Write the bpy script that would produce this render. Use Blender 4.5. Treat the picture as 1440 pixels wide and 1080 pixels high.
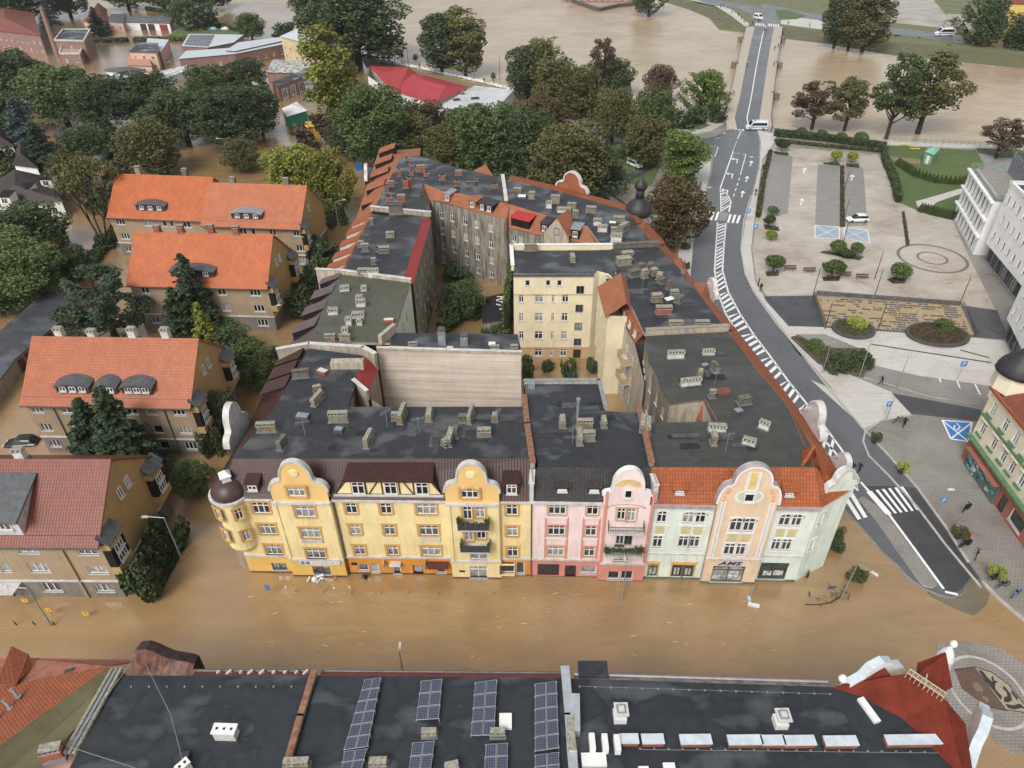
import bpy, bmesh, math, random
import numpy as np
from mathutils import Vector, Matrix
for o in list(bpy.data.objects): bpy.data.objects.remove(o)
S = bpy.context.scene
C = S.collection
random.seed(7)
R = math.radians
# ---------------------------------------------------------------- camera, sky, sun, exposure
FPX, PITCH, ROLL, CAMH = 1000.0, R(36.2), R(0.8), 62.0
FWD = Vector((0, math.cos(PITCH), -math.sin(PITCH)))
U0 = Vector((0, math.sin(PITCH), math.cos(PITCH))); R0 = Vector((1, 0, 0))
RT = R0*math.cos(ROLL) - U0*math.sin(ROLL); UP = U0*math.cos(ROLL) + R0*math.sin(ROLL)
cam = bpy.data.objects.new('camera', bpy.data.cameras.new('camera')); C.objects.link(cam)
cam.matrix_world = Matrix(((RT.x, UP.x, -FWD.x, 0), (RT.y, UP.y, -FWD.y, 0), (RT.z, UP.z, -FWD.z, CAMH), (0, 0, 0, 1)))
cam.data.sensor_width = 36; cam.data.lens = 36*FPX/1440
cam.data.clip_start = 0.5; cam.data.clip_end = 5000
S.camera = cam
S.render.resolution_x, S.render.resolution_y = 1024, 768
SUN_EL, SUN_AZ = R(48), R(210)
w = bpy.data.worlds.new('World'); S.world = w; w.use_nodes = True
nt = w.node_tree; bg = nt.nodes['Background']
sky = nt.nodes.new('ShaderNodeTexSky'); sky.sky_type = 'NISHITA'; sky.sun_disc = False
sky.sun_elevation = SUN_EL; sky.sun_rotation = SUN_AZ; sky.dust_density = 4; sky.air_density = 1.0; sky.ozone_density = 1
hs = nt.nodes.new('ShaderNodeHueSaturation'); hs.inputs['Saturation'].default_value = 0.2; hs.inputs['Value'].default_value = .95
nt.links.new(sky.outputs[0], hs.inputs['Color']); nt.links.new(hs.outputs[0], bg.inputs['Color'])
bg.inputs['Strength'].default_value = 0.15
sl = bpy.data.lights.new('sun', 'SUN'); sl.energy = 1.35; sl.angle = R(22); sl.color = (1, .96, .9)
so = bpy.data.objects.new('sun', sl); C.objects.link(so)
sd = Vector((math.sin(SUN_AZ)*math.cos(SUN_EL), math.cos(SUN_AZ)*math.cos(SUN_EL), math.sin(SUN_EL)))
so.rotation_euler = sd.to_track_quat('Z', 'Y').to_euler(); so.location = (0, 0, 150)
S.view_settings.view_transform = 'Standard'; S.view_settings.look = 'None'
S.view_settings.exposure = 0.3; S.view_settings.gamma = 1

# ---------------------------------------------------------------- picking points of the site survey
def ray(px, py): return FWD + RT*((px-720)/FPX) + UP*((540-py)/FPX)
def G(px, py, z=0.0):
 d = ray(px, py); t = (z-CAMH)/d.z
 return Vector((d.x*t, d.y*t, z))
def FP(px, py, A, B):
 d = (Vector(B[:2])-Vector(A[:2])); d.normalize(); n = Vector((-d.y, d.x)); q = ray(px, py)
 t = (A[0]*n.x + A[1]*n.y)/(q.x*n.x + q.y*n.y)
 return (q.x*t-A[0])*d.x + (q.y*t-A[1])*d.y, q.z*t + CAMH
def HT(bx, by, ty, z0=0.0):
 p = G(bx, by, z0); lo, hi = z0, 60
 for _ in range(40):
  m = (lo+hi)/2; v = Vector((p.x, p.y, m-CAMH)); yy = 540 - FPX*v.dot(UP)/v.dot(FWD)
  if yy > ty: lo = m
  else: hi = m
 return m - z0

# ---------------------------------------------------------------- objects
def link(o, parent=None):
 C.objects.link(o)
 if parent: o.parent = parent
 return o
def thing(name, label, cat, loc=(0, 0, 0), group=None, rz=0):
 o = bpy.data.objects.new(name, None); C.objects.link(o); o.location = loc; o.rotation_euler.z = rz
 o.empty_display_size = .5
 o['label'] = label; o['category'] = cat
 if group: o['group'] = group
 return o
def tag(o, label, cat, group=None, kind=None):
 if label: o['label'] = label
 if cat: o['category'] = cat
 if group: o['group'] = group
 if kind: o['kind'] = kind
 return o
def base_of(p):
 v = Vector((0, 0, 0))
 while p is not None: v += p.location; p = p.parent
 return v
class MB:
 def __init__(s): s.v = []; s.f = []; s.m = []
 def face(s, pts, m=0):
  i = len(s.v); s.v += [tuple(p) for p in pts]; s.f.append(tuple(range(i, i+len(pts)))); s.m.append(m)
 def hexa(s, p, m=0, mt=None, skip=()):
  i = len(s.v); s.v += [tuple(q) for q in p]
  for k, f in enumerate(((3, 2, 1, 0), (4, 5, 6, 7), (0, 1, 5, 4), (1, 2, 6, 5), (2, 3, 7, 6), (3, 0, 4, 7))):
   if k in skip: continue
   s.f.append(tuple(i+j for j in f)); s.m.append(mt if (k == 1 and mt is not None) else m)
 def box(s, x0, y0, z0, x1, y1, z1, m=0, mt=None):
  s.hexa([(x0, y0, z0), (x1, y0, z0), (x1, y1, z0), (x0, y1, z0), (x0, y0, z1), (x1, y0, z1), (x1, y1, z1), (x0, y1, z1)], m, mt)
 def obox(s, c, ang, hx, hy, z0, z1, m=0, mt=None, taper=1.0):
  a = Vector((math.cos(ang), math.sin(ang), 0)); b = Vector((-a.y, a.x, 0)); c = Vector((c[0], c[1], 0)); P = []
  for z, k in ((z0, 1), (z1, taper)):
   for sx, sy in ((-1, -1), (1, -1), (1, 1), (-1, 1)):
    q = c + a*(sx*hx*k) + b*(sy*hy*k); P.append((q.x, q.y, z))
  s.hexa(P, m, mt)
 def prism(s, poly, z0, z1, m=0, mt=None):
  n = len(poly); ar = sum(poly[i][0]*poly[(i+1) % n][1]-poly[(i+1) % n][0]*poly[i][1] for i in range(n))
  if ar < 0: poly = poly[::-1]
  s.face([(p[0], p[1], z1) for p in poly], m if mt is None else mt)
  s.face([(p[0], p[1], z0) for p in poly][::-1], m)
  for i in range(n):
   a, b = poly[i], poly[(i+1) % n]
   s.face([(a[0], a[1], z0), (b[0], b[1], z0), (b[0], b[1], z1), (a[0], a[1], z1)], m)
 def sheet(s, pts, m=0):
  n = len(pts); ar = sum(pts[i][0]*pts[(i+1) % n][1]-pts[(i+1) % n][0]*pts[i][1] for i in range(n))
  s.face(pts if ar > 0 else pts[::-1], m)
 def tube(s, p, q, r, r2=None, n=6, m=0, cap=True):
  p, q = Vector(p), Vector(q); r2 = r if r2 is None else r2; d = (q-p).normalized()
  a = d.orthogonal().normalized(); b = d.cross(a); i = len(s.v)
  for c, rr in ((p, r), (q, r2)):
   for k in range(n):
    t = 2*math.pi*k/n; s.v.append(tuple(c + a*(math.cos(t)*rr) + b*(math.sin(t)*rr)))
  for k in range(n):
   s.f.append((i+k, i+(k+1) % n, i+n+(k+1) % n, i+n+k)); s.m.append(m)
  if cap: s.f.append(tuple(i+n+k for k in range(n))); s.m.append(m); s.f.append(tuple(i+n-1-k for k in range(n))); s.m.append(m)
 def lathe(s, c, prof, n=16, m=0, sx=1, sy=1):
  i = len(s.v)
  for r, z in prof:
   for k in range(n):
    t = 2*math.pi*k/n; s.v.append((c[0]+math.cos(t)*r*sx, c[1]+math.sin(t)*r*sy, c[2]+z))
  for j in range(len(prof)-1):
   for k in range(n):
    s.f.append((i+j*n+k, i+j*n+(k+1) % n, i+(j+1)*n+(k+1) % n, i+(j+1)*n+k)); s.m.append(m)
  s.f.append(tuple(i+(len(prof)-1)*n+k for k in range(n))); s.m.append(m)
  s.f.append(tuple(i+n-1-k for k in range(n))); s.m.append(m)
 def mesh(s, name, mats, off=Vector((0, 0, 0)), smooth=False):
  me = bpy.data.meshes.new(name)
  vv = [(v[0]-off.x, v[1]-off.y, v[2]-off.z) for v in s.v]
  me.from_pydata(vv, [], s.f)
  for m in (mats if isinstance(mats, (list, tuple)) else [mats]): me.materials.append(m)
  me.polygons.foreach_set('material_index', s.m)
  if smooth: me.polygons.foreach_set('use_smooth', [True]*len(s.f))
  uv = me.uv_layers.new(name='UVMap').data; k = 0; out = []
  for p in me.polygons:
   n = p.normal
   if abs(n.z) > .995: t = (1, 0, 0); b = (0, 1, 0)
   else:
    l = math.hypot(n.x, n.y); t = (-n.y/l, n.x/l, 0); b = (-n.z*n.x/l, -n.z*n.y/l, l)
   for vi in p.vertices:
    v = s.v[vi]; out += [v[0]*t[0]+v[1]*t[1], v[0]*b[0]+v[1]*b[1]+v[2]*b[2]]
  uv.foreach_set('uv', out)
  me.update(); return me
 def build(s, name, mats, parent=None, smooth=False, label=None):
  o = bpy.data.objects.new(name, s.mesh(name, mats, base_of(parent), smooth)); link(o, parent)
  if label: o['label'] = label
  return o
def struct(name, mb, mats, label=None):
 o = mb.build(name, mats); o['kind'] = 'structure'
 if label: o['label'] = label
 return o

# ---------------------------------------------------------------- materials
MAT = {}
def N(nt, t, **k):
 n = nt.nodes.new(t)
 for a, b in k.items():
  if hasattr(n, a): setattr(n, a, b)
  else: n.inputs[a.replace('_', ' ')].default_value = b
 return n
def mixc(nt, fac, a, b, mode='MIX'):
 m = nt.nodes.new('ShaderNodeMix'); m.data_type = 'RGBA'; m.blend_type = mode
 for i, v in ((0, fac), (6, a), (7, b)):
  if isinstance(v, bpy.types.NodeSocket): nt.links.new(v, m.inputs[i])
  elif i == 0: m.inputs[0].default_value = v
  else: m.inputs[i].default_value = (*v[:3], 1)
 return m.outputs[2]
def ramp(nt, src, stops, interp='LINEAR'):
 r = nt.nodes.new('ShaderNodeValToRGB'); r.color_ramp.interpolation = interp; e = r.color_ramp.elements
 while len(e) < len(stops): e.new(.5)
 for i, (p, c) in enumerate(stops):
  e[i].position = p; e[i].color = (c, c, c, 1) if isinstance(c, (int, float)) else (*c, 1)
 nt.links.new(src, r.inputs[0]); return r.outputs[0]
def newmat(name):
 m = bpy.data.materials.new(name); m.use_nodes = True; MAT[name] = m
 return m, m.node_tree, m.node_tree.nodes['Principled BSDF']
def coord(nt, kind='Object', scale=(1, 1, 1)):
 tc = nt.nodes.new('ShaderNodeTexCoord'); mp = nt.nodes.new('ShaderNodeMapping'); mp.inputs['Scale'].default_value = scale
 nt.links.new(tc.outputs[kind], mp.inputs[0]); return mp.outputs[0]
def noise(nt, co, scale, detail=4, rough=.6, dist=0):
 n = nt.nodes.new('ShaderNodeTexNoise'); n.inputs['Scale'].default_value = scale; n.inputs['Detail'].default_value = detail
 n.inputs['Roughness'].default_value = rough; n.inputs['Distortion'].default_value = dist
 nt.links.new(co, n.inputs['Vector']); return n.outputs['Fac']
def bump(nt, b, h, strength=.3, dist=.05):
 n = nt.nodes.new('ShaderNodeBump'); n.inputs['Strength'].default_value = strength; n.inputs['Distance'].default_value = dist
 nt.links.new(h, n.inputs['Height']); nt.links.new(n.outputs[0], b.inputs['Normal'])
def flat(name, c, rough=.6, metal=0, var=.15, scale=1.5, spec=.4):
 if name in MAT: return MAT[name]
 m, nt, b = newmat(name); co = coord(nt); f = noise(nt, co, scale, 5)
 d = tuple(x*(1-var) for x in c); l = tuple(min(1, x*(1+var)) for x in c)
 nt.links.new(mixc(nt, ramp(nt, f, [(.3, 0), (.7, 1)]), d, l), b.inputs['Base Color'])
 b.inputs['Roughness'].default_value = rough; b.inputs['Metallic'].default_value = metal
 b.inputs['Specular IOR Level'].default_value = spec
 return m
def plaster(name, c, dirt=.25, dcol=(.12, .1, .08)):
 if name in MAT: return MAT[name]
 m, nt, b = newmat(name); co = coord(nt); f = noise(nt, co, .35, 5, .65)
 base = mixc(nt, ramp(nt, f, [(.35, 0), (.65, 1)]), tuple(x*.9 for x in c), tuple(min(1, x*1.07) for x in c))
 st = noise(nt, coord(nt, 'Object', (1.3, 1.3, .16)), 1.6, 6, .7)
 fac = ramp(nt, st, [(.48, 0), (.8, dirt)] if dirt < .5 else [(.4, 0), (.62, dirt)])
 base = mixc(nt, fac, base, dcol)
 nt.links.new(base, b.inputs['Base Color']); b.inputs['Roughness'].default_value = .85
 b.inputs['Specular IOR Level'].default_value = .2
 bump(nt, b, noise(nt, co, 9, 3), .12, .03)
 return m
def tiles(name, c, c2, tw=.28, th=.38, mortar=.3, wet=.45, moss=0):
 if name in MAT: return MAT[name]
 m, nt, b = newmat(name); uv = coord(nt, 'UV')
 br = N(nt, 'ShaderNodeTexBrick', offset=.0, Scale=1, Mortar_Size=.035, Mortar_Smooth=.4, Brick_Width=tw, Row_Height=th)
 br.inputs['Color1'].default_value = (*c, 1); br.inputs['Color2'].default_value = (*c2, 1)
 br.inputs['Mortar'].default_value = (*[x*mortar for x in c], 1)
 nt.links.new(uv, br.inputs['Vector'])
 f = noise(nt, coord(nt), .5, 6, .7)
 col = mixc(nt, ramp(nt, f, [(.35, 0), (.72, .7)]), br.outputs['Color'], tuple(x*.5 for x in c))
 if moss: col = mixc(nt, ramp(nt, noise(nt, coord(nt), 1.3, 6, .75), [(.5, 0), (.7, moss)]), col, (.05, .055, .03))
 nt.links.new(col, b.inputs['Base Color']); b.inputs['Roughness'].default_value = wet; b.inputs['Specular IOR Level'].default_value = .22
 wv = N(nt, 'ShaderNodeTexWave', wave_type='BANDS', bands_direction='X', wave_profile='SIN', Scale=.314/tw)
 nt.links.new(uv, wv.inputs['Vector'])
 bump(nt, b, wv.outputs['Fac'], .2, .05)
 return m
def felt(name, c, cl, puddle_sheen=.5, seam=1.0, moss=0, mscale=.16, lo=.5):
 if name in MAT: return MAT[name]
 m, nt, b = newmat(name); co = coord(nt)
 f = noise(nt, coord(nt, 'Object', (1, 1.5, 1)), mscale, 4, .52, .4); f2 = noise(nt, co, 1.1, 6, .7)
 base = mixc(nt, ramp(nt, f2, [(.3, 0), (.7, 1)]), tuple(x*.75 for x in c), tuple(x*1.3 for x in c))
 wet = ramp(nt, f, [(lo, 0), (lo+.04, puddle_sheen*.4), (lo+.14, puddle_sheen)])
 base = mixc(nt, wet, base, cl)  # puddles are also painted paler, for the sky they reflect
 if moss:
  base = mixc(nt, ramp(nt, noise(nt, co, .45, 7, .75), [(.38, 0), (.6, moss)]), base, (.085, .088, .045))
 br = N(nt, 'ShaderNodeTexBrick', offset=.5, Scale=1, Mortar_Size=.022, Mortar_Smooth=.2, Brick_Width=9, Row_Height=seam)
 br.inputs['Color1'].default_value = (1, 1, 1, 1); br.inputs['Color2'].default_value = (.84, .84, .84, 1); br.inputs['Mortar'].default_value = (.6, .6, .6, 1)
 nt.links.new(coord(nt, 'UV'), br.inputs['Vector'])
 base = mixc(nt, .8, base, br.outputs['Color'], 'MULTIPLY')
 nt.links.new(base, b.inputs['Base Color'])
 nt.links.new(ramp(nt, f, [(lo-.1, .6), (lo+.06, .16)]), b.inputs['Roughness'])
 bump(nt, b, f2, .1, .05)
 return m
def brickm(name, c, c2, mort=(.3, .27, .24), bw=.5, bh=.16, ms=.03):
 if name in MAT: return MAT[name]
 m, nt, b = newmat(name)
 br = N(nt, 'ShaderNodeTexBrick', offset=.5, Scale=1, Mortar_Size=ms, Brick_Width=bw, Row_Height=bh)
 br.inputs['Color1'].default_value = (*c, 1); br.inputs['Color2'].default_value = (*c2, 1); br.inputs['Mortar'].default_value = (*mort, 1)
 nt.links.new(coord(nt, 'UV'), br.inputs['Vector'])
 f = noise(nt, coord(nt), .6, 6, .7)
 nt.links.new(mixc(nt, ramp(nt, f, [(.4, 0), (.8, .5)]), br.outputs['Color'], tuple(x*.4 for x in c)), b.inputs['Base Color'])
 b.inputs['Roughness'].default_value = .75
 return m
def paving(name, c, c2, mort, bw, bh, ms=.03, rough=.5, stain=.5, scol=(.2, .15, .1), sscale=.12):
 if name in MAT: return MAT[name]
 m, nt, b = newmat(name); co = coord(nt)
 br = N(nt, 'ShaderNodeTexBrick', offset=.5, Scale=1, Mortar_Size=ms, Brick_Width=bw, Row_Height=bh)
 br.inputs['Color1'].default_value = (*c, 1); br.inputs['Color2'].default_value = (*c2, 1); br.inputs['Mortar'].default_value = (*mort, 1)
 nt.links.new(co, br.inputs['Vector'])
 f = noise(nt, coord(nt, 'Object', (1, 1.3, 1)), sscale, 7, .68, .6)
 col = mixc(nt, ramp(nt, f, [(.42, 0), (.68, stain)]), br.outputs['Color'], scol)
 f3 = noise(nt, coord(nt, 'Object', (.25, 1, 1)), .7, 6, .7)
 col = mixc(nt, ramp(nt, f3, [(.5, 0), (.8, stain*.5)]), col, tuple(x*.7 for x in scol))
 nt.links.new(col, b.inputs['Base Color'])
 nt.links.new(ramp(nt, f, [(.4, rough), (.65, rough*.5)]), b.inputs['Roughness'])
 return m
def glassm(name, c, rough=.08):
 m, nt, b = newmat(name); f = noise(nt, coord(nt), 1.2, 2)
 nt.links.new(mixc(nt, ramp(nt, f, [(.35, 0), (.65, 1)]), tuple(x*.55 for x in c), tuple(x*1.4 for x in c)), b.inputs['Base Color'])
 b.inputs['Roughness'].default_value = rough; b.inputs['Specular IOR Level'].default_value = .7
 return m
GL = [glassm('glass_dark', (.018, .02, .024)), glassm('glass_room', (.05, .052, .055)), glassm('glass_curtain', (.3, .3, .29), .3), glassm('glass_dark_room', (.012, .013, .015))]
WHITE = flat('white_paint', (.72, .72, .70), .5, var=.08)
DWHITE = flat('dirty_white', (.52, .51, .49), .6, var=.25)
ZINC = flat('zinc_sheet', (.36, .38, .4), .35, .5, .2)
DZINC = flat('dark_sheet', (.11, .115, .12), .4, .3, .3)
BLACK = flat('black', (.012, .012, .013), .6)
DARK = flat('dark_void', (.02, .018, .016), .9, spec=.1)
STEEL = flat('grey_steel', (.3, .31, .32), .45, .4)
DSTEEL = flat('dark_steel', (.05, .055, .06), .45, .3)
def water_mat(name, c1, c2, rough, bscale, bstr, ior=1.6, coat=1):
 m, nt, b = newmat(name); co = coord(nt)
 f = noise(nt, coord(nt, 'Object', (1, .6, 1)), .035, 5, .55, .8)
 f2 = noise(nt, coord(nt, 'Object', (.5, 1.6, 1)), .25, 5, .6, 1.0)
 base = mixc(nt, ramp(nt, f, [(.35, 0), (.65, 1)]), c1, c2)
 base = mixc(nt, ramp(nt, f2, [(.42, 0), (.7, .6)]), base, tuple(x*1.2 for x in c2))
 nt.links.new(base, b.inputs['Base Color'])
 b.inputs['Roughness'].default_value = rough; b.inputs['IOR'].default_value = ior; b.inputs['Specular IOR Level'].default_value = .5
 b.inputs['Coat Weight'].default_value = coat; b.inputs['Coat IOR'].default_value = 1.8; b.inputs['Coat Roughness'].default_value = .2
 h = N(nt, 'ShaderNodeMath', operation='ADD')
 n1 = noise(nt, coord(nt, 'Object', (1, 1.7, 1)), bscale, 4, .6, .8); n2 = noise(nt, coord(nt, 'Object', (.6, 1, 1)), bscale*.16, 3, .5, .6)
 nt.links.new(n1, h.inputs[0]); nt.links.new(n2, h.inputs[1])
 gate = ramp(nt, noise(nt, co, .03, 2), [(.4, .25), (.6, 1)])
 mu = N(nt, 'ShaderNodeMath', operation='MULTIPLY'); nt.links.new(h.outputs[0], mu.inputs[0]); nt.links.new(gate, mu.inputs[1])
 bump(nt, b, mu.outputs[0], bstr, .35)
 return m
FLOOD = water_mat('flood_water', (.28, .175, .078), (.325, .21, .1), .1, 1.9, .5)
RIVER = water_mat('river_water', (.36, .27, .165), (.43, .34, .225), .2, .5, .8, 1.4, .2)
def leafm(name, a, b_, warm=None):
 m, nt, b = newmat(name); co = coord(nt); f = noise(nt, co, 5.5, 3, .7); g = noise(nt, co, .8, 3)
 base = mixc(nt, ramp(nt, f, [(.3, 0), (.72, 1)]), a, b_)
 base = mixc(nt, ramp(nt, g, [(.38, 0), (.68, .55)]), base, warm or tuple(x*1.5 for x in b_))
 oi = nt.nodes.new('ShaderNodeObjectInfo')
 hv = nt.nodes.new('ShaderNodeHueSaturation'); mr = N(nt, 'ShaderNodeMapRange'); mr.inputs['To Min'].default_value = .82; mr.inputs['To Max'].default_value = 1.25
 nt.links.new(oi.outputs['Random'], mr.inputs[0]); nt.links.new(mr.outputs[0], hv.inputs['Value']); nt.links.new(base, hv.inputs['Color'])
 nt.links.new(hv.outputs[0], b.inputs['Base Color']); b.inputs['Roughness'].default_value = .6; b.inputs['Specular IOR Level'].default_value = .25
 b.inputs['Subsurface Weight'].default_value = 0
 return m
LM = dict(dark=leafm('leaves_dark_green', (.03, .048, .02), (.072, .10, .04), (.085, .115, .04)),
          green=leafm('leaves_green', (.042, .068, .022), (.10, .145, .045), (.125, .16, .045)),
          bright=leafm('leaves_bright_green', (.05, .08, .018), (.11, .155, .035)),
          yellow=leafm('leaves_yellow_green', (.08, .092, .016), (.19, .2, .035)),
          olive=leafm('leaves_olive', (.055, .06, .02), (.12, .125, .04), (.16, .135, .05)),
          rust=leafm('leaves_rust', (.05, .042, .018), (.10, .075, .03), (.13, .075, .03)),
          brown=leafm('leaves_brown', (.05, .036, .024), (.10, .07, .045)),
          spruce=leafm('leaves_spruce', (.018, .032, .017), (.045, .07, .034)),
          blue=leafm('leaves_blue_spruce', (.03, .05, .05), (.07, .10, .095)),
          lime=leafm('leaves_lime', (.12, .15, .02), (.3, .33, .06)))
BARK = flat('bark', (.055, .042, .03), .9, var=.35, scale=4, spec=.1)
SOIL = flat('soil', (.07, .05, .035), .9, var=.4)
HEDGEC = flat('hedge_core', (.012, .02, .008), .9)
GRASS = paving('grass_lawn', (.075, .12, .032), (.085, .135, .038), (.065, .1, .03), 3, 3, .0, .9, .55, (.10, .095, .04), .3)
ASPH = paving('wet_asphalt', (.115, .122, .132), (.125, .132, .14), (.1, .105, .11), 30, 30, .01, .42, .55, (.07, .07, .072), .1)
ASPH2 = paving('dark_asphalt', (.05, .052, .056), (.056, .057, .06), (.05, .05, .05), 30, 30, .01, .35, .5, (.1, .1, .1), .2)
PAVE = paving('plaza_pavers', (.52, .485, .435), (.47, .43, .375), (.34, .3, .25), 1.2, .6, .03, .45, .75, (.27, .195, .13), .09)
LPAVE = paving('light_paving', (.55, .53, .49), (.52, .5, .465), (.42, .40, .37), 2.4, 1.2, .03, .4, .35, (.36, .3, .235), .15)
COB = paving('grey_cobbles', (.29, .275, .255), (.33, .31, .285), (.2, .185, .17), .4, .3, .04, .45, .6, (.15, .125, .1), .13)
KERB = flat('kerb_stone', (.42, .4, .38), .7, var=.2)
LINE = flat('road_paint', (.78, .78, .77), .6, var=.1, scale=3)
# ---------------------------------------------------------------- builders shared by the buildings
def frameof(A, B):
 A = Vector(A[:2]); B = Vector(B[:2]); d = (B-A).normalized(); return A, d, Vector((d.y, -d.x)), (B-A).length
def wpt(A, B, u, z, off=0):
 A, d, n, L = frameof(A, B); p = A + d*u + n*off; return Vector((p.x, p.y, z))
def strip(mb, A, B, u0, u1, z0, z1, o0, o1, m=0):
 P = [wpt(A, B, u, z, o) for z in (z0, z1) for u, o in ((u0, o1), (u1, o1), (u1, o0), (u0, o0))]
 mb.hexa(P, m)
def facade(mb, A, B, z0, z1, holes=(), m=0, u0=0, u1=None, off=0, depth=.25, mr=None):
 A_, d, n, L = frameof(A, B); u1 = L if u1 is None else u1; mr = m if mr is None else mr
 holes = [h for h in holes if h[0] < u1 and h[1] > u0 and h[2] < z1 and h[3] > z0]
 us = sorted({u0, u1, *[x for h in holes for x in h[:2]]}); zs = sorted({z0, z1, *[x for h in holes for x in h[2:4]]})
 us = [u for u in us if u0 <= u <= u1]; zs = [z for z in zs if z0 <= z <= z1]
 for i in range(len(us)-1):
  uc = (us[i]+us[i+1])/2; j = 0
  while j < len(zs)-1:
   inside = lambda k: any(h[0] < uc < h[1] and h[2] < (zs[k]+zs[k+1])/2 < h[3] for h in holes)
   if inside(j): j += 1; continue
   k = j
   while k+1 < len(zs)-1 and not inside(k+1): k += 1
   mb.face([wpt(A, B, us[i], zs[j], off), wpt(A, B, us[i+1], zs[j], off), wpt(A, B, us[i+1], zs[k+1], off), wpt(A, B, us[i], zs[k+1], off)], m)
   j = k+1
 for a, b, c, e in [h[:4] for h in holes]:
  c = max(c, z0); e = min(e, z1)
  q = lambda u, z, o: wpt(A, B, u, z, off-o)
  mb.face([q(a, c, 0), q(a, c, depth), q(a, e, depth), q(a, e, 0)], mr); mb.face([q(b, c, depth), q(b, c, 0), q(b, e, 0), q(b, e, depth)], mr)
  mb.face([q(a, e, 0), q(a, e, depth), q(b, e, depth), q(b, e, 0)], mr); mb.face([q(a, c, depth), q(a, c, 0), q(b, c, 0), q(b, c, depth)], mr)
# style: frame material, trim material, dividers, transom, trim width, arch rise, sill
TR = dict(yel=flat('ochre_trim', (.56, .33, .1), .8), pnk=flat('pink_trim', (.55, .38, .24), .8), wht=WHITE, brn=flat('brown_trim', (.3, .24, .18), .8),
          grn=flat('green_frame', (.05, .09, .065), .6), blk=BLACK, dkr=flat('dark_red_frame', (.12, .02, .02), .5), grey=flat('grey_frame', (.12, .125, .13), .5))
STY = {
 'y': (WHITE, TR['yel'], 1, .68, .22, 0, .1), 'y3': (WHITE, TR['yel'], 2, .68, .22, 0, .12), 'yv': (WHITE, TR['yel'], 2, .68, .22, .5, .12),
 'p': (WHITE, TR['pnk'], 1, .68, .18, 0, .1), 'p2': (WHITE, TR['pnk'], 2, .68, .18, 0, .1),
 'a': (WHITE, WHITE, 1, .66, .16, .42, .14), 'a1': (WHITE, WHITE, 1, .66, .14, .4, .14), 'g': (WHITE, WHITE, 1, .7, .14, 0, .14),
 'n': (WHITE, None, 1, 0, 0, 0, .08), 'n1': (WHITE, None, 0, 0, 0, 0, .06), 'n3': (WHITE, None, 2, 0, 0, 0, .08), 'nt': (WHITE, None, 1, .7, 0, 0, .08),
 'shop': (TR['grn'], None, 1, .72, 0, .45, .05), 'door': (TR['grn'], TR['yel'], 1, .72, .12, 0, 0), 'dk': (TR['grey'], None, 1, 0, 0, 0, .04), 'd0': (TR['dkr'], None, 0, 0, 0, 0, 0),
 'cream': (DWHITE, TR['grn'], 1, .7, .0, 0, .2), 'slot': (DARK, None, 0, 0, 0, 0, 0), 'sq': (WHITE, WHITE, 0, 0, .08, 0, .06),
}
WC = {}
def win_meshes(w, h, st, full=None):
 key = (round(w, 2), round(h, 2), st, full)
 if key in WC: return WC[key]
 fm, tm, nv, tr, tw, ar, sl = STY[st]; mb = MB(); t = .095; x = w/2; y0, y1 = .09, .17
 for a, b, c, e in ((-x, 0, -x+t, h), (x-t, 0, x, h), (-x+t, 0, x-t, t), (-x+t, h-t, x-t, h)): mb.box(a, y0, b, c, y1, e, 0)
 if tr: mb.box(-x+t, y0-.01, h*tr-.035, x-t, y1, h*tr+.035, 0)
 for k in range(nv):
  xx = -x + w*(k+1)/(nv+1); mb.box(xx-.05, y0-.02, t, xx+.05, y1, h-t, 0)
 if sl: mb.box(-x-.08, -.09, -sl-.02, x+.08, .07, -.0, 1)
 if tw:
  mb.box(-x-tw, -.05, -.02, -x-.002, .0, h+tw, 1 if tm is None else 2); mb.box(x+.002, -.05, -.02, x+tw, .0, h+tw, 2)
  if not ar: mb.box(-x-tw-.05, -.07, h+.002, x+tw+.05, .0, h+tw+.04, 2)
 if ar:
  n = 10; P = [(-x + w*k/n) for k in range(n+1)]; Z = [h-ar+ar*math.sqrt(max(0, 1-(p/x)**2)) for p in P]
  for k in range(n):
   mb.face([(P[k], -.012, Z[k]), (P[k+1], -.012, Z[k+1]), (P[k+1], -.012, h+.012), (P[k], -.012, h+.012)], 2)
   mb.face([(P[k], .1, Z[k]), (P[k+1], .1, Z[k+1]), (P[k+1], -.012, Z[k+1]), (P[k], -.012, Z[k])], 2)
   if tw:
    k1 = 1+tw/x; q = lambda j: (P[j]*k1, -.05, h-ar+(Z[j]-h+ar)*(1+tw/ar)+.0)
    mb.face([(P[k], -.05, Z[k]), (P[k+1], -.05, Z[k+1]), q(k+1), q(k)], 2)
    mb.face([q(k), q(k+1), (q(k+1)[0], .0, q(k+1)[2]), (q(k)[0], .0, q(k)[2])], 2)
 if full is not None: mb.face([(-x, .15, 0), (x, .15, 0), (x, .15, h), (-x, .15, h)], 3)
 f = mb.mesh('window', [fm, DWHITE if tm is None else tm, tm or fm]+([GL[full]] if full is not None else []))
 if full is not None: WC[key] = (f, []); return WC[key]
 ps = []
 for g in GL:
  b2 = MB(); b2.face([(-x, .15, 0), (x, .15, 0), (x, .15, h), (-x, .15, h)]); ps.append(b2.mesh('pane', g))
 WC[key] = (f, ps); return WC[key]
WR = random.Random(3)
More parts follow.
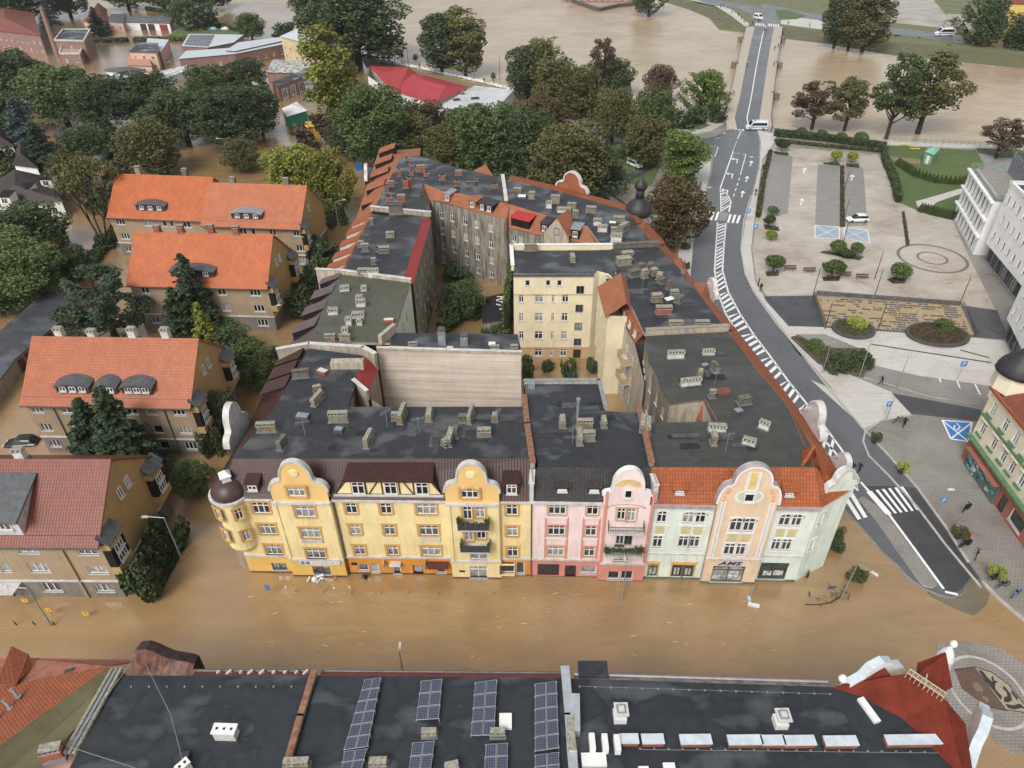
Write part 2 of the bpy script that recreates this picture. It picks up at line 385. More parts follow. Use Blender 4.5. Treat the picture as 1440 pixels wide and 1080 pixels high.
def window(par, A, B, u, z, w, h, st='n', off=0, name='window', pane=None):
 f, ps = win_meshes(w, h, st); A_, d, n, L = frameof(A, B); p = wpt(A, B, u, z, off) - base_of(par)
 o = bpy.data.objects.new(name, f); link(o, par)
 o.matrix_local = Matrix(((d.x, -n.x, 0, p.x), (d.y, -n.y, 0, p.y), (0, 0, 1, p.z), (0, 0, 0, 1)))
 pn = bpy.data.objects.new('pane', ps[WR.choices((0, 1, 2, 3), (4, 5, 4, 2))[0] if pane is None else pane]); link(pn, o); return o
def hole(W): return (W[0]-W[2]/2, W[0]+W[2]/2, W[1], W[1]+W[3])
def wall_with(par, mb, A, B, z0, z1, W, m=0, off=0, u0=0, u1=None):
 facade(mb, A, B, z0, z1, [hole(x) for x in W], m, u0, u1, off)
 for x in W: window(par, A, B, x[0], x[1], x[2], x[3], x[4] if len(x) > 4 else 'n', off)
def grid(us, zs, w, h, st): return [(u, z, w, h, st) for z in zs for u in us]
CH = dict(tan=flat('chimney_tan', (.24, .20, .14), .85, var=.4), grey=flat('chimney_grey', (.12, .118, .112), .85, var=.45), ochre=flat('chimney_ochre', (.2, .15, .09), .85, var=.45), stone=flat('chimney_render', (.2, .18, .135), .85, var=.35), white=flat('chimney_white', (.55, .54, .5), .8, var=.25), brick=flat('chimney_red_brick', (.27, .085, .05), .8, var=.35),
          cap=flat('chimney_cap', (.27, .255, .205), .8, var=.45, scale=4), dark=flat('chimney_sooty', (.13, .12, .10), .9, var=.4), lead=flat('lead_flashing', (.2, .21, .22), .5, .2))
def chimney(par, px, py, z, ln=1.6, wd=.5, h=1.3, ang=0., mat='stone', pots=True, name='chimney', pos=None, lab=None):
 c = pos or G(px, py, z); mb = MB(); h *= WR.uniform(.7, 1.05); z0 = z-.35; z1 = z+h; ang += WR.uniform(-.04, .04)
 if mat == 'stone': mat = WR.choice(('stone', 'stone', 'tan', 'grey', 'ochre'))
 mb.obox(c, ang, ln/2, wd/2, z0, z1-.3, 0); mb.obox(c, ang, ln/2+.06, wd/2+.06, z1-.3, z1-.22, 1)
 mb.obox(c, ang, ln/2+.12, wd/2+.12, z0, z+.06, 2)
 if pots:
  n = max(2, int(ln/.32)); a = Vector((math.cos(ang), math.sin(ang), 0))
  for k in range(n+1): mb.obox(c + a*(-ln/2+ln*k/n), ang, .055, wd/2, z1-.22, z1-.02, 0)
  mb.obox(c, ang, ln/2-.05, wd/2-.12, z1-.22, z1-.12, 3); mb.obox(c, ang, ln/2+.05, wd/2-.02, z1-.02, z1+.05, 1)
 else: mb.obox(c, ang, ln/2-.08, wd/2-.08, z1-.22, z1-.15, 3)
 return mb.build(name, [CH[mat], CH['cap'] if mat != 'dark' else CH['dark'], CH['lead'], DARK], par, label=lab)
def skylight(par, px, py, z, w=1.0, d=.8, ang=0, h=.35, mat=None, top=None, pos=None):
 c = pos or G(px, py, z); mb = MB(); mb.obox(c, ang, w/2, d/2, z-.1, z+h, 0); mb.obox(c, ang, w/2-.08, d/2-.08, z+h, z+h+.04, 1, taper=.97)
 return mb.build('skylight', [mat or DZINC, top or ZINC], par)
def parapet(par, pts, z0, z1, th=.35, mat=None, cap=None, capover=.08, name='parapet'):
 """pts: Vectors on plan; wall with a coping"""
 mb = MB()
 for a, b in zip(pts[:-1], pts[1:]):
  d = Vector((b[0]-a[0], b[1]-a[1], 0)); L = d.length; ang = math.atan2(d.y, d.x); c = ((a[0]+b[0])/2, (a[1]+b[1])/2)
  mb.obox(c, ang, L/2+.002, th/2, z0, z1, 0); mb.obox(c, ang, L/2+capover, th/2+capover, z1, z1+.09, 1)
 return mb.build(name, [mat or CH['cap'], cap or DWHITE], par)
def ribbon_gable(par, A, B, uc, zb, prof, th, mats, off=0, cop=.28, cth=.6, name='gable'):
 """curved gable: prof = list of (du, z) from left foot over the top to right foot"""
 mb = MB(); P = [(uc+a, b) for a, b in prof]
 fr = [wpt(A, B, u, z, off) for u, z in P]; bk = [wpt(A, B, u, z, off-th) for u, z in P]
 mb.face([wpt(A, B, P[0][0], zb, off)]+[f for f in fr][::1]+[wpt(A, B, P[-1][0], zb, off)][::1], 0)
 mb.face(([wpt(A, B, P[0][0], zb, off-th)]+bk+[wpt(A, B, P[-1][0], zb, off-th)])[::-1], 1)
 cz = zb; sc = []
 for i, (u, z) in enumerate(P):
  a = P[max(0, i-1)]; b = P[min(len(P)-1, i+1)]; t = Vector((b[0]-a[0], b[1]-a[1])).normalized(); sc.append((u - t.y*cop*.8, z + t.x*cop*.8))
 e = (cth-th)/2; o0, o1 = off+e, off-th-e
 for i in range(len(P)-1):
  a, b, c, d = P[i], P[i+1], sc[i+1], sc[i]
  q = lambda p, o: wpt(A, B, p[0], p[1], o)
  mb.face([q(a, o0), q(b, o0), q(c, o0), q(d, o0)], 2); mb.face([q(d, o1), q(c, o1), q(b, o1), q(a, o1)], 2)
  mb.face([q(d, o0), q(c, o0), q(c, o1), q(d, o1)], 3); mb.face([q(a, o1), q(b, o1), q(b, o0), q(a, o0)], 2)
 return mb.build(name, mats, par)
def sprof(w, h, z0, k=.62, n=10):
 """symmetric bell profile: shoulders then round head"""
 L = []
 hw = w/2
 for i in range(n+1):
  t = i/n; a = math.pi/2*t
  L.append((-hw + (hw*(1-k))*(1-math.cos(a))*1.0, z0 + h*.42*math.sin(a)))
 for i in range(1, 2*n):
  a = math.pi*(1-i/(2*n)); L.append((math.cos(a)*hw*k, z0+h*.42+math.sin(a)**.85*h*.58))
 L += [(-a, b) for a, b in L[:n+1][::-1]]
 return L
def bell(w, z0, h1, h2, k, n=8):
 """ogee shoulders (quarter convex), then concave neck, then round head"""
 hw = w/2; L = [(-hw, z0)]
 for i in range(1, n+1):
  a = math.pi/2*i/n; L.append((-hw+(1-math.cos(a))*hw*(1-k)*.62, z0+h1*math.sin(a)))
 x0 = L[-1][0]; x1 = -hw*k*.98; zz = z0+h1
 for i in range(1, n+1):
  a = math.pi/2*i/n; L.append((x0+(x1-x0)*math.sin(a), zz+(1-math.cos(a))*h2*.3))
 x1 = L[-1][0]; z1 = L[-1][1]; hh = h2*.7
 for i in range(1, n+1):
  a = math.pi/2*i/n; L.append((x1*math.cos(a), z1+hh*math.sin(a)))
 return L + [(-a, b) for a, b in L[:-1][::-1]]
def quad(a, b, c, d): return [a, b, c, d]
def slope_roof(par, quads, mat, th=.12, name='roof'):
 mb = MB()
 for q in quads:
  q = [Vector(p) for p in q]; n = (q[1]-q[0]).cross(q[-1]-q[0]).normalized()
  if n.z < 0: q = q[::-1]; n = -n
  lo = [p-n*th for p in q]; mb.face(q, 0); mb.face(lo[::-1], 0)
  for i in range(len(q)):
   j = (i+1) % len(q); mb.face([lo[i], lo[j], q[j], q[i]], 0)
 return mb.build(name, mat, par)
def dormer(par, A, B, u, z, w, h, slope, roof_m, front_m, st='n', wins=1, off=0, rise=.0, back=None, name='dormer', ww=.8, wh=.9, cheek=None, ov=.12):
 """box dormer standing on a roof slope above facade line AB; off = distance behind the facade (negative = inwards)"""
 mb = MB(); bk = back if back is not None else h/max(slope, .15)+.3
 q = lambda du, zz, o: wpt(A, B, u+du, zz, o)
 mb.hexa([q(-w/2, z-.4, off), q(w/2, z-.4, off), q(w/2, z+.2, off-bk), q(-w/2, z+.2, off-bk), q(-w/2, z+h, off), q(w/2, z+h, off), q(w/2, z+h+rise, off-bk), q(-w/2, z+h+rise, off-bk)], 1)
 mb.hexa([q(-w/2-ov, z+h, off+.2), q(w/2+ov, z+h, off+.2), q(w/2+ov, z+h+rise, off-bk), q(-w/2-ov, z+h+rise, off-bk),
             q(-w/2-ov, z+h+.1, off+.2), q(w/2+ov, z+h+.1, off+.2), q(w/2+ov, z+h+rise+.1, off-bk), q(-w/2-ov, z+h+rise+.1, off-bk)], 0)
 o = mb.build(name, [roof_m, front_m], par)
 for k in range(wins):
  uu = u + (k-(wins-1)/2)*w/wins*.98
  f, ps = win_meshes(ww, wh, st, WR.choice((0, 1, 3))); A_, d, n, L = frameof(A, B); p = wpt(A, B, uu, z+(h-wh)*.55, off+.19) - base_of(par)
  f2 = bpy.data.objects.new('window', f); link(f2, o)
  f2.matrix_local = Matrix(((d.x, -n.x, 0, p.x), (d.y, -n.y, 0, p.y), (0, 0, 1, p.z), (0, 0, 0, 1)))
 return o
def pipe(par, pts, r=.07, mat=None, name='drainpipe'):
 mb = MB()
 for a, b in zip(pts[:-1], pts[1:]): mb.tube(a, b, r, n=6)
 return mb.build(name, mat or DZINC, par)
def offpoly(poly, d):
 """shift every vertex of a plan polygon outwards (d>0) by averaging edge normals"""
 n = len(poly); ar = sum(poly[i][0]*poly[(i+1) % n][1]-poly[(i+1) % n][0]*poly[i][1] for i in range(n)); s = 1 if ar > 0 else -1; out = []
 for i in range(n):
  a, b, c = Vector(poly[i-1][:2]), Vector(poly[i][:2]), Vector(poly[(i+1) % n][:2])
  e1 = (b-a).normalized(); e2 = (c-b).normalized(); n1 = Vector((e1.y, -e1.x)); n2 = Vector((e2.y, -e2.x)); m = (n1+n2)
  m = m.normalized()/max(.4, math.cos(n1.angle(n2)/2)); p = b + m*d*s; out.append((p.x, p.y))
 return out
def quoted(*a): return a
# ---------------------------------------------------------------- vegetation
def cards(P, Nn, size, rng, elong=1.0):
 """leaf clump quads at points P with random tilt; returns vertex and face arrays"""
 n = len(P); d = rng.normal(size=(n, 3)) + Nn*.7; d /= np.linalg.norm(d, axis=1)[:, None]
 a = np.cross(d, rng.normal(size=(n, 3))); a /= np.linalg.norm(a, axis=1)[:, None]; b = np.cross(d, a)
 s = size*rng.uniform(.5, 1.25, n)[:, None]
 V = np.empty((n, 4, 3)); V[:, 0] = P-a*s-b*s*.35*elong; V[:, 1] = P+a*s*.25-b*s*.9*elong; V[:, 2] = P+a*s+b*s*.3*elong; V[:, 3] = P-a*s*.2+b*s*elong
 return V.reshape(-1, 3)
def npmesh(name, V, mat):
 n = len(V)//4; me = bpy.data.meshes.new(name); me.vertices.add(len(V)); me.vertices.foreach_set('co', V.astype(np.float32).ravel())
 me.loops.add(len(V)); me.loops.foreach_set('vertex_index', np.arange(len(V), dtype=np.int32)); me.polygons.add(n)
 me.polygons.foreach_set('loop_start', np.arange(0, len(V), 4, dtype=np.int32)); me.polygons.foreach_set('loop_total', np.full(n, 4, dtype=np.int32))
 me.update(); me.validate(); me.materials.append(mat); return me
def blobs_crown(seed, blobs, n, size, fill=.35):
 rng = np.random.default_rng(seed); B = np.array(blobs); wgt = B[:, 3]**2; wgt = wgt/wgt.sum(); idx = rng.choice(len(B), n, p=wgt)
 d = rng.normal(size=(n, 3)); d /= np.linalg.norm(d, axis=1)[:, None]
 rr = np.where(rng.random(n) < fill, rng.random(n)**.5, rng.uniform(.82, 1.08, n)); c = B[idx]
 P = c[:, :3] + d*(rr*c[:, 3])[:, None]*np.array([1, 1, .85])
 # keep clumps: drop points where a lumpy field is low, so gaps open
 k = rng.normal(size=(6, 3))*1.6; ph = rng.uniform(0, 6.28, 6)
 f = sum(np.sin(P@k[i]+ph[i]) for i in range(6)); keep = f > -1.1
 return cards(P[keep], d[keep], size, rng)
def proto_tree(kind, seed):
 rnd = random.Random(seed); tb = MB()
 if kind in ('broad', 'tall', 'sparse', 'big'):
  H, W = {'broad': (12, 10), 'tall': (14, 7), 'sparse': (13, 8.5), 'big': (15, 13)}[kind]
  nb = {'broad': 26, 'tall': 26, 'sparse': 24, 'big': 40}[kind]; bl = []
  for i in range(nb):
   t = (i+.5)/nb; z = H*(({'sparse': .3}.get(kind, .17))+(.62 if kind == 'sparse' else .74)*t) if kind != 'tall' else H*(.14+.78*t)
   e = math.sin(math.pi*min(1, max(.12, (z/H-.0)/1.02)))**.6; a = i*2.4+rnd.random(); q = rnd.uniform(.45, 1)
   r = W/2*{'broad': .40, 'tall': .45, 'sparse': .27, 'big': .33}[kind]*rnd.uniform(.75, 1.2)
   bl.append((math.cos(a)*(W/2-r)*e*q, math.sin(a)*(W/2-r)*e*q, min(z, H-r*.85), r*(.65+.35*e)))
  tb.tube((0, 0, -1), (0, 0, H*.42), W*.035, W*.025, 7)
  for b in bl[::(2 if kind != 'sparse' else 1)]:
   tb.tube((0, 0, min(b[2]*.55, H*.42)), b[:3], W*.014, W*.004, 5)
  n = {'broad': 16000, 'tall': 15000, 'sparse': 8000, 'big': 26000}[kind]
  V = blobs_crown(seed, bl, n, {'broad': .17, 'tall': .16, 'sparse': .16, 'big': .18}[kind], .4 if kind != 'sparse' else .75)
 elif kind == 'spruce':
  H, W = 12, 5.5; rng = np.random.default_rng(seed); P = []; D = []
  tb.tube((0, 0, -1), (0, 0, H*.97), .22, .03, 6)
  for L in range(26):
   z0 = H*(.07+.92*(L/26)**.93); R_ = W/2*(1-z0/H)**.8*rnd.uniform(.85, 1.12)+.1
   for b in range(11 if L < 18 else 7):
    a = rnd.random()*6.28; rr = R_*rnd.uniform(.72, 1.12); m = int(34*rr)+8; t = rng.random(m)**.7
    wd = .38*(1-t*.75)*rr*.5+.08
    x = t*rr; y = rng.uniform(-1, 1, m)*wd; z = z0 - t*rr*.33 + rng.normal(0, .05, m)
    P.append(np.stack([math.cos(a)*x-math.sin(a)*y, math.sin(a)*x+math.cos(a)*y, z], 1)); D.append(np.tile([math.cos(a)*.4, math.sin(a)*.4, 1.0], (m, 1)))
  P = np.concatenate(P); D = np.concatenate(D); V = cards(P, D, .125, rng)
 elif kind == 'bush':
  H, W = 3, 4; bl = []
  for i in range(12):
   a = rnd.random()*6.28; q = rnd.random()**.5; r = rnd.uniform(.6, 1.0); bl.append((math.cos(a)*(2-r)*q, math.sin(a)*(2-r)*q, rnd.uniform(.5, 2.9-r), r))
  for b in bl[:6]: tb.tube((0, 0, -.3), b[:3], .06, .02, 4)
  V = blobs_crown(seed, bl, 3300, .15, .35)
 elif kind == 'ball':
  H, W = 2.6, 2.0; tb.tube((0, 0, -.2), (0, 0, 1.6), .06, .05, 6)
  V = blobs_crown(seed, [(0, 0, 1.65, .92), (.15, .1, 1.9, .75), (-.2, .05, 1.5, .8)], 2600, .085, .25)
 elif kind == 'dome':
  H, W = 1.5, 2.4; tb.tube((0, 0, -.2), (0, 0, .8), .06, .05, 6)
  V = blobs_crown(seed, [(0, 0, .55, 1.12), (.1, .1, .6, 1.1)], 3000, .075, .2)
 elif kind == 'pine':
  H, W = 11, 9; bl = []
  tb.tube((0, 0, -1), (.4, 0, H*.9), .3, .08, 7)
  for i in range(34):
   z = H*rnd.uniform(.22, .93); a = rnd.random()*6.28; q = rnd.uniform(.2, 1); m = W/2*(1-.55*(z/H)); r = rnd.uniform(.7, 1.25)
   bl.append((math.cos(a)*(m-r*.3)*q, math.sin(a)*(m-r*.3)*q, z, r)); tb.tube((.2, 0, z-.8), bl[-1][:3], .07, .03, 4)
  V = blobs_crown(seed, bl, 15000, .13, .5)
 elif kind == 'bare':
  H, W = 14, 9; tips = []
  def br(p, d, l, r, k):
   q = p+d*l; tb.tube(p, q, r, r*.65, 5, cap=False)
   if k == 0: tips.append(q); return
   for _ in range(3 if k > 1 else 4):
    dd = (d + Vector((rnd.uniform(-1, 1), rnd.uniform(-1, 1), rnd.uniform(-.2, .6)))*.55).normalized(); br(q, dd, l*.68, r*.6, k-1)
  for a in (0, 2.1, 4.2):
   br(Vector((0, 0, -.5)), Vector((math.cos(a)*.28, math.sin(a)*.28, 1)).normalized(), 4.6, .2, 4)
  rng = np.random.default_rng(seed); T = np.array([tuple(t) for t in tips]); T = T[rng.integers(0, len(T), 2600)] + rng.normal(0, .4, (2600, 3))
  V = cards(T, np.zeros_like(T), .16, rng)
 V = np.asarray(V)
 # normalise: crown half-width and height measured
 h = np.percentile(V[:, 2], 99.7); wd = (np.percentile(np.abs(V[:, 0]), 98)+np.percentile(np.abs(V[:, 1]), 98))
 return dict(crown=npmesh('crown', V, LM['green']), trunk=tb.mesh('trunk', BARK), h=h, w=wd)
PROTO = {}
for kd, ns in (('broad', 3), ('big', 3), ('tall', 2), ('sparse', 2), ('spruce', 2), ('bush', 2), ('ball', 1), ('dome', 1), ('pine', 1), ('bare', 1)):
 PROTO[kd] = [proto_tree(kd, 11*i+len(kd)) for i in range(ns)]
TN = {'broad': ('broadleaf_tree', 'tree'), 'big': ('broadleaf_tree', 'tree'), 'tall': ('slender_tree', 'tree'), 'sparse': ('thin_crowned_tree', 'tree'), 'spruce': ('conifer_tree', 'conifer'),
      'bush': ('bush', 'bush'), 'ball': ('topiary_tree', 'topiary tree'), 'dome': ('clipped_bush', 'clipped bush'), 'pine': ('pine_tree', 'pine tree'), 'bare': ('bare_tree', 'tree')}
TI = [0]
def tree(kind, bx, by, ty, wpx, leaf, label, group=None, z=0.0, hmax=None):
 TI[0] += 1; i = TI[0]
 if bx < 420 and by < 250 and ty > 40 and kind in ('big', 'broad'): ty += 11; wpx *= .9
 pr = PROTO[kind][i % len(PROTO[kind])]; p = G(bx, by, z)
 h = HT(bx, by, ty, z)
 dv = Vector((p.x, p.y, h*.5-CAMH)); W = wpx*dv.dot(FWD)/FPX
 # the crown's far rim adds to its height in the picture: allow for it
 h = max(h - W*.22, W*{'spruce': 1.3, 'tall': 1.35, 'broad': .92, 'big': .85, 'sparse': 1.05, 'pine': .9, 'bare': 1.1, 'bush': .6}.get(kind, .5))
 if hmax: h = min(h, hmax)
 if kind in ('big', 'broad', 'tall') and (by < 310 or bx < 140) and bx < 900 and ty > 0:
  for k in range(60):
   v = Vector((p.x, p.y+W*.25, h*.93-CAMH)); yy = 540-FPX*v.dot(UP)/v.dot(FWD)
   if yy >= ty-2: break
   by += 2; p = G(bx, by, z)
 nm, cat = TN[kind]; t = thing(nm, label, cat, (p.x, p.y, z), group, rz=(i*2.399) % 6.283)
 sx, sz = W/pr['w'], h/pr['h']
 for nme in ('trunk', 'crown'):
  o = bpy.data.objects.new(nme, pr[nme]); link(o, t); o.scale = (sx, sx, sz)
  if nme == 'crown': o.material_slots[0].link = 'OBJECT'; o.material_slots[0].material = LM[leaf]
 return t
def hedge(pts, w, h, leaf, label, z=0, n=26, core=None, cat='hedge', name='hedge', size=.13, group=None):
 """clipped hedge along a plan polyline: dark core wrapped in leaf clumps"""
 rng = np.random.default_rng(len(label)); mb = MB(); PP = []; NN = []
 for a, b in zip(pts[:-1], pts[1:]):
  d = Vector((b[0]-a[0], b[1]-a[1], 0)); L = d.length; ang = math.atan2(d.y, d.x); c = ((a[0]+b[0])/2, (a[1]+b[1])/2)
  mb.obox(c, ang, L/2+w*.3, w/2*.85, z-.2, z+h*.9, 0)
  m = int(L*(w+2*h)*n); s = rng.uniform(-w*.3, L+w*.3, m); k = rng.random(m)*(w+2*h)
  y = np.where(k < h, -w/2, np.where(k < h+w, k-h-w/2, w/2)); zz = np.where(k < h, k, np.where(k < h+w, h, k-h-w))
  nn = np.stack([np.zeros(m), np.where(k < h, -1, np.where(k < h+w, 0, 1)), np.where((k > h) & (k < h+w), 1, 0)], 1)
  y = y+rng.normal(0, .07, m)*(1+w*.2); zz = zz+rng.normal(0, .08, m); ca, sa = math.cos(ang), math.sin(ang)
  PP.append(np.stack([a[0]+s*ca-y*sa, a[1]+s*sa+y*ca, z+zz], 1)); NN.append(np.stack([nn[:, 0]*ca-nn[:, 1]*sa, nn[:, 0]*sa+nn[:, 1]*ca, nn[:, 2]], 1))
 p0 = pts[0]; t = thing(name, label, cat, (p0[0], p0[1], z), group)
 mb.build('stems', core or HEDGEC, t)
 V = cards(np.concatenate(PP), np.concatenate(NN), size, rng) - np.array([p0[0], p0[1], z])
 o = bpy.data.objects.new('foliage', npmesh('foliage', V, LM[leaf])); link(o, t); return t
def plantbed(poly, label, leaf='olive', h=.35, dens=14, kerbm=None, z=.15, size=.11, name='planting_bed', cat='planting bed', kw=.35, colors=None):
 c = sum((Vector(p[:2]) for p in poly), Vector((0, 0)))/len(poly); t = thing(name, label, cat, (c.x, c.y, z))
 if kerbm:
  mb = MB(); mb.prism([tuple(p[:2]) for p in poly], z-.1, z+.3); mb.build('kerb', kerbm, t)
  poly = offpoly([tuple(p[:2]) for p in poly], -kw); zz = z+.305
 else: zz = z+.02
 mb = MB(); mb.sheet([(p[0], p[1], zz) for p in poly]); mb.build('soil', SOIL, t)
 rng = np.random.default_rng(len(label)); xs = [p[0] for p in poly]; ys = [p[1] for p in poly]; A = (max(xs)-min(xs))*(max(ys)-min(ys)); n = int(A*dens)
 Q = np.stack([rng.uniform(min(xs), max(xs), n), rng.uniform(min(ys), max(ys), n)], 1); ins = np.zeros(n, bool)
 for i in range(len(poly)):
  a, b = poly[i], poly[(i+1) % len(poly)]
  cond = ((a[1] > Q[:, 1]) != (b[1] > Q[:, 1])); xi = (b[0]-a[0])*(Q[:, 1]-a[1])/((b[1]-a[1]) or 1e-9)+a[0]; ins ^= cond & (Q[:, 0] < xi)
 Q = Q[ins]; P = np.column_stack([Q, zz+rng.uniform(.02, h, len(Q))])
 V = cards(P, np.tile([0, 0, 1.], (len(P), 1)), size, rng) - np.array([c.x, c.y, z])
 o = bpy.data.objects.new('foliage', npmesh('foliage', V, LM[leaf])); link(o, t); return t
# ---------------------------------------------------------------- the setting: water, land, road, bridge
def poly(pts, z=0.0): return [G(x, y, z) for x, y in pts]
mb = MB(); mb.sheet([(-1500, -300, -1.2), (1500, -300, -1.2), (1500, 2500, -1.2), (-1500, 2500, -1.2)]); struct('ground', mb, SOIL)
mb = MB(); mb.sheet([(-1500, -300, 0), (1500, -300, 0), (1500, 2500, 0), (-1500, 2500, 0)]); struct('flood_water', mb, FLOOD)
# the river behind the sandbag wall, a paler brown
rv = poly([(-200, -12), (310, 25), (345, 2), (430, 10), (420, 22), (510, 72), (600, 96), (720, 124), (770, 138), (800, 148), (900, 160), (1000, 168), (1030, 182), (1090, 186), (1240, 204), (1440, 212), (1700, 225)], .02)
mb = MB(); mb.face([*reversed([(p.x, p.y, .02) for p in rv]), (-1400, 2400, .02), (1400, 2400, .02), (900, 300, .02)][::-1]); struct('river', mb, RIVER)
def land(name, pts, mat, z, thick=.3, label=None):
 P = [(p.x, p.y) for p in poly(pts, z)]; mb = MB(); mb.prism(P, z-thick, z); return struct(name, mb, mat, label)
# right bank: one slab carrying road, plaza and pavements
land('terrain', [(1013, 164), (1092, 180), (1240, 198), (1440, 206), (1600, 220), (1700, 980), (1440, 872), (1382, 817), (1364, 812), (1354, 836), (1338, 841.5), (1321, 838), (1299, 829), (1278, 815), (1261, 796), (1241, 778), (1214, 747), (1201, 732), (1180, 712), (1150, 640), (1100, 570), (1050, 500), (1010, 440), (960, 345), (940, 300), (905, 262), (840, 240), (790, 225), (790, 190), (880, 172), (950, 168)], COB, .04, .6)
def sheet(name, pts, mat, z, label=None):
 mb = MB(); mb.sheet(poly(pts, z)); return struct(name, mb, mat, label)
ROADL = [(1024, 182), (1004, 192), (985, 196), (960, 193), (925, 187), (915, 204), (985, 207), (1003, 220), (1001, 245), (990, 285), (981, 300), (972, 345), (968, 390), (985, 440), (1010, 480), (1045, 530), (1080, 580), (1130, 640), (1165, 690), (1184, 712), (1203, 731), (1216, 746), (1243, 777), (1263, 794), (1280, 813), (1300, 827), (1322, 836), (1338, 840), (1353, 835)]
ROADR = [(1064, 182), (1068, 200), (1066, 235), (1056, 275), (1046, 310), (1042, 350), (1048, 385), (1060, 410), (1090, 452), (1130, 500), (1165, 545), (1215, 603), (1250, 640), (1290, 685), (1330, 740), (1362, 790), (1380, 815), (1364, 813)]
sheet('road', ROADL+ROADR[::-1], ASPH, .056)
def cov(name, pts, mat, h=.16, label=None, z=.04):
 P = [(p.x, p.y) for p in poly(pts, z+h)]; mb = MB(); mb.prism(P, z-.05, z+h, 0, 1); return struct(name, mb, [KERB, mat], label)
def line(mb, pts, w, z=.062, dash=None, m=0):
 for a, b in zip(pts[:-1], pts[1:]):
  p, q = G(*a, z), G(*b, z); d = q-p; L = d.length; d.normalize(); s = Vector((-d.y, d.x, 0))*w/2; t = 0
  while t < L:
   e = min(L, t+(dash[0] if dash else L)); x, y = p+d*t, p+d*e
   mb.sheet([x-s, y-s, y+s, x+s], m); t = e+(dash[1] if dash else 1)
# pavements and plaza
cov('pavement', [(1066, 183), (1090, 188), (1092, 196), (1072, 225), (1062, 300), (1056, 350), (1062, 396), (1078, 424), (1112, 462), (1150, 506), (1182, 521), (1255, 552), (1249, 553), (1175, 552), (1132, 501), (1093, 453), (1062, 411), (1049, 386), (1043, 350), (1048, 311), (1058, 276), (1068, 236), (1070, 200)], LPAVE, .14)
cov('pavement', [(1180, 522), (1224, 532), (1304, 556), (1400, 573), (1440, 560), (1440, 545), (1395, 560), (1300, 530), (1226, 513), (1180, 512)], COB, .14)
sheet('plaza', [(1094, 196), (1092, 206), (1235, 217), (1256, 262), (1262, 286), (1300, 300), (1340, 310), (1362, 360), (1400, 436), (1350, 430), (1148, 415), (1078, 416), (1064, 396), (1058, 350), (1064, 300), (1074, 225)], PAVE, .052)
sheet('light_pavement', [(1093, 458), (1156, 460), (1370, 475), (1420, 480), (1445, 520), (1440, 548), (1395, 560), (1330, 537), (1226, 513), (1222, 495), (1160, 470), (1110, 470), (1112, 476), (1125, 500), (1150, 512), (1140, 508)], LPAVE, .056)
sheet('asphalt_court', [(1072, 417), (1145, 416), (1160, 460), (1093, 458)], ASPH2, .06)
sheet('asphalt_court', [(1358, 430), (1402, 436), (1420, 478), (1372, 474)], ASPH2, .06)
sheet('branch_road', [(1254, 553), (1300, 561), (1385, 577), (1440, 585), (1440, 600), (1372, 592), (1340, 588), (1281, 582)], ASPH2, .06)
sheet('raised_crossing', [(1140, 534), (1180, 551), (1254, 553), (1281, 582), (1240, 590), (1217, 603)], LPAVE, .0615)
sheet('parking_strip', [(1300, 529), (1395, 543), (1384, 566), (1304, 554)], COB, .062)
mb = MB()
for a, b in (((1321, 532), (1330, 556)), ((1346, 536), (1356, 560)), ((1371, 540), (1383, 564))): line(mb, [a, b], .2, .068)
struct('parking_lines', mb, LINE)
# mosaic square with dark dashes
mo = [(1147, 417), (1350, 430), (1370, 473), (1160, 459)]
sheet('mosaic_square', mo, flat('tan_paving', (.36, .27, .16), .6, var=.2), .062)
rr = random.Random(5); mb = MB(); a, b, c, d = [G(*p, .068) for p in mo]
for i in range(13):
 v = (i+.5)/13.5; u = .02
 while u < .97:
  mid = abs(u-.5) < .07; l = rr.choice((.015, .03, .06, .09))
  if mid or rr.random() < .6:
   q = lambda U, V: a.lerp(b, U).lerp(d.lerp(c, U), V); e = min(.98, u+l); mb.sheet([q(u, v-.022), q(e, v-.022), q(e, v+.022), q(u, v+.022)])
  u += l+(.008 if mid else rr.choice((.01, .02, .04)))
struct('mosaic_dashes', mb, flat('dark_paving', (.085, .08, .08), .6))
# lawns behind the plaza
cov('lawn', [(1243, 204), (1372, 211), (1385, 232), (1370, 262), (1341, 306), (1300, 300), (1264, 285), (1256, 262), (1238, 217)], GRASS, .1)
sheet('garden_path', [(1290, 290), (1288, 283), (1310, 277), (1358, 263), (1358, 270), (1318, 284), (1300, 298)], LPAVE, .146)
sheet('bare_soil_patch', [(1244, 219), (1295, 224), (1293, 231), (1246, 224)], flat('dry_soil', (.22, .17, .1), .8, var=.3), .146)
cov('lawn', [(1372, 205), (1440, 208), (1440, 222), (1405, 222), (1375, 215)], GRASS, .1)
cov('riverside_path', [(1240, 197), (1440, 206), (1600, 218), (1600, 222), (1440, 210), (1240, 203)], LPAVE, .25)
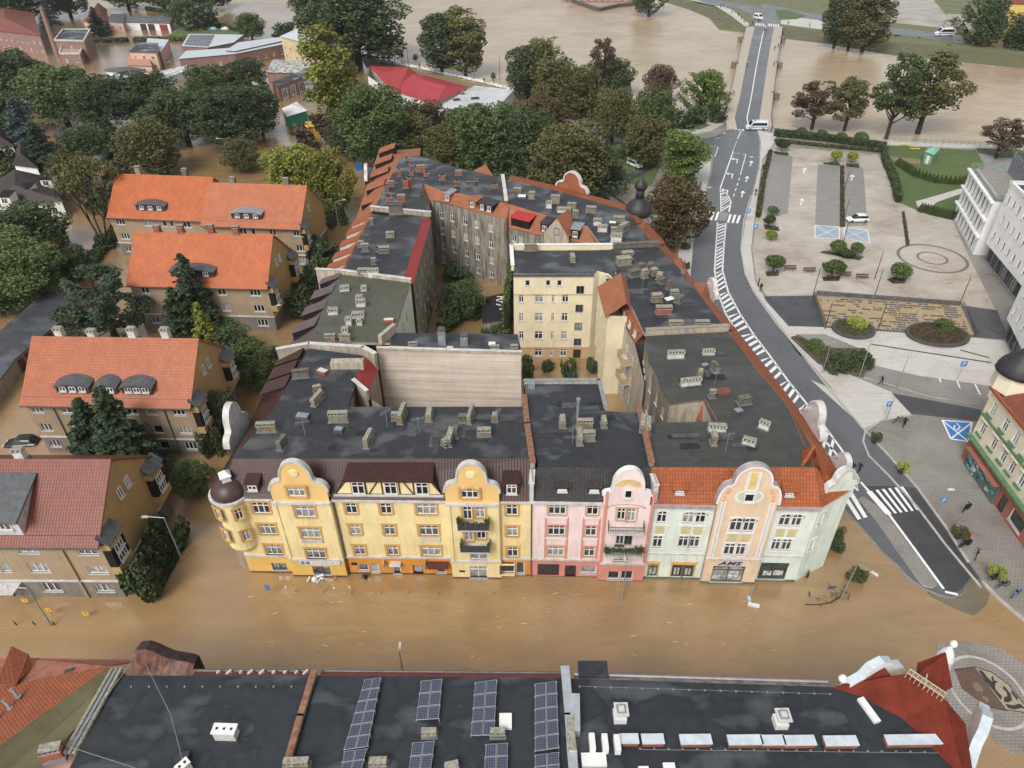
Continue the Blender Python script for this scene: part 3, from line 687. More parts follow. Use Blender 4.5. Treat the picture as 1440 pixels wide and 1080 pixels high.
# parking bays and flower strip
DP = paving('bay_pavers', (.30, .285, .27), (.26, .25, .235), (.16, .15, .14), 8, .35, .07, .45, .4, (.3, .27, .23), .3)
sheet('parking_bay', [(1084, 217), (1115, 220), (1108, 300), (1078, 306), (1072, 290), (1078, 240)], DP, .058)
sheet('parking_bay', [(1150, 231), (1180, 233), (1181, 318), (1146, 316)], DP, .058)
sheet('parking_bay', [(1188, 233), (1214, 237), (1220, 318), (1187, 318)], DP, .058)
BLUE = flat('blue_paint', (.05, .2, .5), .5, var=.2)
LBLUE = flat('worn_blue_paint', (.30, .36, .42), .5, var=.4, scale=4)
mb = MB()
for q in ([(1146, 317), (1180, 319), (1180, 336), (1146, 334)], [(1187, 320), (1220, 324), (1223, 342), (1187, 334)]):
 mb.sheet(poly(q, .062), 1); line(mb, [*q, q[0]], .16, .067); line(mb, [q[0], q[2]], .12, .0675); line(mb, [q[1], q[3]], .12, .068)
struct('worn_disabled_parking_boxes', mb, [LINE, LBLUE])
q = [(1325, 591), (1367, 594), (1362, 621), (1337, 617)]; mb = MB(); mb.sheet(poly(q, .066), 1)
line(mb, [*q, q[0]], .22, .071); line(mb, [q[0], q[2]], .2, .0715); line(mb, [q[1], q[3]], .2, .072)
line(mb, [(1345, 595), (1350, 600), (1347, 605), (1341, 602), (1343, 598)], .16, .073); struct('disabled_parking_box', mb, [LINE, BLUE])
# rings in the paving
mb = MB(); c = G(1311, 363, .06)
for r0, r1 in ((6.3, 5.7), (2.8, 2.35)):
 for k in range(48):
  t, u = 2*math.pi*k/48, 2*math.pi*(k+1)/48
  mb.sheet([(c.x+math.cos(t)*r0, c.y+math.sin(t)*r0, .06), (c.x+math.cos(u)*r0, c.y+math.sin(u)*r0, .06), (c.x+math.cos(u)*r1, c.y+math.sin(u)*r1, .06), (c.x+math.cos(t)*r1, c.y+math.sin(t)*r1, .06)])
struct('paved_rings', mb, flat('ring_stone', (.17, .15, .13), .6))
mb = MB()
for a, b in (((1225, 484), (1394, 510)), ((1350, 492), (1391, 503))): line(mb, [a, b], .35, .062)
struct('drain_channels', mb, flat('channel_stone', (.06, .06, .06), .5))
# road markings
mb = MB()
line(mb, [(1042, 184), (1037, 196)], .2); line(mb, [(1036, 199), (1030, 213)], .2, dash=(1, .8))
line(mb, [(1031, 213), (1013, 264)], .25); line(mb, [(1033, 215), (1049, 217)], .18, dash=(1.2, .8)); line(mb, [(1049, 217), (1041, 246)], .18)
line(mb, [(1040, 250), (1031, 278)], .2, dash=(1.8, 1.8))
line(mb, [(975, 202), (1010, 207), (1005, 221)], .18); line(mb, [(1005, 195), (1015, 193)], .15)
hatch = [((1013, 264), (1013, 266)), ((1013.5, 275), (1024, 275)), ((1014, 290), (1028, 284)), ((1014, 298), (1025, 298)), None,
         ((1009, 313), (1021, 314)), ((1007, 345), (1018, 345)), ((1005, 380), (1016, 380)), ((1009, 410), (1024, 410)), ((1020, 440), (1040, 440)), ((1036, 467), (1059, 469)), ((1060, 502), (1084, 502)), ((1086, 537), (1108, 535)), ((1113, 572), (1134, 567)), ((1140, 608), (1160, 600)), ((1168, 645), (1184, 633)), ((1188, 672), (1199, 658)), ((1207, 690), (1210, 678))]
prev = None
for hq in hatch:
 if hq and prev:
  l0, l1, r0, r1 = G(*prev[0], .062), G(*hq[0], .062), G(*prev[1], .062), G(*hq[1], .062)
  line(mb, [prev[0], hq[0]], .28); line(mb, [prev[1], hq[1]], .28)
  L = (l1-l0).length; n = max(1, round(L/1.55))
  for k in range(n):
   t = k/n; t2 = t+.7/max(L, .1); sk = 2.2/max(L, .1)
   mb.sheet([l0.lerp(l1, min(1, t+sk*.5)), l0.lerp(l1, min(1, t2+sk*.5)), r0.lerp(r1, max(0, t2-sk*.5)), r0.lerp(r1, max(0, t-sk*.5))])
 prev = hq
def stripes(a0, a1, b0, b1, n, f=.5, z=.062):
 for k in range(n):
  t, u = (k)/(n-1+f), (k+f)/(n-1+f); P = lambda p, q, s: G(p[0]+(q[0]-p[0])*s, p[1]+(q[1]-p[1])*s, z); mb.sheet([P(a0, a1, t), P(a0, a1, u), P(b0, b1, u), P(b0, b1, t)])
stripes((1026, 174), (1046, 175), (1023, 181), (1046, 184), 5, .55, z=.07)
stripes((983, 296), (1012, 298), (978, 308), (1008, 310), 5); stripes((1026, 301), (1042, 303), (1022, 313), (1038, 314), 3)
stripes((1231, 689), (1270, 684), (1258, 722), (1293, 717), 5, .45)
stripes((1188, 703), (1199, 692), (1206, 731), (1220, 727), 2, .62)
line(mb, [(1162, 622), (1222, 691), (1250, 723), (1284, 769), (1327, 828)], .3); line(mb, [(1222, 691), (1250, 723)], .75, .066)
line(mb, [(1329, 832), (1347, 836)], .3, .062)
def arrow(x, y, turn, z=.062):
 p = G(x, y, z); q = G(x+4, y-14, z); d = (q-p).normalized(); s = Vector((d.y, -d.x, 0)); P = lambda a, b: p+d*a+s*b
 if turn: mb.sheet([P(-2, .1), P(.9, .1), P(.9, -.15), P(-2, -.15)]); mb.sheet([P(.9, .1), P(1.3, .1), P(1.3, -1.0), P(.9, -1.0)]); mb.sheet([P(1.1, -1.9), P(.3, -.9), P(1.9, -.9)])
 else: mb.sheet([P(-2, .12), P(1, .12), P(1, -.12), P(-2, -.12)]); mb.sheet([P(.8, -.6), P(2.3, 0), P(.8, .6)])
for x, y, t in ((1037, 226, 1), (1030, 247, 1), (1023, 270, 1), (1056, 230, 0), (1050, 252, 0), (1044, 273, 0)): arrow(x, y, t)
struct('road_markings', mb, LINE)
sheet('wet_road', [(1218, 683), (1272, 684), (1290, 687), (1330, 742), (1362, 792), (1378, 815), (1364, 813), (1350, 831), (1331, 834), (1250, 720)], paving('wet_dark_asphalt', (.06, .062, .066), (.066, .067, .07), (.06, .06, .062), 30, 30, .01, .3, .5, (.035, .034, .032), .2), .0585)
mb = MB(); mb.sheet(poly([(1013, 298), (1025, 299), (1021, 311), (1010, 310)], .07)); struct('refuge_island', mb, COB)
cov('traffic_island', [(1207, 701), (1214, 698), (1234, 712), (1247, 724), (1316, 816), (1318, 822), (1312, 826), (1300, 824), (1293, 817), (1231, 730)], COB, .16)
mb = MB()
for L_ in (ROADR[3:-2],):
 for a, b in zip(L_[:-1], L_[1:]):
  p, q = G(*a, .2), G(*b, .2); mb.obox(((p.x+q.x)/2, (p.y+q.y)/2), math.atan2(q.y-p.y, q.x-p.x), (q-p).length/2, .13, .03, .2)
struct('kerb', mb, KERB)
mb = MB(); pts = [(1382, 817), (1402, 838), (1425, 858), (1445, 874)]
for a, b in zip(pts[:-1], pts[1:]):
 p, q = G(*a, .2), G(*b, .2); mb.obox(((p.x+q.x)/2, (p.y+q.y)/2), math.atan2(q.y-p.y, q.x-p.x), (q-p).length/2, .15, -.3, .2)
struct('kerb', mb, KERB)
mb = MB(); pts = [(1282, 583), (1240, 590), (1217, 606), (1214, 620), (1222, 640), (1250, 668), (1290, 712), (1330, 765), (1380, 825)]
for a, b in zip(pts[:-1], pts[1:]):
 p, q = G(*a, .2), G(*b, .2); mb.obox(((p.x+q.x)/2, (p.y+q.y)/2), math.atan2(q.y-p.y, q.x-p.x), (q-p).length/2, .12, .03, .17)
struct('kerb', mb, KERB)
sheet('shallow_water', [(1300, 829), (1322, 837), (1340, 841), (1354, 836), (1364, 812), (1380, 817), (1392, 835), (1388, 850), (1370, 866), (1352, 860), (1330, 850), (1310, 840)], water_mat('shallow_water', (.12, .1, .065), (.17, .135, .08), .1, 1.9, .3), .006)
# left pavement by the junction
cov('pavement', [(975, 208), (990, 210), (1000, 222), (998, 246), (986, 290), (976, 330), (970, 400), (952, 400), (955, 330), (975, 250), (972, 235), (978, 222)], LPAVE, .14)
cov('pavement', [(925, 180), (975, 188), (1000, 184), (1021, 172), (1013, 163), (985, 170), (1000, 176), (985, 182), (945, 182)], LPAVE, .14)
cov('lawn', [(925, 166), (960, 172), (1000, 168), (1000, 176), (982, 183), (945, 182), (925, 178)], GRASS, .1)
cov('park_lawn', [(700, 225), (800, 215), (870, 200), (920, 208), (928, 235), (915, 262), (880, 262), (842, 262), (790, 240)], GRASS, .12)
sheet('park_path', [(850, 258), (862, 249), (885, 243), (905, 233), (921, 233), (914, 240), (893, 251), (866, 261)], ASPH2, .17)
sheet('garden_court', [(842, 262), (866, 256), (915, 262), (945, 300), (925, 330), (900, 300)], flat('court_soil', (.24, .22, .17), .8, var=.35), .165)
# mosaic roundel on the square at the lower right
z = .05; c = G(1388, 968, z)
mb = MB(); n = 40; P = [(c.x+math.cos(2*math.pi*k/n)*4.6*(1+.22*math.sin(3*2*math.pi*k/n+1)), c.y+.2+math.sin(2*math.pi*k/n)*6.0*(1+.12*math.sin(5*2*math.pi*k/n)), .05) for k in range(n)]
P = poly([(1318, 905), (1360, 902), (1410, 912), (1445, 938), (1475, 985), (1480, 1045), (1450, 1062), (1425, 1060), (1405, 1048), (1390, 1032), (1350, 1020), (1320, 960)], .05); mb.prism([(p.x, p.y) for p in P], -.3, .05); struct('cobbled_islet', mb, COB)
mb = MB(); c = (G(1337, 945, .06)+G(1437, 990, .06))/2; c = G(1389, 972, .06)
for k in range(48):
 t, u = 2*math.pi*k/48, 2*math.pi*(k+1)/48
 q = lambda a, r: (c.x+math.cos(a)*r, c.y+math.sin(a)*r*1.12, .056)
 mb.sheet([q(t, 3.3), q(u, 3.3), q(u, 3.05), q(t, 3.05)], 0); mb.sheet([q(t, 3.05), q(u, 3.05), (c.x, c.y, .056)], 1)
sh = lambda pts, m, zz: mb.sheet([(c.x+x*1.02, c.y+y*1.02, zz) for x, y in pts], m)
sh([(-1.9, 2.2), (.1, 2.45), (.75, -1.9), (-.9, -1.5), (-2.2, .3)], 2, .062); sh([(.1, 2.45), (1.4, 1.9), (2.3, .6), (2.75, -2.2), (.75, -1.9)], 3, .0625)
sh([(-1.9, 2.2), (.1, 2.45), (1.4, 1.9), (2.3, .6), (2.75, -2.2), (-.9, -1.5), (-1.05, -1.42), (2.6, -2.05), (2.2, .55), (1.35, 1.8), (.1, 2.35), (-1.9, 2.1)], 4, .068)
for w_ in ([(.25, 2.1), (.6, 2.0), (.75, 1.2), (1.0, .8), (.8, .1), (1.0, -.5), (.7, -.9), (.55, 0), (.3, 1.0)], [(1.0, 1.3), (1.3, 1.5), (1.15, 1.0), (1.5, .9), (1.1, .75), (.9, .4), (.95, .9)],
           [(1.5, .3), (1.75, .5), (1.9, -.3), (1.7, -.9), (1.2, -1.1), (.9, -1.0), (1.1, -.6), (1.5, -.5), (1.6, -.1)], [(.9, -1.2), (1.5, -1.35), (2.2, -1.2), (2.5, -1.9), (2.1, -1.6), (1.4, -1.75), (.9, -1.6)], [(2.0, -.2), (2.2, .1), (2.35, -.7), (2.1, -.9)]):
 sh(w_, 4, .067)
for w_ in ([(-1.1, .6), (-.7, .9), (-.4, .7), (-.3, .2), (-.6, -.1), (-1.0, .1)], [(-.9, -.6), (-.6, -.4), (-.3, -.8), (-.6, -1.1)]): sh(w_, 5, .067)
struct('mosaic_roundel', mb, [KERB, COB, flat('brown_mosaic', (.12, .075, .055), .6, var=.3, scale=8), flat('sand_mosaic', (.33, .28, .2), .6, var=.3, scale=8), flat('black_mosaic', (.04, .036, .032), .6, var=.3, scale=8), flat('pale_mosaic', (.2, .14, .11), .6, var=.3, scale=8)])
# far bank
Z2 = 1.8
bankT = [(1000, 3), (1012, 8), (1030, 22), (1048, 38)]; bankW = [(938, 6), (968, 14), (990, 22), (1008, 42), (1047, 47)]
mb = MB(); a = poly([(930, -12), (965, 0), *bankT], Z2); b = poly([(900, -6), (935, 5), *bankW[1:]], -.05)
b = poly([(905, -10), (935, 4), (968, 14), (996, 26), (1010, 42), (1046, 46)], -.05)
for k in range(5): mb.face([b[k], b[k+1], a[k+1], a[k]])
a = poly([(1101, 38), (1160, 44), (1250, 58), (1340, 68), (1440, 78), (1700, 110)], Z2); b = poly([(1102, 55), (1160, 62), (1250, 78), (1340, 87), (1440, 97), (1700, 130)], -.05)
for k in range(5): mb.face([b[k], b[k+1], a[k+1], a[k]])
struct('river_bank', mb, paving('bank_grass', (.11, .115, .05), (.1, .1, .05), (.1, .1, .05), 3, 3, 0, .9, .7, (.14, .115, .07), .2))
P = poly([(930, -12), (965, 0), *bankT, (1062, 40), (1098, 41), (1101, 38), (1160, 44), (1250, 58), (1340, 68), (1440, 78), (1700, 110), (1700, -60), (930, -60)], Z2)
mb = MB(); mb.prism([(p.x, p.y) for p in P], .2, Z2); struct('far_bank', mb, paving('far_grass', (.13, .15, .06), (.12, .14, .055), (.1, .1, .05), 4, 4, 0, .9, .6, (.17, .15, .09), .1))
z = Z2+.01
sheet('far_path', [(958, -3), (1000, 3), (1030, 14), (1054, 34), (1049, 38), (1028, 22), (1005, 8), (980, 2)], LPAVE, z)
sheet('far_road', [(970, -12), (1010, 0), (1050, 7), (1078, 14), (1096, 40), (1064, 38), (1055, 20), (1040, 12), (1005, 8), (985, 2)], ASPH, z+.01)
sheet('far_road', [(1070, 4), (1110, 12), (1150, 20), (1230, 36), (1330, 47), (1440, 62), (1700, 96), (1700, 108), (1440, 72), (1330, 58), (1240, 46), (1150, 31), (1100, 22), (1096, 40), (1078, 38)], ASPH, z+.02)
sheet('far_pavement', [(1098, 22), (1150, 28), (1172, 38), (1160, 42), (1098, 34)], LPAVE, z+.03)
sheet('verge', [(1090, 14), (1105, 14), (1135, 22), (1120, 27), (1096, 28)], GRASS, z+.04)
sheet('concrete_yard', [(1225, -8), (1310, -4), (1332, 24), (1340, 41), (1240, 30)], flat('yard_concrete', (.36, .34, .3), .7, var=.25, scale=.12), z+.03)
mb = MB(); line(mb, [(1080, 40), (1072, 32)], .25, z+.05); stripes((1063, 32), (1074, 33), (1062, 36), (1074, 37), 5, .5, z+.05); stripes((1080, 33), (1095, 34), (1081, 37), (1096, 38), 5, .5, z+.05)
line(mb, [(1130, 20), (1235, 38), (1340, 50), (1440, 64)], .3, z+.05, dash=(3, 5)); struct('far_road_markings', mb, LINE)
# bridge
def bz(py): return .05 if py >= 182 else (1.9 if py <= 150 else .05+1.85*(182-py)/32)
BL = [(1021, 182), (1017, 166), (1025, 140), (1034, 98), (1041, 68), (1049, 38)]; BR = [(1086, 182), (1084, 166), (1087, 138), (1092, 96), (1096, 68), (1101, 38)]
br = thing('road_bridge', 'long flat road bridge with pale pavements crossing the swollen brown river', 'bridge', tuple(G(1055, 150, 0)))
mb = MB(); mr = MB(); mp = MB()
for k in range(5):
 l0, l1, r0, r1 = G(*BL[k], bz(BL[k][1])), G(*BL[k+1], bz(BL[k+1][1])), G(*BR[k], bz(BR[k][1])), G(*BR[k+1], bz(BR[k+1][1]))
 dn = Vector((0, 0, -1.1)); mb.hexa([l0+dn, r0+dn, r1+dn, l1+dn, l0, r0, r1, l1], 0)
 for s, e, t in ((.0, .24, 0), (.76, 1.0, 0)):
  up_ = Vector((0, 0, .15)); a, b, c, d = l0.lerp(r0, s), l0.lerp(r0, e), l1.lerp(r1, e), l1.lerp(r1, s); mp.hexa([a, b, c, d, a+up_, b+up_, c+up_, d+up_])
 up_ = Vector((0, 0, .012)); a, b, c, d = l0.lerp(r0, .241), l0.lerp(r0, .759), l1.lerp(r1, .759), l1.lerp(r1, .241); mr.face([a+up_, b+up_, c+up_, d+up_], 0)
 up_ = Vector((0, 0, .02)); a, b, c, d = l0.lerp(r0, .49), l0.lerp(r0, .51), l1.lerp(r1, .51), l1.lerp(r1, .49); mr.face([a+up_, b+up_, c+up_, d+up_], 1)
mb.build('deck', flat('bridge_concrete', (.3, .26, .21), .8, var=.3), br); mr.build('roadway', [ASPH, LINE], br); mp.build('pavement', flat('tan_pavement', (.42, .37, .30), .7, var=.15), br)
for LL in (BL, BR):
 mb = MB()
 for a, b in zip(LL[:-1], LL[1:]):
  p, q = G(*a, bz(a[1])), G(*b, bz(b[1])); L = (q-p).length; n = max(1, int(L/2.5)); zz = Vector((0, 0, 1.05))
  mb.tube(p+zz, q+zz, .06, n=5); mb.tube(p+zz*.55, q+zz*.55, .04, n=4)
  for k in range(n): t = p.lerp(q, k/n); mb.tube(t, t+zz, .05, n=4)
 mb.build('railing', DSTEEL, br)
for py in (60, 96, 140):
 for LL, sg in ((BL, -1), (BR, 1)):
  i = [j for j in range(5) if LL[j][1] >= py >= LL[j+1][1]][0]; t = (LL[i][1]-py)/(LL[i][1]-LL[i+1][1]); p = G(LL[i][0]+(LL[i+1][0]-LL[i][0])*t, py, 0)
  mb = MB(); mb.obox((p.x+sg*.5, p.y), .16, .8, 1.5, -1, 1.9); mb.obox((p.x+sg*.5, p.y), .16, .9, 1.6, 1.9, 2.05); mb.build('pier_head', flat('old_stone', (.2, .16, .12), .9, var=.4), br)
mb = MB(); rr = random.Random(21)
for x, y in ((1131, 240), (1127, 284), (1198, 250)): arrow(x, y, 0, .06)
struct('car_park_arrows', mb, LINE)
mb = MB()
for k in range(46):
 p = G(rr.uniform(330, 1150), rr.uniform(830, 925), .012); a = rr.uniform(-.4, .4); s = rr.uniform(.15, .5); d = Vector((math.cos(a), math.sin(a), 0))*s; n = Vector((-d.y, d.x, 0))*.18
 mb.sheet([p-d, p-n, p+d, p+n])
o = mb.build('foam_flecks', flat('foam', (.42, .33, .22), .6)); tag(o, 'pale foam flecks drifting on the street flood', 'foam', kind='stuff')
# ---------------------------------------------------------------- the perimeter block of town houses
FELT = felt('roof_felt_wet', (.030, .033, .038), (.13, .14, .15), .8, 1.0, lo=.53)
FELT2 = felt('roof_felt_patched', (.029, .032, .037), (.12, .12, .118), .75, 1.0, mscale=.2, lo=.5)
FELT3 = felt('roof_felt_mossy', (.045, .048, .05), (.11, .115, .11), .4, 1.0, moss=.3, lo=.55)
MOSS = felt('roof_moss', (.07, .075, .06), (.12, .125, .1), .5, 1.0, moss=.85, lo=.5)
BRT = tiles('brown_roof_tiles', (.062, .030, .027), (.078, .038, .033), .3, .3, .6, .35)
SLT = tiles('dark_slate', (.05, .046, .046), (.075, .068, .066), .3, .25, .5, .4)
PSL = tiles('purple_slate', (.13, .10, .105), (.16, .125, .13), .4, .3, .6, .45)
ORT = tiles('orange_roof_tiles', (.42, .12, .045), (.33, .09, .035), .3, .38, .45, .5, .35)
OLT = tiles('old_orange_tiles', (.42, .16, .08), (.34, .12, .065), .3, .38, .5, .6, .3)
REDM = flat('red_metal_roof', (.40, .035, .035), .45, .1, .15)
YEL = plaster('yellow_plaster', (.80, .67, .35), .3); YELG = plaster('ochre_plaster', (.76, .52, .21), .15); ORN = plaster('orange_plaster', (.66, .28, .055), .15); GOLD = plaster('gold_plaster', (.74, .48, .14), .15)
PNK = plaster('pink_plaster', (.80, .66, .63), .3); DPK = plaster('dark_pink_plaster', (.62, .26, .22), .12); MNT = plaster('mint_plaster', (.68, .76, .67), .3); APR = plaster('apricot_plaster', (.72, .55, .38), .25)
CRM = plaster('cream_plaster', (.73, .64, .45), .15); CRD = plaster('cream_dark_base', (.5, .36, .2), .2); BEI = plaster('beige_render', (.50, .43, .34), .55); GRY = plaster('grey_old_render', (.33, .29, .235), .75, (.04, .036, .03)); RGH = plaster('rough_beige', (.42, .35, .27), .6)
MNW = plaster('mint_white_render', (.62, .68, .6), .35); PLN = flat('plinth', (.12, .07, .045), .8, var=.3); PLG = flat('green_plinth', (.13, .15, .11), .8, var=.3)
BLANK = plaster('blank_fire_wall', (.68, .60, .51), .12)
b_, nt_ = BLANK.node_tree.nodes['Principled BSDF'], BLANK.node_tree
_f = noise(nt_, coord(nt_, 'Object', (.04, .04, 1.6)), 1.0, 5, .7); _l = b_.inputs['Base Color'].links[0].from_socket
nt_.links.new(mixc(nt_, ramp(nt_, _f, [(.42, 0), (.62, .5)]), _l, (.33, .26, .2)), b_.inputs['Base Color'])
ZR = 14.5
def P2(pts, z=ZR): return [G(x, y, z) for x, y in pts]
def prism_part(par, name, P, z0, z1, mats, label=None):
 mb = MB(); mb.prism([(p[0], p[1]) for p in P], z0, z1, 0, 1); return mb.build(name, mats, par, label=label)
# ---- A: yellow corner house
A0, A1 = G(360, 805), G(748, 810)
A0 = wpt(A0, A1, -.6, 0)
sh_ = .6
ya = thing('town_house', 'long yellow corner house with two curved gables, brown roof and round corner turret', 'town house', tuple((A0+A1)/2), 'town houses of the flooded block')
LEN = (A1-A0).length
segs = [(0, 4.9, 0, 0, 2), (4.9, 10.75, .45, 0, 2), (10.75, 22.15, 0, 0, 1), (22.15, 27.4, .45, 0, 0), (27.4, LEN, 0, 0, 1)]
W = []
for px, z in ((365, 9.2), (378, 6.1), (388, 2.95)): W.append((FP(px, 746, A0, A1)[0] if 0 else 3.35, z, 1.75, 1.6, 'y3'))
for z in (9.2, 6.1, 2.95): W.append((7.95, z, 2.0, 1.6, 'y3'))
for u, s, wd in ((12.5, 'y', 1.15), (16.0, 'y', 1.15), (20.05, 'y3', 2.0), (28.6, 'y', 1.15)):
 for z in (9.3, 6.2, 3.05): W.append((u, z, wd, 1.55, s))
W += [(24.2, 9.1, .9, 1.9, 'y'), (25.45, 9.4, .95, 1.5, 'y'), (24.2, 5.95, .9, 1.9, 'y'), (25.45, 6.25, .95, 1.5, 'y'), (25.1, 3.05, 1.9, 1.3, 'nt')]
W += [(3.4, .45, 1.6, 1.15, 'dk'), (8.1, .35, 1.9, 1.35, 'dk'), (12.5, .5, 1.1, 1.1, 'n1'), (13.75, .25, .9, 1.5, 'n1'), (16.1, .1, .85, 1.6, 'n1'), (18.4, .05, 1.1, 1.5, 'd0'), (20.9, .3, 1.0, 1.3, 'n1'), (24.95, .05, 1.9, 2.0, 'nt'), (28.0, .5, 1.6, 1.7, 'n1'), (29.4, .3, .9, 1.9, 'n1')]
mb = MB()
for u0, u1, off, up_, lo in segs:
 ws = [hole(x) for x in W]
 facade(mb, A0, A1, -.8, .25, ws, 3, u0, u1, off); facade(mb, A0, A1, .25, 2.8, ws, {0: 5, 1: 1, 2: 2}[lo], u0, u1, off); facade(mb, A0, A1, 2.8, 11.5, ws, 0, u0, u1, off)
 if off:
  for u in (u0, u1):
   for za, zb, m in ((-.8, 2.8, {0: 5, 1: 1, 2: 2}[lo]), (2.8, 11.5, 0)):
    a, b = wpt(A0, A1, u, za, off), wpt(A0, A1, u, za, 0); mb.face([a, b, b+Vector((0, 0, zb-za)), a+Vector((0, 0, zb-za))], m)
for x in W:
 off = [s[2] for s in segs if s[0] <= x[0] <= s[1]][0]; window(ya, A0, A1, x[0], x[1], x[2], x[3], x[4], off)
# blank side and back walls
LFT = [G(300, 690, 11.3), G(361, 580, 11.3), G(396, 512, 11.3)]
flatA = P2([(328, 645), (745, 645), (737, 572), (539, 572), (490, 572), (501, 536), (510, 500), (435, 490), (385, 575)])
fr = G(745, 645, ZR); back = [wpt(A0, A1, LEN, 0), G(737, 572, ZR), G(539, 572, ZR), G(517, 558, 12.6), G(530, 517, 12.6), G(510, 497, ZR), G(436, 489, ZR), LFT[2], LFT[1], LFT[0], A0]
for a, b in zip(back[:-1], back[1:]): mb.face([(a[0], a[1], -.8), (b[0], b[1], -.8), (b[0], b[1], 11.6), (a[0], a[1], 11.6)], 4)
mb.build('wall', [YEL, ORN, GOLD, PLN, RGH, YEL], ya)
mb = MB()
for u0, u1, off, *_ in segs:
 strip(mb, A0, A1, u0-(.05 if off else 0), u1+(.05 if off else 0), 2.72, 2.95, off, off+.16); strip(mb, A0, A1, u0, u1, 11.25, 11.5, off-.02, off+.3)
for u in (5.1, 10.5, 22.35, 27.15): strip(mb, A0, A1, u-.18, u+.18, 2.97, 11.2, .45, .55, 1)
for uc in (7.95, 20.05):
 strip(mb, A0, A1, uc-1.1, uc+1.1, 5.55, 5.95, (.45 if uc < 10 else 0), (.45 if uc < 10 else 0)+.14, 2)
mb.build('cornice', [DWHITE, YEL, DWHITE], ya)
prism_part(ya, 'flat_roof', flatA, ZR-.35, ZR, [BRT, FELT2])
# mansard: front slope and left slopes
e = lambda u: wpt(A0, A1, u, 11.45, .25)
slope_roof(ya, [[e(-.4), e(LEN), fr, G(328, 645, ZR)], [Vector((*LFT[0][:2], 11.45)), e(-.4), G(328, 645, ZR)], [LFT[1]+Vector((0, 0, .1)), LFT[0]+Vector((0, 0, .1)), G(328, 645, ZR), G(385, 575, ZR)], [LFT[2]+Vector((0, 0, .1)), LFT[1]+Vector((0, 0, .1)), G(385, 575, ZR), G(435, 490, ZR)]], BRT, name='mansard_roof')
slope_roof(ya, [[G(510, 500, ZR), G(531, 519, 12.6), G(517, 557, 12.6), G(501, 536, ZR)]], REDM, name='courtyard_roof_slope')
mb = MB(); a, b = G(497, 535, ZR+.1), G(517, 557, ZR-.8)
mb.face([a, b, (b.x, b.y, 9), (a.x, a.y, 9)]); c = G(490, 572, ZR); mb.face([a, (a.x, a.y, 9), (c.x, c.y, 9), c]); a2 = G(517, 557, 12.6); d2 = G(531, 519, 12.6); c2 = G(537, 572, ZR)
mb.face([a2, c2, (c2.x, c2.y, 2), (a2.x, a2.y, 2)]); mb.face([d2, a2, (a2.x, a2.y, 0), (d2.x, d2.y, 0)]); mb.build('courtyard_wall', RGH, ya)
parapet(ya, [G(497, 535, ZR), G(517, 557, ZR-.6)], ZR-1.2, ZR+.15, .3, RGH, DWHITE)
parapet(ya, [G(395, 516, 12.2), G(435, 486, ZR), G(511, 491, ZR), G(531, 519, 12.6)], ZR-2.2, ZR+.35, .4, BEI, DWHITE)
for pf, u, w_ in (('a', 7.85, 5.6), ('b', 24.77, 5.25)):
 g = ribbon_gable(ya, A0, A1, u, 11.5, bell(w_, 12.9, 1.1, 2.6, .52), .45, [YELG, YEL, DWHITE, DWHITE], .45, .22, .6)
 mb = MB(); p = wpt(A0, A1, u, 15.35, .45); A_, d, n, L = frameof(A0, A1)
 for k in range(16):
  t, t2 = 2*math.pi*k/16, 2*math.pi*(k+1)/16; q = lambda a, r, o: wpt(A0, A1, u+math.cos(a)*r, 15.3+math.sin(a)*r, .45+o)
  mb.face([q(t, .48, .0), q(t2, .48, .0), q(t2, .40, .1), q(t, .40, .1)], 0); mb.face([q(t, .40, .1), q(t2, .40, .1), wpt(A0, A1, u, 15.3, .11+.45)], 0)
 mb.build('medallion', YEL, ya)
 window(ya, A0, A1, u-.15 if pf == 'a' else u-.2, 12.3, 1.7, 1.3, 'yv' if pf == 'b' else 'y3', .45+.2)
# side gable above the left corner, seen from behind
ls, le = LFT[0].lerp(LFT[1], .35), LFT[0].lerp(LFT[1], .95)
ribbon_gable(ya, LFT[1], LFT[0], (LFT[1]-LFT[0]).length*.42, 11.5, bell(5.2, 12.8, 1.1, 2.6, .52), .45, [YELG, DWHITE, DWHITE, DWHITE], .2, .22, .7)
# half timbered dormer
mb = MB(); u0, u1, zz = 12.2, 20.6, 13.95
P = [wpt(A0, A1, u, z, -.25) for u, z in ((11.0, 11.6), (21.9, 11.6), (20.7, zz), (12.5, zz))]; Q = [wpt(A0, A1, 11.0, 11.6, -.26), wpt(A0, A1, 21.9, 11.6, -.26), wpt(A0, A1, 20.7, 14.1, -2.4), wpt(A0, A1, 12.5, 14.1, -2.4)]
mb.face(P, 1); mb.face([P[3], P[2], Q[2], Q[3]], 0); mb.face([P[2], P[1], Q[2]], 0); mb.face([P[0], P[3], Q[3]], 0)
rr_ = [wpt(A0, A1, u, z, o) for u, z, o in ((12.2, zz+.02, .15), (21.0, zz+.02, .15), (20.9, 14.25, -2.5), (12.3, 14.25, -2.5))]; mb.face(rr_, 0)
rl = [wpt(A0, A1, u, z-.12, o) for u, z, o in ((12.2, zz+.02, .15), (21.0, zz+.02, .15), (20.9, 14.25, -2.5), (12.3, 14.25, -2.5))]; mb.face([rl[0], rl[1], rr_[1], rr_[0]], 2); mb.face(rl[::-1], 2)
strip(mb, A0, A1, 11.0, 21.9, 11.5, 11.9, -.25, -.02, 3)
def beam(u0, z0, u1, z1, t=.07):
 d = Vector((u1-u0, z1-z0)).normalized(); s = Vector((-d.y, d.x))*t; q = lambda u, z, o: wpt(A0, A1, u, z, o)
 F_ = [q(u0+s.x, z0+s.y, -.2), q(u0-s.x, z0-s.y, -.2), q(u1-s.x, z1-s.y, -.2), q(u1+s.x, z1+s.y, -.2)]; mb.face(F_, 2)
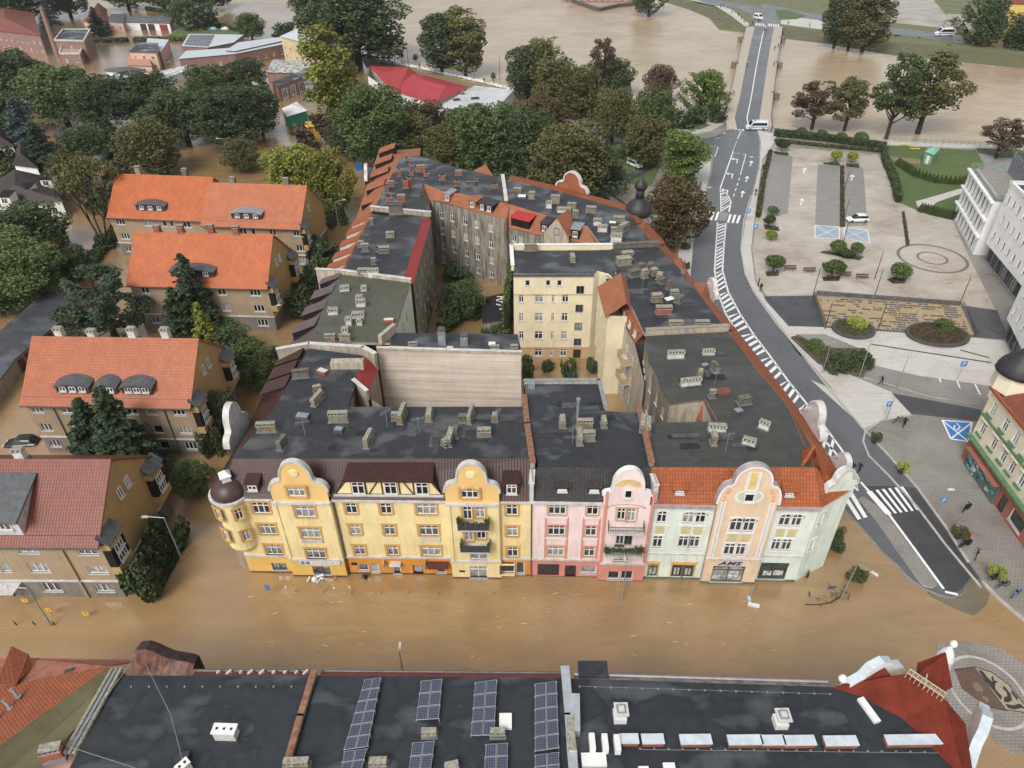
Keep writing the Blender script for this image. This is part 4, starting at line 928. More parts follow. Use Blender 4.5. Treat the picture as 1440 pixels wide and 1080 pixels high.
for a in ((11.2, 11.95, 12.6, 13.9), (12.9, 11.9, 12.9, 13.9), (14.5, 11.9, 15.7, 13.9), (15.9, 11.9, 15.9, 13.9), (17.9, 13.9, 18.9, 12.0), (17.6, 11.9, 17.6, 13.9), (21.7, 11.95, 20.6, 13.9), (12.4, 13.86, 20.8, 13.86), (14.3, 11.9, 14.3, 13.9), (19.0, 11.9, 19.0, 13.9)): beam(*a)
dm = mb.build('half_timbered_dormer', [BRT, YEL, flat('timber', (.03, .018, .014), .7), DWHITE], ya)
for u in (13.55, 16.75, 19.85):
 f, _ = win_meshes(1.25, 1.6, 'nt', 0); A_, d, n, L = frameof(A0, A1); p = wpt(A0, A1, u, 12.0, -.02) - base_of(ya); o = bpy.data.objects.new('window', f); link(o, dm)
 o.matrix_local = Matrix(((d.x, -n.x, 0, p.x), (d.y, -n.y, 0, p.y), (0, 0, 1, p.z), (0, 0, 0, 1)))
dormer(ya, A0, A1, 3.0, 12.1, 1.3, .95, 1, BRT, BRT, 'n', 1, -.3, .5, 2.2, ww=.9, wh=.6)
dormer(ya, A0, A1, 28.6, 12.0, 1.5, 1.5, 1, BRT, BRT, 'nt', 1, -.3, .1, 2.4, ww=1.0, wh=1.2)
for i, t in enumerate((.2, .5, .8)):
 dormer(ya, LFT[2], LFT[1], (LFT[1]-LFT[2]).length*t, 12.0, 2.2, 1.2, 1, BRT, BRT, 'n', 1, -.7, 1.2, 3.0)
# balconies
def balcony(par, A, B, uc, z, w, d, m, off=0, plants=None, name='balcony', rail=False):
 mb = MB(); u0, u1 = uc-w/2, uc+w/2; strip(mb, A, B, u0, u1, z-.18, z, off, off+d, 1)
 if rail:
  for k in range(int(w/.16)+1): q = wpt(A, B, u0+k*.16, z, off+d-.04); mb.tube(q, q+Vector((0, 0, .95)), .018, n=4)
  for u in (u0, u1):
   for k in range(int(d/.16)): q = wpt(A, B, u, z, off+k*.16); mb.tube(q, q+Vector((0, 0, .95)), .018, n=4)
  for zz in (.5, .95): mb.tube(wpt(A, B, u0, z+zz, off+d-.04), wpt(A, B, u1, z+zz, off+d-.04), .035, n=4); [mb.tube(wpt(A, B, u, z+zz, off), wpt(A, B, u, z+zz, off+d), .03, n=4) for u in (u0, u1)]
 else:
  strip(mb, A, B, u0, u1, z, z+.95, off+d-.06, off+d); strip(mb, A, B, u0, u0+.05, z, z+.95, off, off+d-.06); strip(mb, A, B, u1-.05, u1, z, z+.95, off, off+d-.06)
 o = mb.build(name, [m, DWHITE], par)
 if plants:
  rng = np.random.default_rng(int(uc*10)); Pp = []
  for a, b, n, h in plants:
   t = rng.uniform(a, b, n); zz = rng.uniform(0, h, n)+.75; P = [tuple(wpt(A, B, uc+t[i]*w/2, z+zz[i], off+d-.08+rng.normal(0, .1)) - base_of(par)) for i in range(n)]; Pp += P
  Pp = np.array(Pp); k = bpy.data.objects.new('balcony_plants', npmesh('plants', cards(Pp, np.zeros_like(Pp), .13, rng), LM['dark'])); link(k, o)
balcony(ya, A0, A1, 24.8, 8.75, 3.1, 1.1, flat('balcony_sheet', (.045, .05, .055), .5), .45, [(-1, -.75, 70, .8), (.75, 1, 70, .8), (-.7, .7, 90, .15)])
balcony(ya, A0, A1, 24.85, 5.5, 3.0, 1.1, flat('balcony_sheet', (.045, .05, .055), .5), .45, [(-1, -.85, 25, .6), (.85, 1, 25, .6)])
pipe(ya, [wpt(A0, A1, 10.9, 11.3, .12), wpt(A0, A1, 10.9, 0, .12)]); pipe(ya, [wpt(A0, A1, LEN-.1, 11.3, .12), wpt(A0, A1, LEN-.1, 0, .12)])
# turret with squat dome and lantern
tc = G(318, 703, 11.2); tu = Vector((tc.x+.2, tc.y+.9, 0)); mb = MB()
mb.lathe((tu.x, tu.y, 0), [(.25, 2.9), (1.0, 3.6), (1.55, 4.3), (1.7, 4.6), (1.7, 11.3)], 20, 0); mb.lathe((tu.x, tu.y, 0), [(1.75, 11.25), (2.1, 11.4), (2.1, 11.6), (1.8, 11.62)], 20, 2)
mb.build('turret', [YEL, YEL, DWHITE], ya); mb = MB(); mb.lathe((tu.x, tu.y, 11.6), [(1.85, 0), (1.8, .4), (1.6, .8), (1.2, 1.2), (.7, 1.45), (.45, 1.5)], 20); mb.build('turret_dome', flat('brown_dome', (.062, .032, .03), .4), ya, smooth=True)
mb = MB(); mb.obox((tu.x, tu.y), .5, .42, .42, 12.9, 13.7, 0); mb.obox((tu.x, tu.y), .5, .55, .55, 13.7, 13.8, 0); mb.obox((tu.x, tu.y), .5, .55, .55, 13.8, 14.2, 0, taper=.3); mb.build('lantern', WHITE, ya)
for zc in (9.2, 6.1):
 for th in (-.55, .55, -2.0):
  d = Vector((math.sin(th), -math.cos(th))); a = Vector((tu.x, tu.y))+d*1.72; t_ = Vector((-d.y, d.x)) ; window(ya, a-t_*2, a+t_*2, 2.0, zc, .75, 1.5, 'y', .24)
# shop sign, entrance canopy, other fittings
mb = MB(); strip(mb, A0, A1, 6.0, 10.3, 2.15, 2.68, .5, .58, 0); strip(mb, A0, A1, 6.15, 6.5, 2.2, 2.62, .585, .592, 1); strip(mb, A0, A1, 6.75, 7.1, 2.2, 2.62, .585, .592, 1); strip(mb, A0, A1, 6.5, 6.75, 2.2, 2.5, .585, .592, 2)
rr = random.Random(2); u = 7.4
while u < 10.1:
 l = rr.uniform(.07, .12); strip(mb, A0, A1, u, u+l, 2.34, 2.34+rr.choice((.13, .17)), .585, .592, 3); u += l+rr.choice((.04, .04, .05, .14))
mb.build('shop_sign', [WHITE, flat('sign_blue', (.03, .16, .5), .4), flat('sign_gold', (.5, .42, .2), .4), flat('sign_letter_blue', (.15, .25, .55), .5)], ya)
mb = MB(); strip(mb, A0, A1, 15.5, 16.7, 2.05, 2.12, 0, .7, 0); mb.build('canopy', DWHITE, ya)
mb = MB(); strip(mb, A0, A1, 19.6, 21.8, 2.0, 2.2, 0, .9, 0); strip(mb, A0, A1, 19.35, 19.42, 1.6, 2.6, 0, 1.0, 1); mb.build('awning', [flat('awning_brown', (.1, .03, .02), .7), STEEL], ya)
mb = MB(); strip(mb, A0, A1, 14.9, 14.96, 1.7, 2.5, 0, .8, 0); strip(mb, A0, A1, 11.3, 11.9, 1.5, 1.85, 0, .05, 1); strip(mb, A0, A1, 22.9, 23.5, 1.1, 1.35, .45, .5, 1); mb.build('wall_plate', [DWHITE, BLACK], ya)
CA = [(376, 606, 1.9, .55, 1.1, .05, 'stone'), (398, 628, 1.3, .5, 1.2, 1.3, 'dark'), (477, 592, 2.0, .6, 1.2, .0, 'stone'), (519, 623, 1.8, .5, 1.2, 1.35, 'stone'), (566, 588, 2.2, .5, 1.3, 1.45, 'stone'), (557, 590, .8, .5, .9, 0, 'stone'),
      (604, 588, 1.3, .6, 1.1, 1.5, 'stone'), (633, 620, 1.9, .6, 1.3, 1.45, 'stone'), (641, 612, 1.1, .5, 1.2, 1.45, 'dark'), (662, 588, 2.2, .4, 1.3, 1.45, 'stone'), (652, 592, .9, .7, .9, 0, 'dark'), (681, 612, 1.3, .6, 1.2, 0, 'stone'), (696, 592, .5, .5, 1.2, 1.5, 'stone'),
      (424, 530, 1.8, .6, 1.0, .1, 'dark'), (447, 565, 1.9, .5, 1.1, 1.2, 'stone'), (447, 551, .8, .5, 1.2, .4, 'brick'), (628, 625, .8, .7, .8, .8, 'stone')]
for x, y, l, w_, h, a, m in CA: chimney(ya, x, y, ZR, l, w_, h, a, m)
skylight(ya, 426, 587, ZR, 1.4, .9, -.15); skylight(ya, 477, 606, ZR, .95, .75, -.2); skylight(ya, 454, 524, ZR, 1.3, .8, -.5, mat=CH['brick'], top=DWHITE)
mb = MB(); a, b = G(472, 515, ZR), G(507, 517, ZR); mb.obox(((a.x+b.x)/2, (a.y+b.y)/2), 0, 1.9, .5, ZR-.1, ZR+.9); mb.build('roof_upstand', BEI, ya)
def antenna(par, x, y, h=2.2, ang=.5):
 p = G(x, y, ZR); mb = MB(); mb.tube(p, p+Vector((0, 0, h)), .035, n=4); d = Vector((math.cos(ang), math.sin(ang), 0)); s = Vector((-d.y, d.x, 0))
 q = p+Vector((0, 0, h-.2)); mb.tube(q-d*.7, q+d*.7, .02, n=4)
 for k in range(6): c = q+d*(k*.24-.6); mb.tube(c-s*.3, c+s*.3, .015, n=3)
 mb.build('antenna', STEEL, par)
for x, y, a in ((590, 610, .3), (700, 600, 1.2), (545, 600, .9), (430, 615, .2)): antenna(ya, x, y, 2.2, a)
def patches(par, px, n, seed):
 r = random.Random(seed); P = P2(px); o = []
 for k in range(n):
  u, v = r.uniform(.05, .9), r.uniform(.08, .85); c = P[0].lerp(P[1], u).lerp(P[3].lerp(P[2], u), v); mb = MB(); mb.obox(c, r.choice((0, 0, 1.57))+r.uniform(-.04, .04), r.uniform(.4, 1.6), r.uniform(.2, .5), ZR-.01, ZR+.012+k*.001); mb.build('felt_patch', [flat('felt_patch_%d' % (k % 3), ((.02, .021, .024), (.075, .078, .08), (.05, .048, .045))[k % 3], (.5, .25, .6)[k % 3], var=.4)], par)
patches(ya, [(350, 635), (735, 635), (730, 580), (400, 580)], 14, 1)
# ---- B: pink house
B0, B1 = G(748, 810), G(903, 813); BL_ = (B1-B0).length
pk = thing('town_house', 'narrow pink town house with one curved gable, between the yellow and the mint house', 'town house', tuple((B0+B1)/2), 'town houses of the flooded block')
segs = [(0, 7.05, 0), (7.05, BL_, .4)]
W = [(u, z, w_, 1.5, s) for u, w_, s in ((2.45, 1.75, 'p2'), (5.95, 1.15, 'p')) for z in (9.5, 6.45, 3.3)]
W += [(8.75, 9.3, .85, 1.7, 'p'), (9.75, 9.15, .85, 1.85, 'p'), (8.9, 5.7, .85, 1.8, 'cream'), (9.75, 5.7, .8, 1.8, 'shop'), (9.25, 3.1, 1.7, 1.0, 'n3'), (9.2, 12.45, .75, 1.1, 'n1')]
W += [(1.75, .1, 2.3, 1.9, 'd0'), (4.1, .05, 1.2, 1.8, 'd0'), (6.0, .6, 1.7, 1.2, 'n1'), (8.65, .2, 1.25, 1.3, 'n1'), (10.05, .2, 1.3, 1.4, 'n1')]
mb = MB()
for u0, u1, off in segs:
 ws = [hole(x) for x in W]; facade(mb, B0, B1, -.8, .1, ws, 2, u0, u1, off); facade(mb, B0, B1, .1, 2.8, ws, 1, u0, u1, off); facade(mb, B0, B1, 2.8, 11.5, ws, 0 if not off else 0, u0, u1, off)
a, b = wpt(B0, B1, 7.05, -.8, .4), wpt(B0, B1, 7.05, -.8, 0); mb.face([b, a, a+Vector((0, 0, 12.3)), b+Vector((0, 0, 12.3))], 1)
bk = [wpt(B0, B1, BL_, 0), G(917, 652, ZR), G(897, 578, ZR), G(851, 576, ZR), G(843, 538, ZR), G(737, 536, ZR), G(737, 572, ZR), B0]
for a, b in zip(bk[:-1], bk[1:]): mb.face([(a[0], a[1], -.8), (b[0], b[1], -.8), (b[0], b[1], 14.2), (a[0], a[1], 14.2)], 3)
mb.build('wall', [PNK, DPK, PLN, BEI], pk)
for x in W: window(pk, B0, B1, x[0], x[1], x[2], x[3], x[4], (.4 if x[0] > 7 else 0)+(.2 if x[1] > 12 else 0), pane=(0 if x[4] == 'd0' else None))
mb = MB()
for u0, u1, off in segs: strip(mb, B0, B1, u0, u1, 2.72, 2.95, off, off+.15, 0); 
strip(mb, B0, B1, 0, 7.05, 11.2, 11.5, 0, .35, 0)
for uc, w_ in ((2.45, 2.2), (5.95, 1.6)):
 for s in (-1, 1): strip(mb, B0, B1, uc+s*(w_/2)-.1, uc+s*(w_/2)+.1, 2.95, 9.2, 0, .06, 1)
 for z in (9.1, 6.05, 8.05, 4.95): strip(mb, B0, B1, uc-w_/2, uc+w_/2, z, z+.14, .06, .14, 1 if z in (8.05, 4.95) else 2)
for u in (7.2, BL_-.15): strip(mb, B0, B1, u-.13, u+.13, 2.95, 13.3, .4, .48, 1)
mb.build('cornice', [DWHITE, DPK, WHITE], pk)
ribbon_gable(pk, B0, B1, 9.15, 11.5, bell(4.5, 12.7, .35, 3.0, .62), .45, [PNK, PNK, WHITE, WHITE], .4, .24, .6)
mb = MB(); nn = 14
for k in range(nn):
 a, b = math.pi*k/nn, math.pi*(k+1)/nn; q = lambda t, r: wpt(B0, B1, 9.15+math.cos(t)*r*1.25, 13.9+math.sin(t)*r*.95, .415); mb.face([q(a, .35), q(a, 1.02), q(b, 1.02), q(b, .35)])
 q = lambda t, r: wpt(B0, B1, 9.15+math.cos(t)*r*1.9, 11.0+math.sin(t)*r*.55, .43); mb.face([q(a, .9), q(a, 1.05), q(b, 1.05), q(b, .9)], 1)
mb.build('gable_stucco', [flat('stucco_yellow', (.62, .46, .2), .8), DPK], pk)
balcony(pk, B0, B1, 9.3, 8.35, 3.5, 1.0, flat('rail_brown', (.13, .09, .06), .6), .4, rail=True); balcony(pk, B0, B1, 9.3, 4.9, 3.6, 1.0, flat('rail_brown', (.13, .09, .06), .6), .4, [(-1.05, 1.05, 420, .45), (-1.1, -.85, 60, .6), (.6, 1.1, 90, .8)], rail=True)
flatB = P2([(757, 657), (914, 657), (897, 580), (851, 578), (843, 540), (738, 540), (741, 580)])
prism_part(pk, 'flat_roof', flatB, ZR-.35, ZR-.03, [SLT, FELT])
slope_roof(pk, [[wpt(B0, B1, 0, 11.4, .2), wpt(B0, B1, BL_+.2, 11.4, .2), G(915, 657, ZR), G(755, 657, ZR)]], SLT, name='mansard_roof')
dormer(pk, B0, B1, 2.9, 12.1, 1.3, .9, 1, SLT, SLT, 'n', 1, -.4, .6, 2.0, ww=.9, wh=.25); dormer(pk, B0, B1, 6.0, 12.1, 1.3, .9, 1, SLT, SLT, 'n', 1, -.4, .6, 2.0, ww=.9, wh=.25)
for x, y, l, w_, h, a, m in ((791, 598, 1.1, .55, 1.2, 1.55, 'stone'), (822, 603, 1.6, .55, 1.2, 0, 'stone'), (827, 618, 1.3, .6, 1.2, 0, 'stone'), (815, 620, 1.5, .5, 1.2, 1.5, 'stone'), (849, 598, 1.0, .5, 1.3, 1.55, 'stone')): chimney(pk, x, y, ZR, l, w_, h, a, m)
mb = MB(); p = G(812, 590, ZR); mb.tube(p, p+Vector((0, 0, 2.6)), .16, n=8); mb.tube(p+Vector((0, 0, 2.6)), p+Vector((0, 0, 2.8)), .24, n=8); p = G(747, 545, ZR); mb.obox((p.x, p.y), 0, .4, .3, ZR, ZR+.7); mb.build('flue_pipe', ZINC, pk)
parapet(pk, P2([(737, 538), (842, 537), (851, 574)]), ZR-.3, ZR+.3, .3, BEI, ZINC)
RUSTC = flat('rusty_coping', (.22, .11, .07), .7, var=.5, scale=3)
parapet(pk, P2([(737, 560), (741, 600), (749, 655)]), ZR-.4, ZR+.45, .45, RGH, RUSTC, name='party_wall'); parapet(pk, [G(749, 655, ZR), wpt(B0, B1, -.1, 0, .2)], 11.3, 13.9, .4, DWHITE, DWHITE, name='party_wall')
parapet(pk, P2([(898, 576), (904, 600), (916, 655)]), ZR-.4, ZR+.45, .45, RGH, RUSTC, name='party_wall'); parapet(pk, [G(916, 655, ZR), wpt(B0, B1, BL_+.05, 0, .2)], 11.3, 13.9, .4, DWHITE, DWHITE, name='party_wall')
chimney(pk, 904, 600, ZR, 2.0, .5, 1.3, 1.35, 'stone'); chimney(pk, 911, 604, ZR, 1.8, .5, 1.3, 1.35, 'stone')
antenna(pk, 805, 625, 2.4, .8); patches(pk, [(765, 650), (905, 650), (840, 550), (745, 550)], 8, 2)
# ---- C: mint house with the right wing along the road
C0, C1 = G(900, 813), G(1117, 818); CL = (C1-C0).length
gn = thing('town_house', 'pale mint corner house with an apricot curved gable and orange tiled roof', 'town house', tuple((C0+C1)/2), 'town houses of the flooded block')
segs = [(0, 6.3, 0, 0), (6.3, 11.95, .45, 1), (11.95, CL, 0, 0)]
W = [(1.28, 8.6, 1.0, 1.7, 'a1'), (1.25, 4.9, 1.0, 1.8, 'g'), (3.9, 8.65, 1.15, 1.6, 'a'), (5.05, 8.65, 1.15, 1.6, 'a'), (3.85, 5.05, 1.05, 1.7, 'g'), (5.0, 5.05, 1.05, 1.7, 'g'),
     (8.55, 8.1, 1.2, 1.9, 'a'), (9.8, 8.1, 1.2, 1.9, 'a'), (8.5, 4.5, 1.1, 1.8, 'g'), (9.6, 4.5, 1.1, 1.8, 'g'), (13.35, 8.5, 1.1, 1.7, 'a'), (14.5, 8.5, 1.1, 1.7, 'a'), (13.2, 4.9, 1.0, 1.7, 'g'), (14.3, 4.9, 1.0, 1.7, 'g'),
     (1.2, .35, 1.0, 2.0, 'door'), (3.75, .35, 1.1, 2.0, 'door'), (4.95, .35, 1.1, 2.0, 'door'), (8.95, .3, 3.3, 2.5, 'shop'), (13.75, .35, 2.9, 2.6, 'shop'), (9.1, 12.35, .95, 1.15, 'sq')]
mb = MB(); ws = [hole(x) for x in W]
for u0, u1, off, ap in segs: facade(mb, C0, C1, -.8, .3, ws, 3, u0, u1, off+.06); facade(mb, C0, C1, .3, 4.05, ws, 1 if ap else 0, u0, u1, off); facade(mb, C0, C1, 4.05, 11.5, ws, 1 if ap else 0, u0, u1, off)
for u in (6.3, 11.95):
 a, b = wpt(C0, C1, u, -.8, .5), wpt(C0, C1, u, -.8, 0); mb.face([a, b, b+Vector((0, 0, 13.3)), a+Vector((0, 0, 13.3))], 2)
Cc = G(1137, 806); Cd = Vector((Cc.x+1.2, Cc.y+1.6, 0))
facade(mb, C1, Cc, -.8, 11.5, [(.5, 1.2, 8.3, 10.1), (.5, 1.2, 4.5, 6.2)], 0); ch_ = [(.85, 8.3, .7, 1.8, 'a1'), (.85, 4.5, .7, 1.7, 'g')]
for x in ch_: window(gn, C1, Cc, *x[:4], x[4])
wingR = [G(1197, 690, 11.4), G(1126, 579, 12), G(1075, 513, 12), G(1036, 464, 12)]
wl = [Cc, wingR[0], wingR[1], wingR[2], wingR[3], G(1025, 466, ZR), G(908, 472, ZR), G(912, 507, ZR), G(942, 567, ZR)]
for a, b in zip(wl[:-1], wl[1:]): mb.face([(a[0], a[1], -.8), (b[0], b[1], -.8), (b[0], b[1], 11.5 if b[0] > 27 or a[0] > 27 else 14.2), (a[0], a[1], 11.5 if b[0] > 27 or a[0] > 27 else 14.2)], 0 if a[0] > 25 else 2)
mb.build('wall', [MNT, APR, BEI, PLG], gn)
for x in W: window(gn, C0, C1, x[0], x[1], x[2], x[3], x[4], (.45 if 6.3 < x[0] < 11.95 else 0)+(.22 if x[1] > 12 else 0))
# courtyard faces of the wing
ca, cb, cc2, cd2, ce = G(908, 472, ZR), G(912, 507, ZR), G(942, 567, ZR), G(990, 561, ZR), G(1002, 592, ZR)
mb = MB()
for a, b, mw in ((ca, cb, 0), (cb, cc2, 0)):
 L = (b-a).length; us = [L*t for t in ((.5,) if L < 5 else (.2, .5, .8))]; wall_with(gn, mb, a.xy, b.xy, -.8, ZR-.1, [(u, z, .8, 1.4, 'nt') for u in us for z in (11.2, 8.0, 4.8, 1.6)], 0)
for a, b in ((cc2, cd2), (cd2, ce), (ce, G(915, 594, ZR))): facade(mb, a.xy, b.xy, -.8, ZR-.1, (), 0)
mb.build('courtyard_wall', [BEI], gn)
mb = MB()
for u0, u1, off, ap in segs: strip(mb, C0, C1, u0-.02, u1+.02, 3.95, 4.12, off, off+(.2 if ap else .1), 0)
for u0, u1 in ((0, 6.3), (11.95, CL)): strip(mb, C0, C1, u0, u1, 11.1, 11.5, 0, .45, 1)
for u in (6.65, 6.95, 11.3, 11.6): strip(mb, C0, C1, u-.1, u+.1, 4.15, 12.2, .45, .56, 2)
for u, z0, w_ in ((1.27, 6.95, 1.3), (4.45, 6.95, 2.5), (9.1, 6.5, 2.6), (13.85, 6.85, 2.3)):
 off = .45 if 6 < u < 12 else 0
 for s in (-1, 1): strip(mb, C0, C1, u+s*w_/2-.08, u+s*w_/2+.08, 4.7, 8.4, off, off+.07, 2)
 n = 1 if w_ < 2 else 2
 for k in range(n): uu = u+(k-(n-1)/2)*w_/2; strip(mb, C0, C1, uu-.42, uu+.42, z0+.1, z0+1.2, off, off+.05, 3)
 strip(mb, C0, C1, u-w_/2-.1, u+w_/2+.1, z0+1.3, z0+1.42, off, off+.12, 2)
for u in (1.2, 4.35): strip(mb, C0, C1, u-(.7 if u < 2 else 1.4), u+(.7 if u < 2 else 1.4), 2.55, 2.85, 0, .08, 4)
mb.build('cornice', [DWHITE, flat('lilac_coping', (.36, .31, .31), .6, var=.3), WHITE, flat('olive_stucco', (.55, .5, .25), .8), flat('orange_stucco', (.68, .42, .18), .8)], gn)
gp = bell(5.65, 12.0, 2.3, 2.4, .56)
ribbon_gable(gn, C0, C1, 9.13, 11.5, gp, .5, [APR, MNT, WHITE, flat('lilac_coping', (.36, .31, .31), .6, var=.3)], .45, .3, .8)
mb = MB(); q = lambda u, z: wpt(C0, C1, u, z, .475)
for k in range(24):
 a, b = 2*math.pi*k/24, 2*math.pi*(k+1)/24; r = lambda t, f: q(9.1+math.cos(t)*1.4*f, 12.95+math.sin(t)*.95*f); mb.face([r(a, .82), r(a, 1), r(b, 1), r(b, .82)], 0); mb.face([r(a, .82), r(b, .82), q(9.1, 12.95)], 1)
mb.build('gable_oval', [WHITE, flat('oval_green', (.5, .56, .45), .8)], gn)
mb = MB(); strip(mb, C0, C1, 8.75, 9.45, 14.0, 16.1, .45, .5, 0); strip(mb, C0, C1, 8.45, 8.75, 13.9, 16.1, .45, .52, 1); strip(mb, C0, C1, 9.45, 9.75, 13.9, 16.1, .45, .52, 1)
for s in (-1, 1):
 for z in (11.8, 12.3, 12.8, 13.3, 13.7): uc = 9.1+s*(2.35-max(0, z-12.6)*.35); strip(mb, C0, C1, uc-.16, uc+.16, z, z+.32, .45, .53, 2)
mb.build('gable_stucco', [flat('stucco_gold', (.66, .48, .18), .8), WHITE, flat('stucco_orange', (.66, .4, .2), .8)], gn)
ts = bpy.data.curves.new('shop_lettering', 'FONT'); ts.body = 'AMS'; ts.size = .95; ts.extrude = .04; ts.shear = .35; ts.space_character = 1.1; ts.offset = .012
to = bpy.data.objects.new('tmp', ts); C.objects.link(to); dg = bpy.context.evaluated_depsgraph_get(); me = bpy.data.meshes.new_from_object(to.evaluated_get(dg)); bpy.data.objects.remove(to); me.name = 'shop_lettering'
me.materials.clear(); me.materials.append(flat('letter_blue', (.02, .06, .25), .4)); lo_ = bpy.data.objects.new('shop_lettering', me); link(lo_, gn); A_, d, n, L = frameof(C0, C1); p = wpt(C0, C1, 7.75, 3.05, .5) - base_of(gn)
lo_.matrix_local = Matrix(((d.x*1.15, 0, n.x, p.x), (d.y*1.15, 0, n.y, p.y), (0, .78, 0, p.z), (0, 0, 0, 1)))
mb = MB()
for u, z, w_, h in ((9.5, .75, 1.3, 1.1), (7.9, .7, .8, .5), (13.3, .8, .9, .7), (14.4, .85, 1.0, .75), (1.2, .6, .55, 1.0), (4.95, .6, .6, 1.0), (3.75, .6, .55, 1.1)): off = .45 if 6.3 < u < 11.95 else 0; strip(mb, C0, C1, u-w_/2, u+w_/2, z, z+h, off-.14, off-.12)
mb.build('window_display', flat('display_print', (.45, .45, .45), .6, var=.8, scale=3), gn)
flatC = P2([(917, 657), (915, 594), (1002, 592), (990, 561), (942, 567), (912, 507), (908, 472), (1025, 466), (1060, 512), (1108, 570), (1140, 625), (1143, 657)])
prism_part(gn, 'flat_roof', flatC, ZR-.35, ZR-.06, [OLT, FELT3])
slope_roof(gn, [[wpt(C0, C1, 0, 11.45, .3), wpt(C0, C1, CL, 11.45, .3), G(1145, 657, ZR), G(916, 657, ZR)], [wpt(C0, C1, CL, 11.45, .3), wingR[0], G(1145, 657, ZR)], [wingR[0], wingR[1], G(1108, 570, ZR), G(1145, 657, ZR)], [wingR[1], wingR[2], G(1060, 512, ZR), G(1108, 570, ZR)], [wingR[2], wingR[3], G(1025, 466, ZR), G(1060, 512, ZR)]], ORT, name='tiled_roof')
slope_roof(gn, [[G(990, 560, ZR), G(1008, 592, ZR), G(996, 592, 12.5), G(978, 592, 11.5)]], OLT, name='courtyard_roof_slope')
dormer(gn, C0, C1, 2.7, 12.15, 1.3, .8, 1, ORT, ORT, 'n', 1, -.4, .9, 1.9, ww=.8, wh=.35); dormer(gn, C0, C1, 13.2, 12.15, 1.3, .8, 1, ORT, ORT, 'n', 1, -.4, .9, 1.9, ww=.8, wh=.35)
# tiled hip at the corner and white curved parapet gables towards the road
mb = MB(); a = G(1128, 660, ZR); b = G(1145, 628, ZR)
slope_roof(gn, [[G(1128, 655, ZR), G(1152, 640, ZR+.2), G(1146, 627, 16.4)], [G(1128, 655, ZR), G(1146, 627, 16.4), G(1128, 632, ZR)], [G(1152, 640, ZR+.2), G(1168, 700, 11.8), G(1172, 672, 12.6), G(1146, 627, 16.4)]], ORT, name='corner_hip')
ribbon_gable(gn, G(1158, 702, 11.4).xy, G(1196, 690, 11.4).xy, 1.9, 10.4, bell(3.6, 12.3, .8, 1.5, .5), .4, [MNT, DWHITE, DWHITE, DWHITE], 0, .25, .7)
ribbon_gable(gn, wingR[0].xy, wingR[1].xy, 8.9, 10.9, bell(4.6, 12.3, 1.0, 2.2, .5), .4, [MNT, DWHITE, DWHITE, DWHITE], .1, .25, .8)
ribbon_gable(gn, wingR[0].xy, wingR[1].xy, 2.2, 10.9, bell(3.2, 12.1, .7, 1.3, .5), .4, [MNT, DWHITE, DWHITE, DWHITE], .1, .22, .6)
for x, y, l, w_, h, a, m in ((950, 503, 1.9, .5, 1.0, .05, 'white'), (996, 498, 1.3, .5, .9, .05, 'white'), (1005, 521, 1.1, .5, 1.0, 1.9, 'dark'), (971, 541, 2.2, .5, 1.1, .15, 'white'), (1001, 558, .6, .5, 1.1, .1, 'stone'), (1008, 605, 1.7, .6, 1.0, -.05, 'white'), (1003, 623, .9, .5, 1.2, 1.5, 'stone'), (1053, 624, 1.2, .6, .8, -.5, 'white'), (1074, 602, 1.0, .5, .9, -.6, 'white'), (1046, 566, 1.3, .8, .8, .2, 'dark'), (984, 531, .7, .5, 1.1, 1.2, 'stone')): chimney(gn, x, y, ZR, l, w_, h, a, m)
for x, y, w_, d in ((991, 516, .9, .7), (1038, 580, .9, .8)): skylight(gn, x, y, ZR, w_, d, .4)
mb = MB(); p = G(1016, 552, ZR); mb.obox((p.x, p.y), .1, .8, .5, ZR-.1, ZR+.3); mb.build('roof_hatch', flat('rust_hatch', (.16, .07, .045), .7), gn)
antenna(gn, 1020, 635, 2.4, .4); antenna(gn, 1005, 540, 2.0, 1.0); patches(gn, [(925, 650), (1120, 650), (1090, 605), (925, 605)], 8, 3); patches(gn, [(950, 555), (1080, 555), (1020, 480), (920, 480)], 8, 4)
# ---- D: moss roof, E: red strip roof, F/G: back corner, H: cream rear house, I: right wing, J: middle wing
def simple(name, label, flatpx, roofm, wallm, ztop=ZR, extra_out=None, group='town houses of the flooded block', zlow=-.8):
 P = P2(flatpx, ztop); c = sum(P, Vector((0, 0, 0)))/len(P); t = thing(name, label, 'town house', (c.x, c.y, 0), group); prism_part(t, 'flat_roof', P, ztop-.35, ztop, [wallm, roofm]); return t, P
def walls(t, segs, mats, name='wall'):
 mb = MB()
 for a, b, z1, W, m in segs: wall_with(t, mb, a.xy, b.xy, -.8, z1, W, m)
 return mb.build(name, mats, t)
md, P = simple('town_house', 'town house whose flat roof is green with moss, purple slates on its street side', [(481, 386), (577, 397), (549, 482), (436, 481), (452, 440)], MOSS, BEI)
o1, o2, o3 = G(452, 401, 11.5), G(430, 447, 11.5), G(401, 493, 11.5)
slope_roof(md, [[o2, o1, G(481, 386, ZR), G(455, 440, ZR)], [o3, o2, G(455, 440, ZR), G(436, 481, ZR)]], PSL, name='slate_slope')
walls(md, [(G(549, 484, ZR), G(577, 398, ZR), ZR-.3, grid((2.5, 5.2, 8, 11), (11.3, 8.1, 4.9, 1.7), .8, 1.3, 'n1'), 0), (o1, o3, 11.3, [], 1), (o3, G(436, 481, ZR), 11.3, [], 1), (G(481, 386, ZR), o1, 11.3, [], 1)], [MNW, BEI])
parapet(md, P2([(480, 384), (578, 397)]), ZR-.3, ZR+.5, .35, BEI, DWHITE)
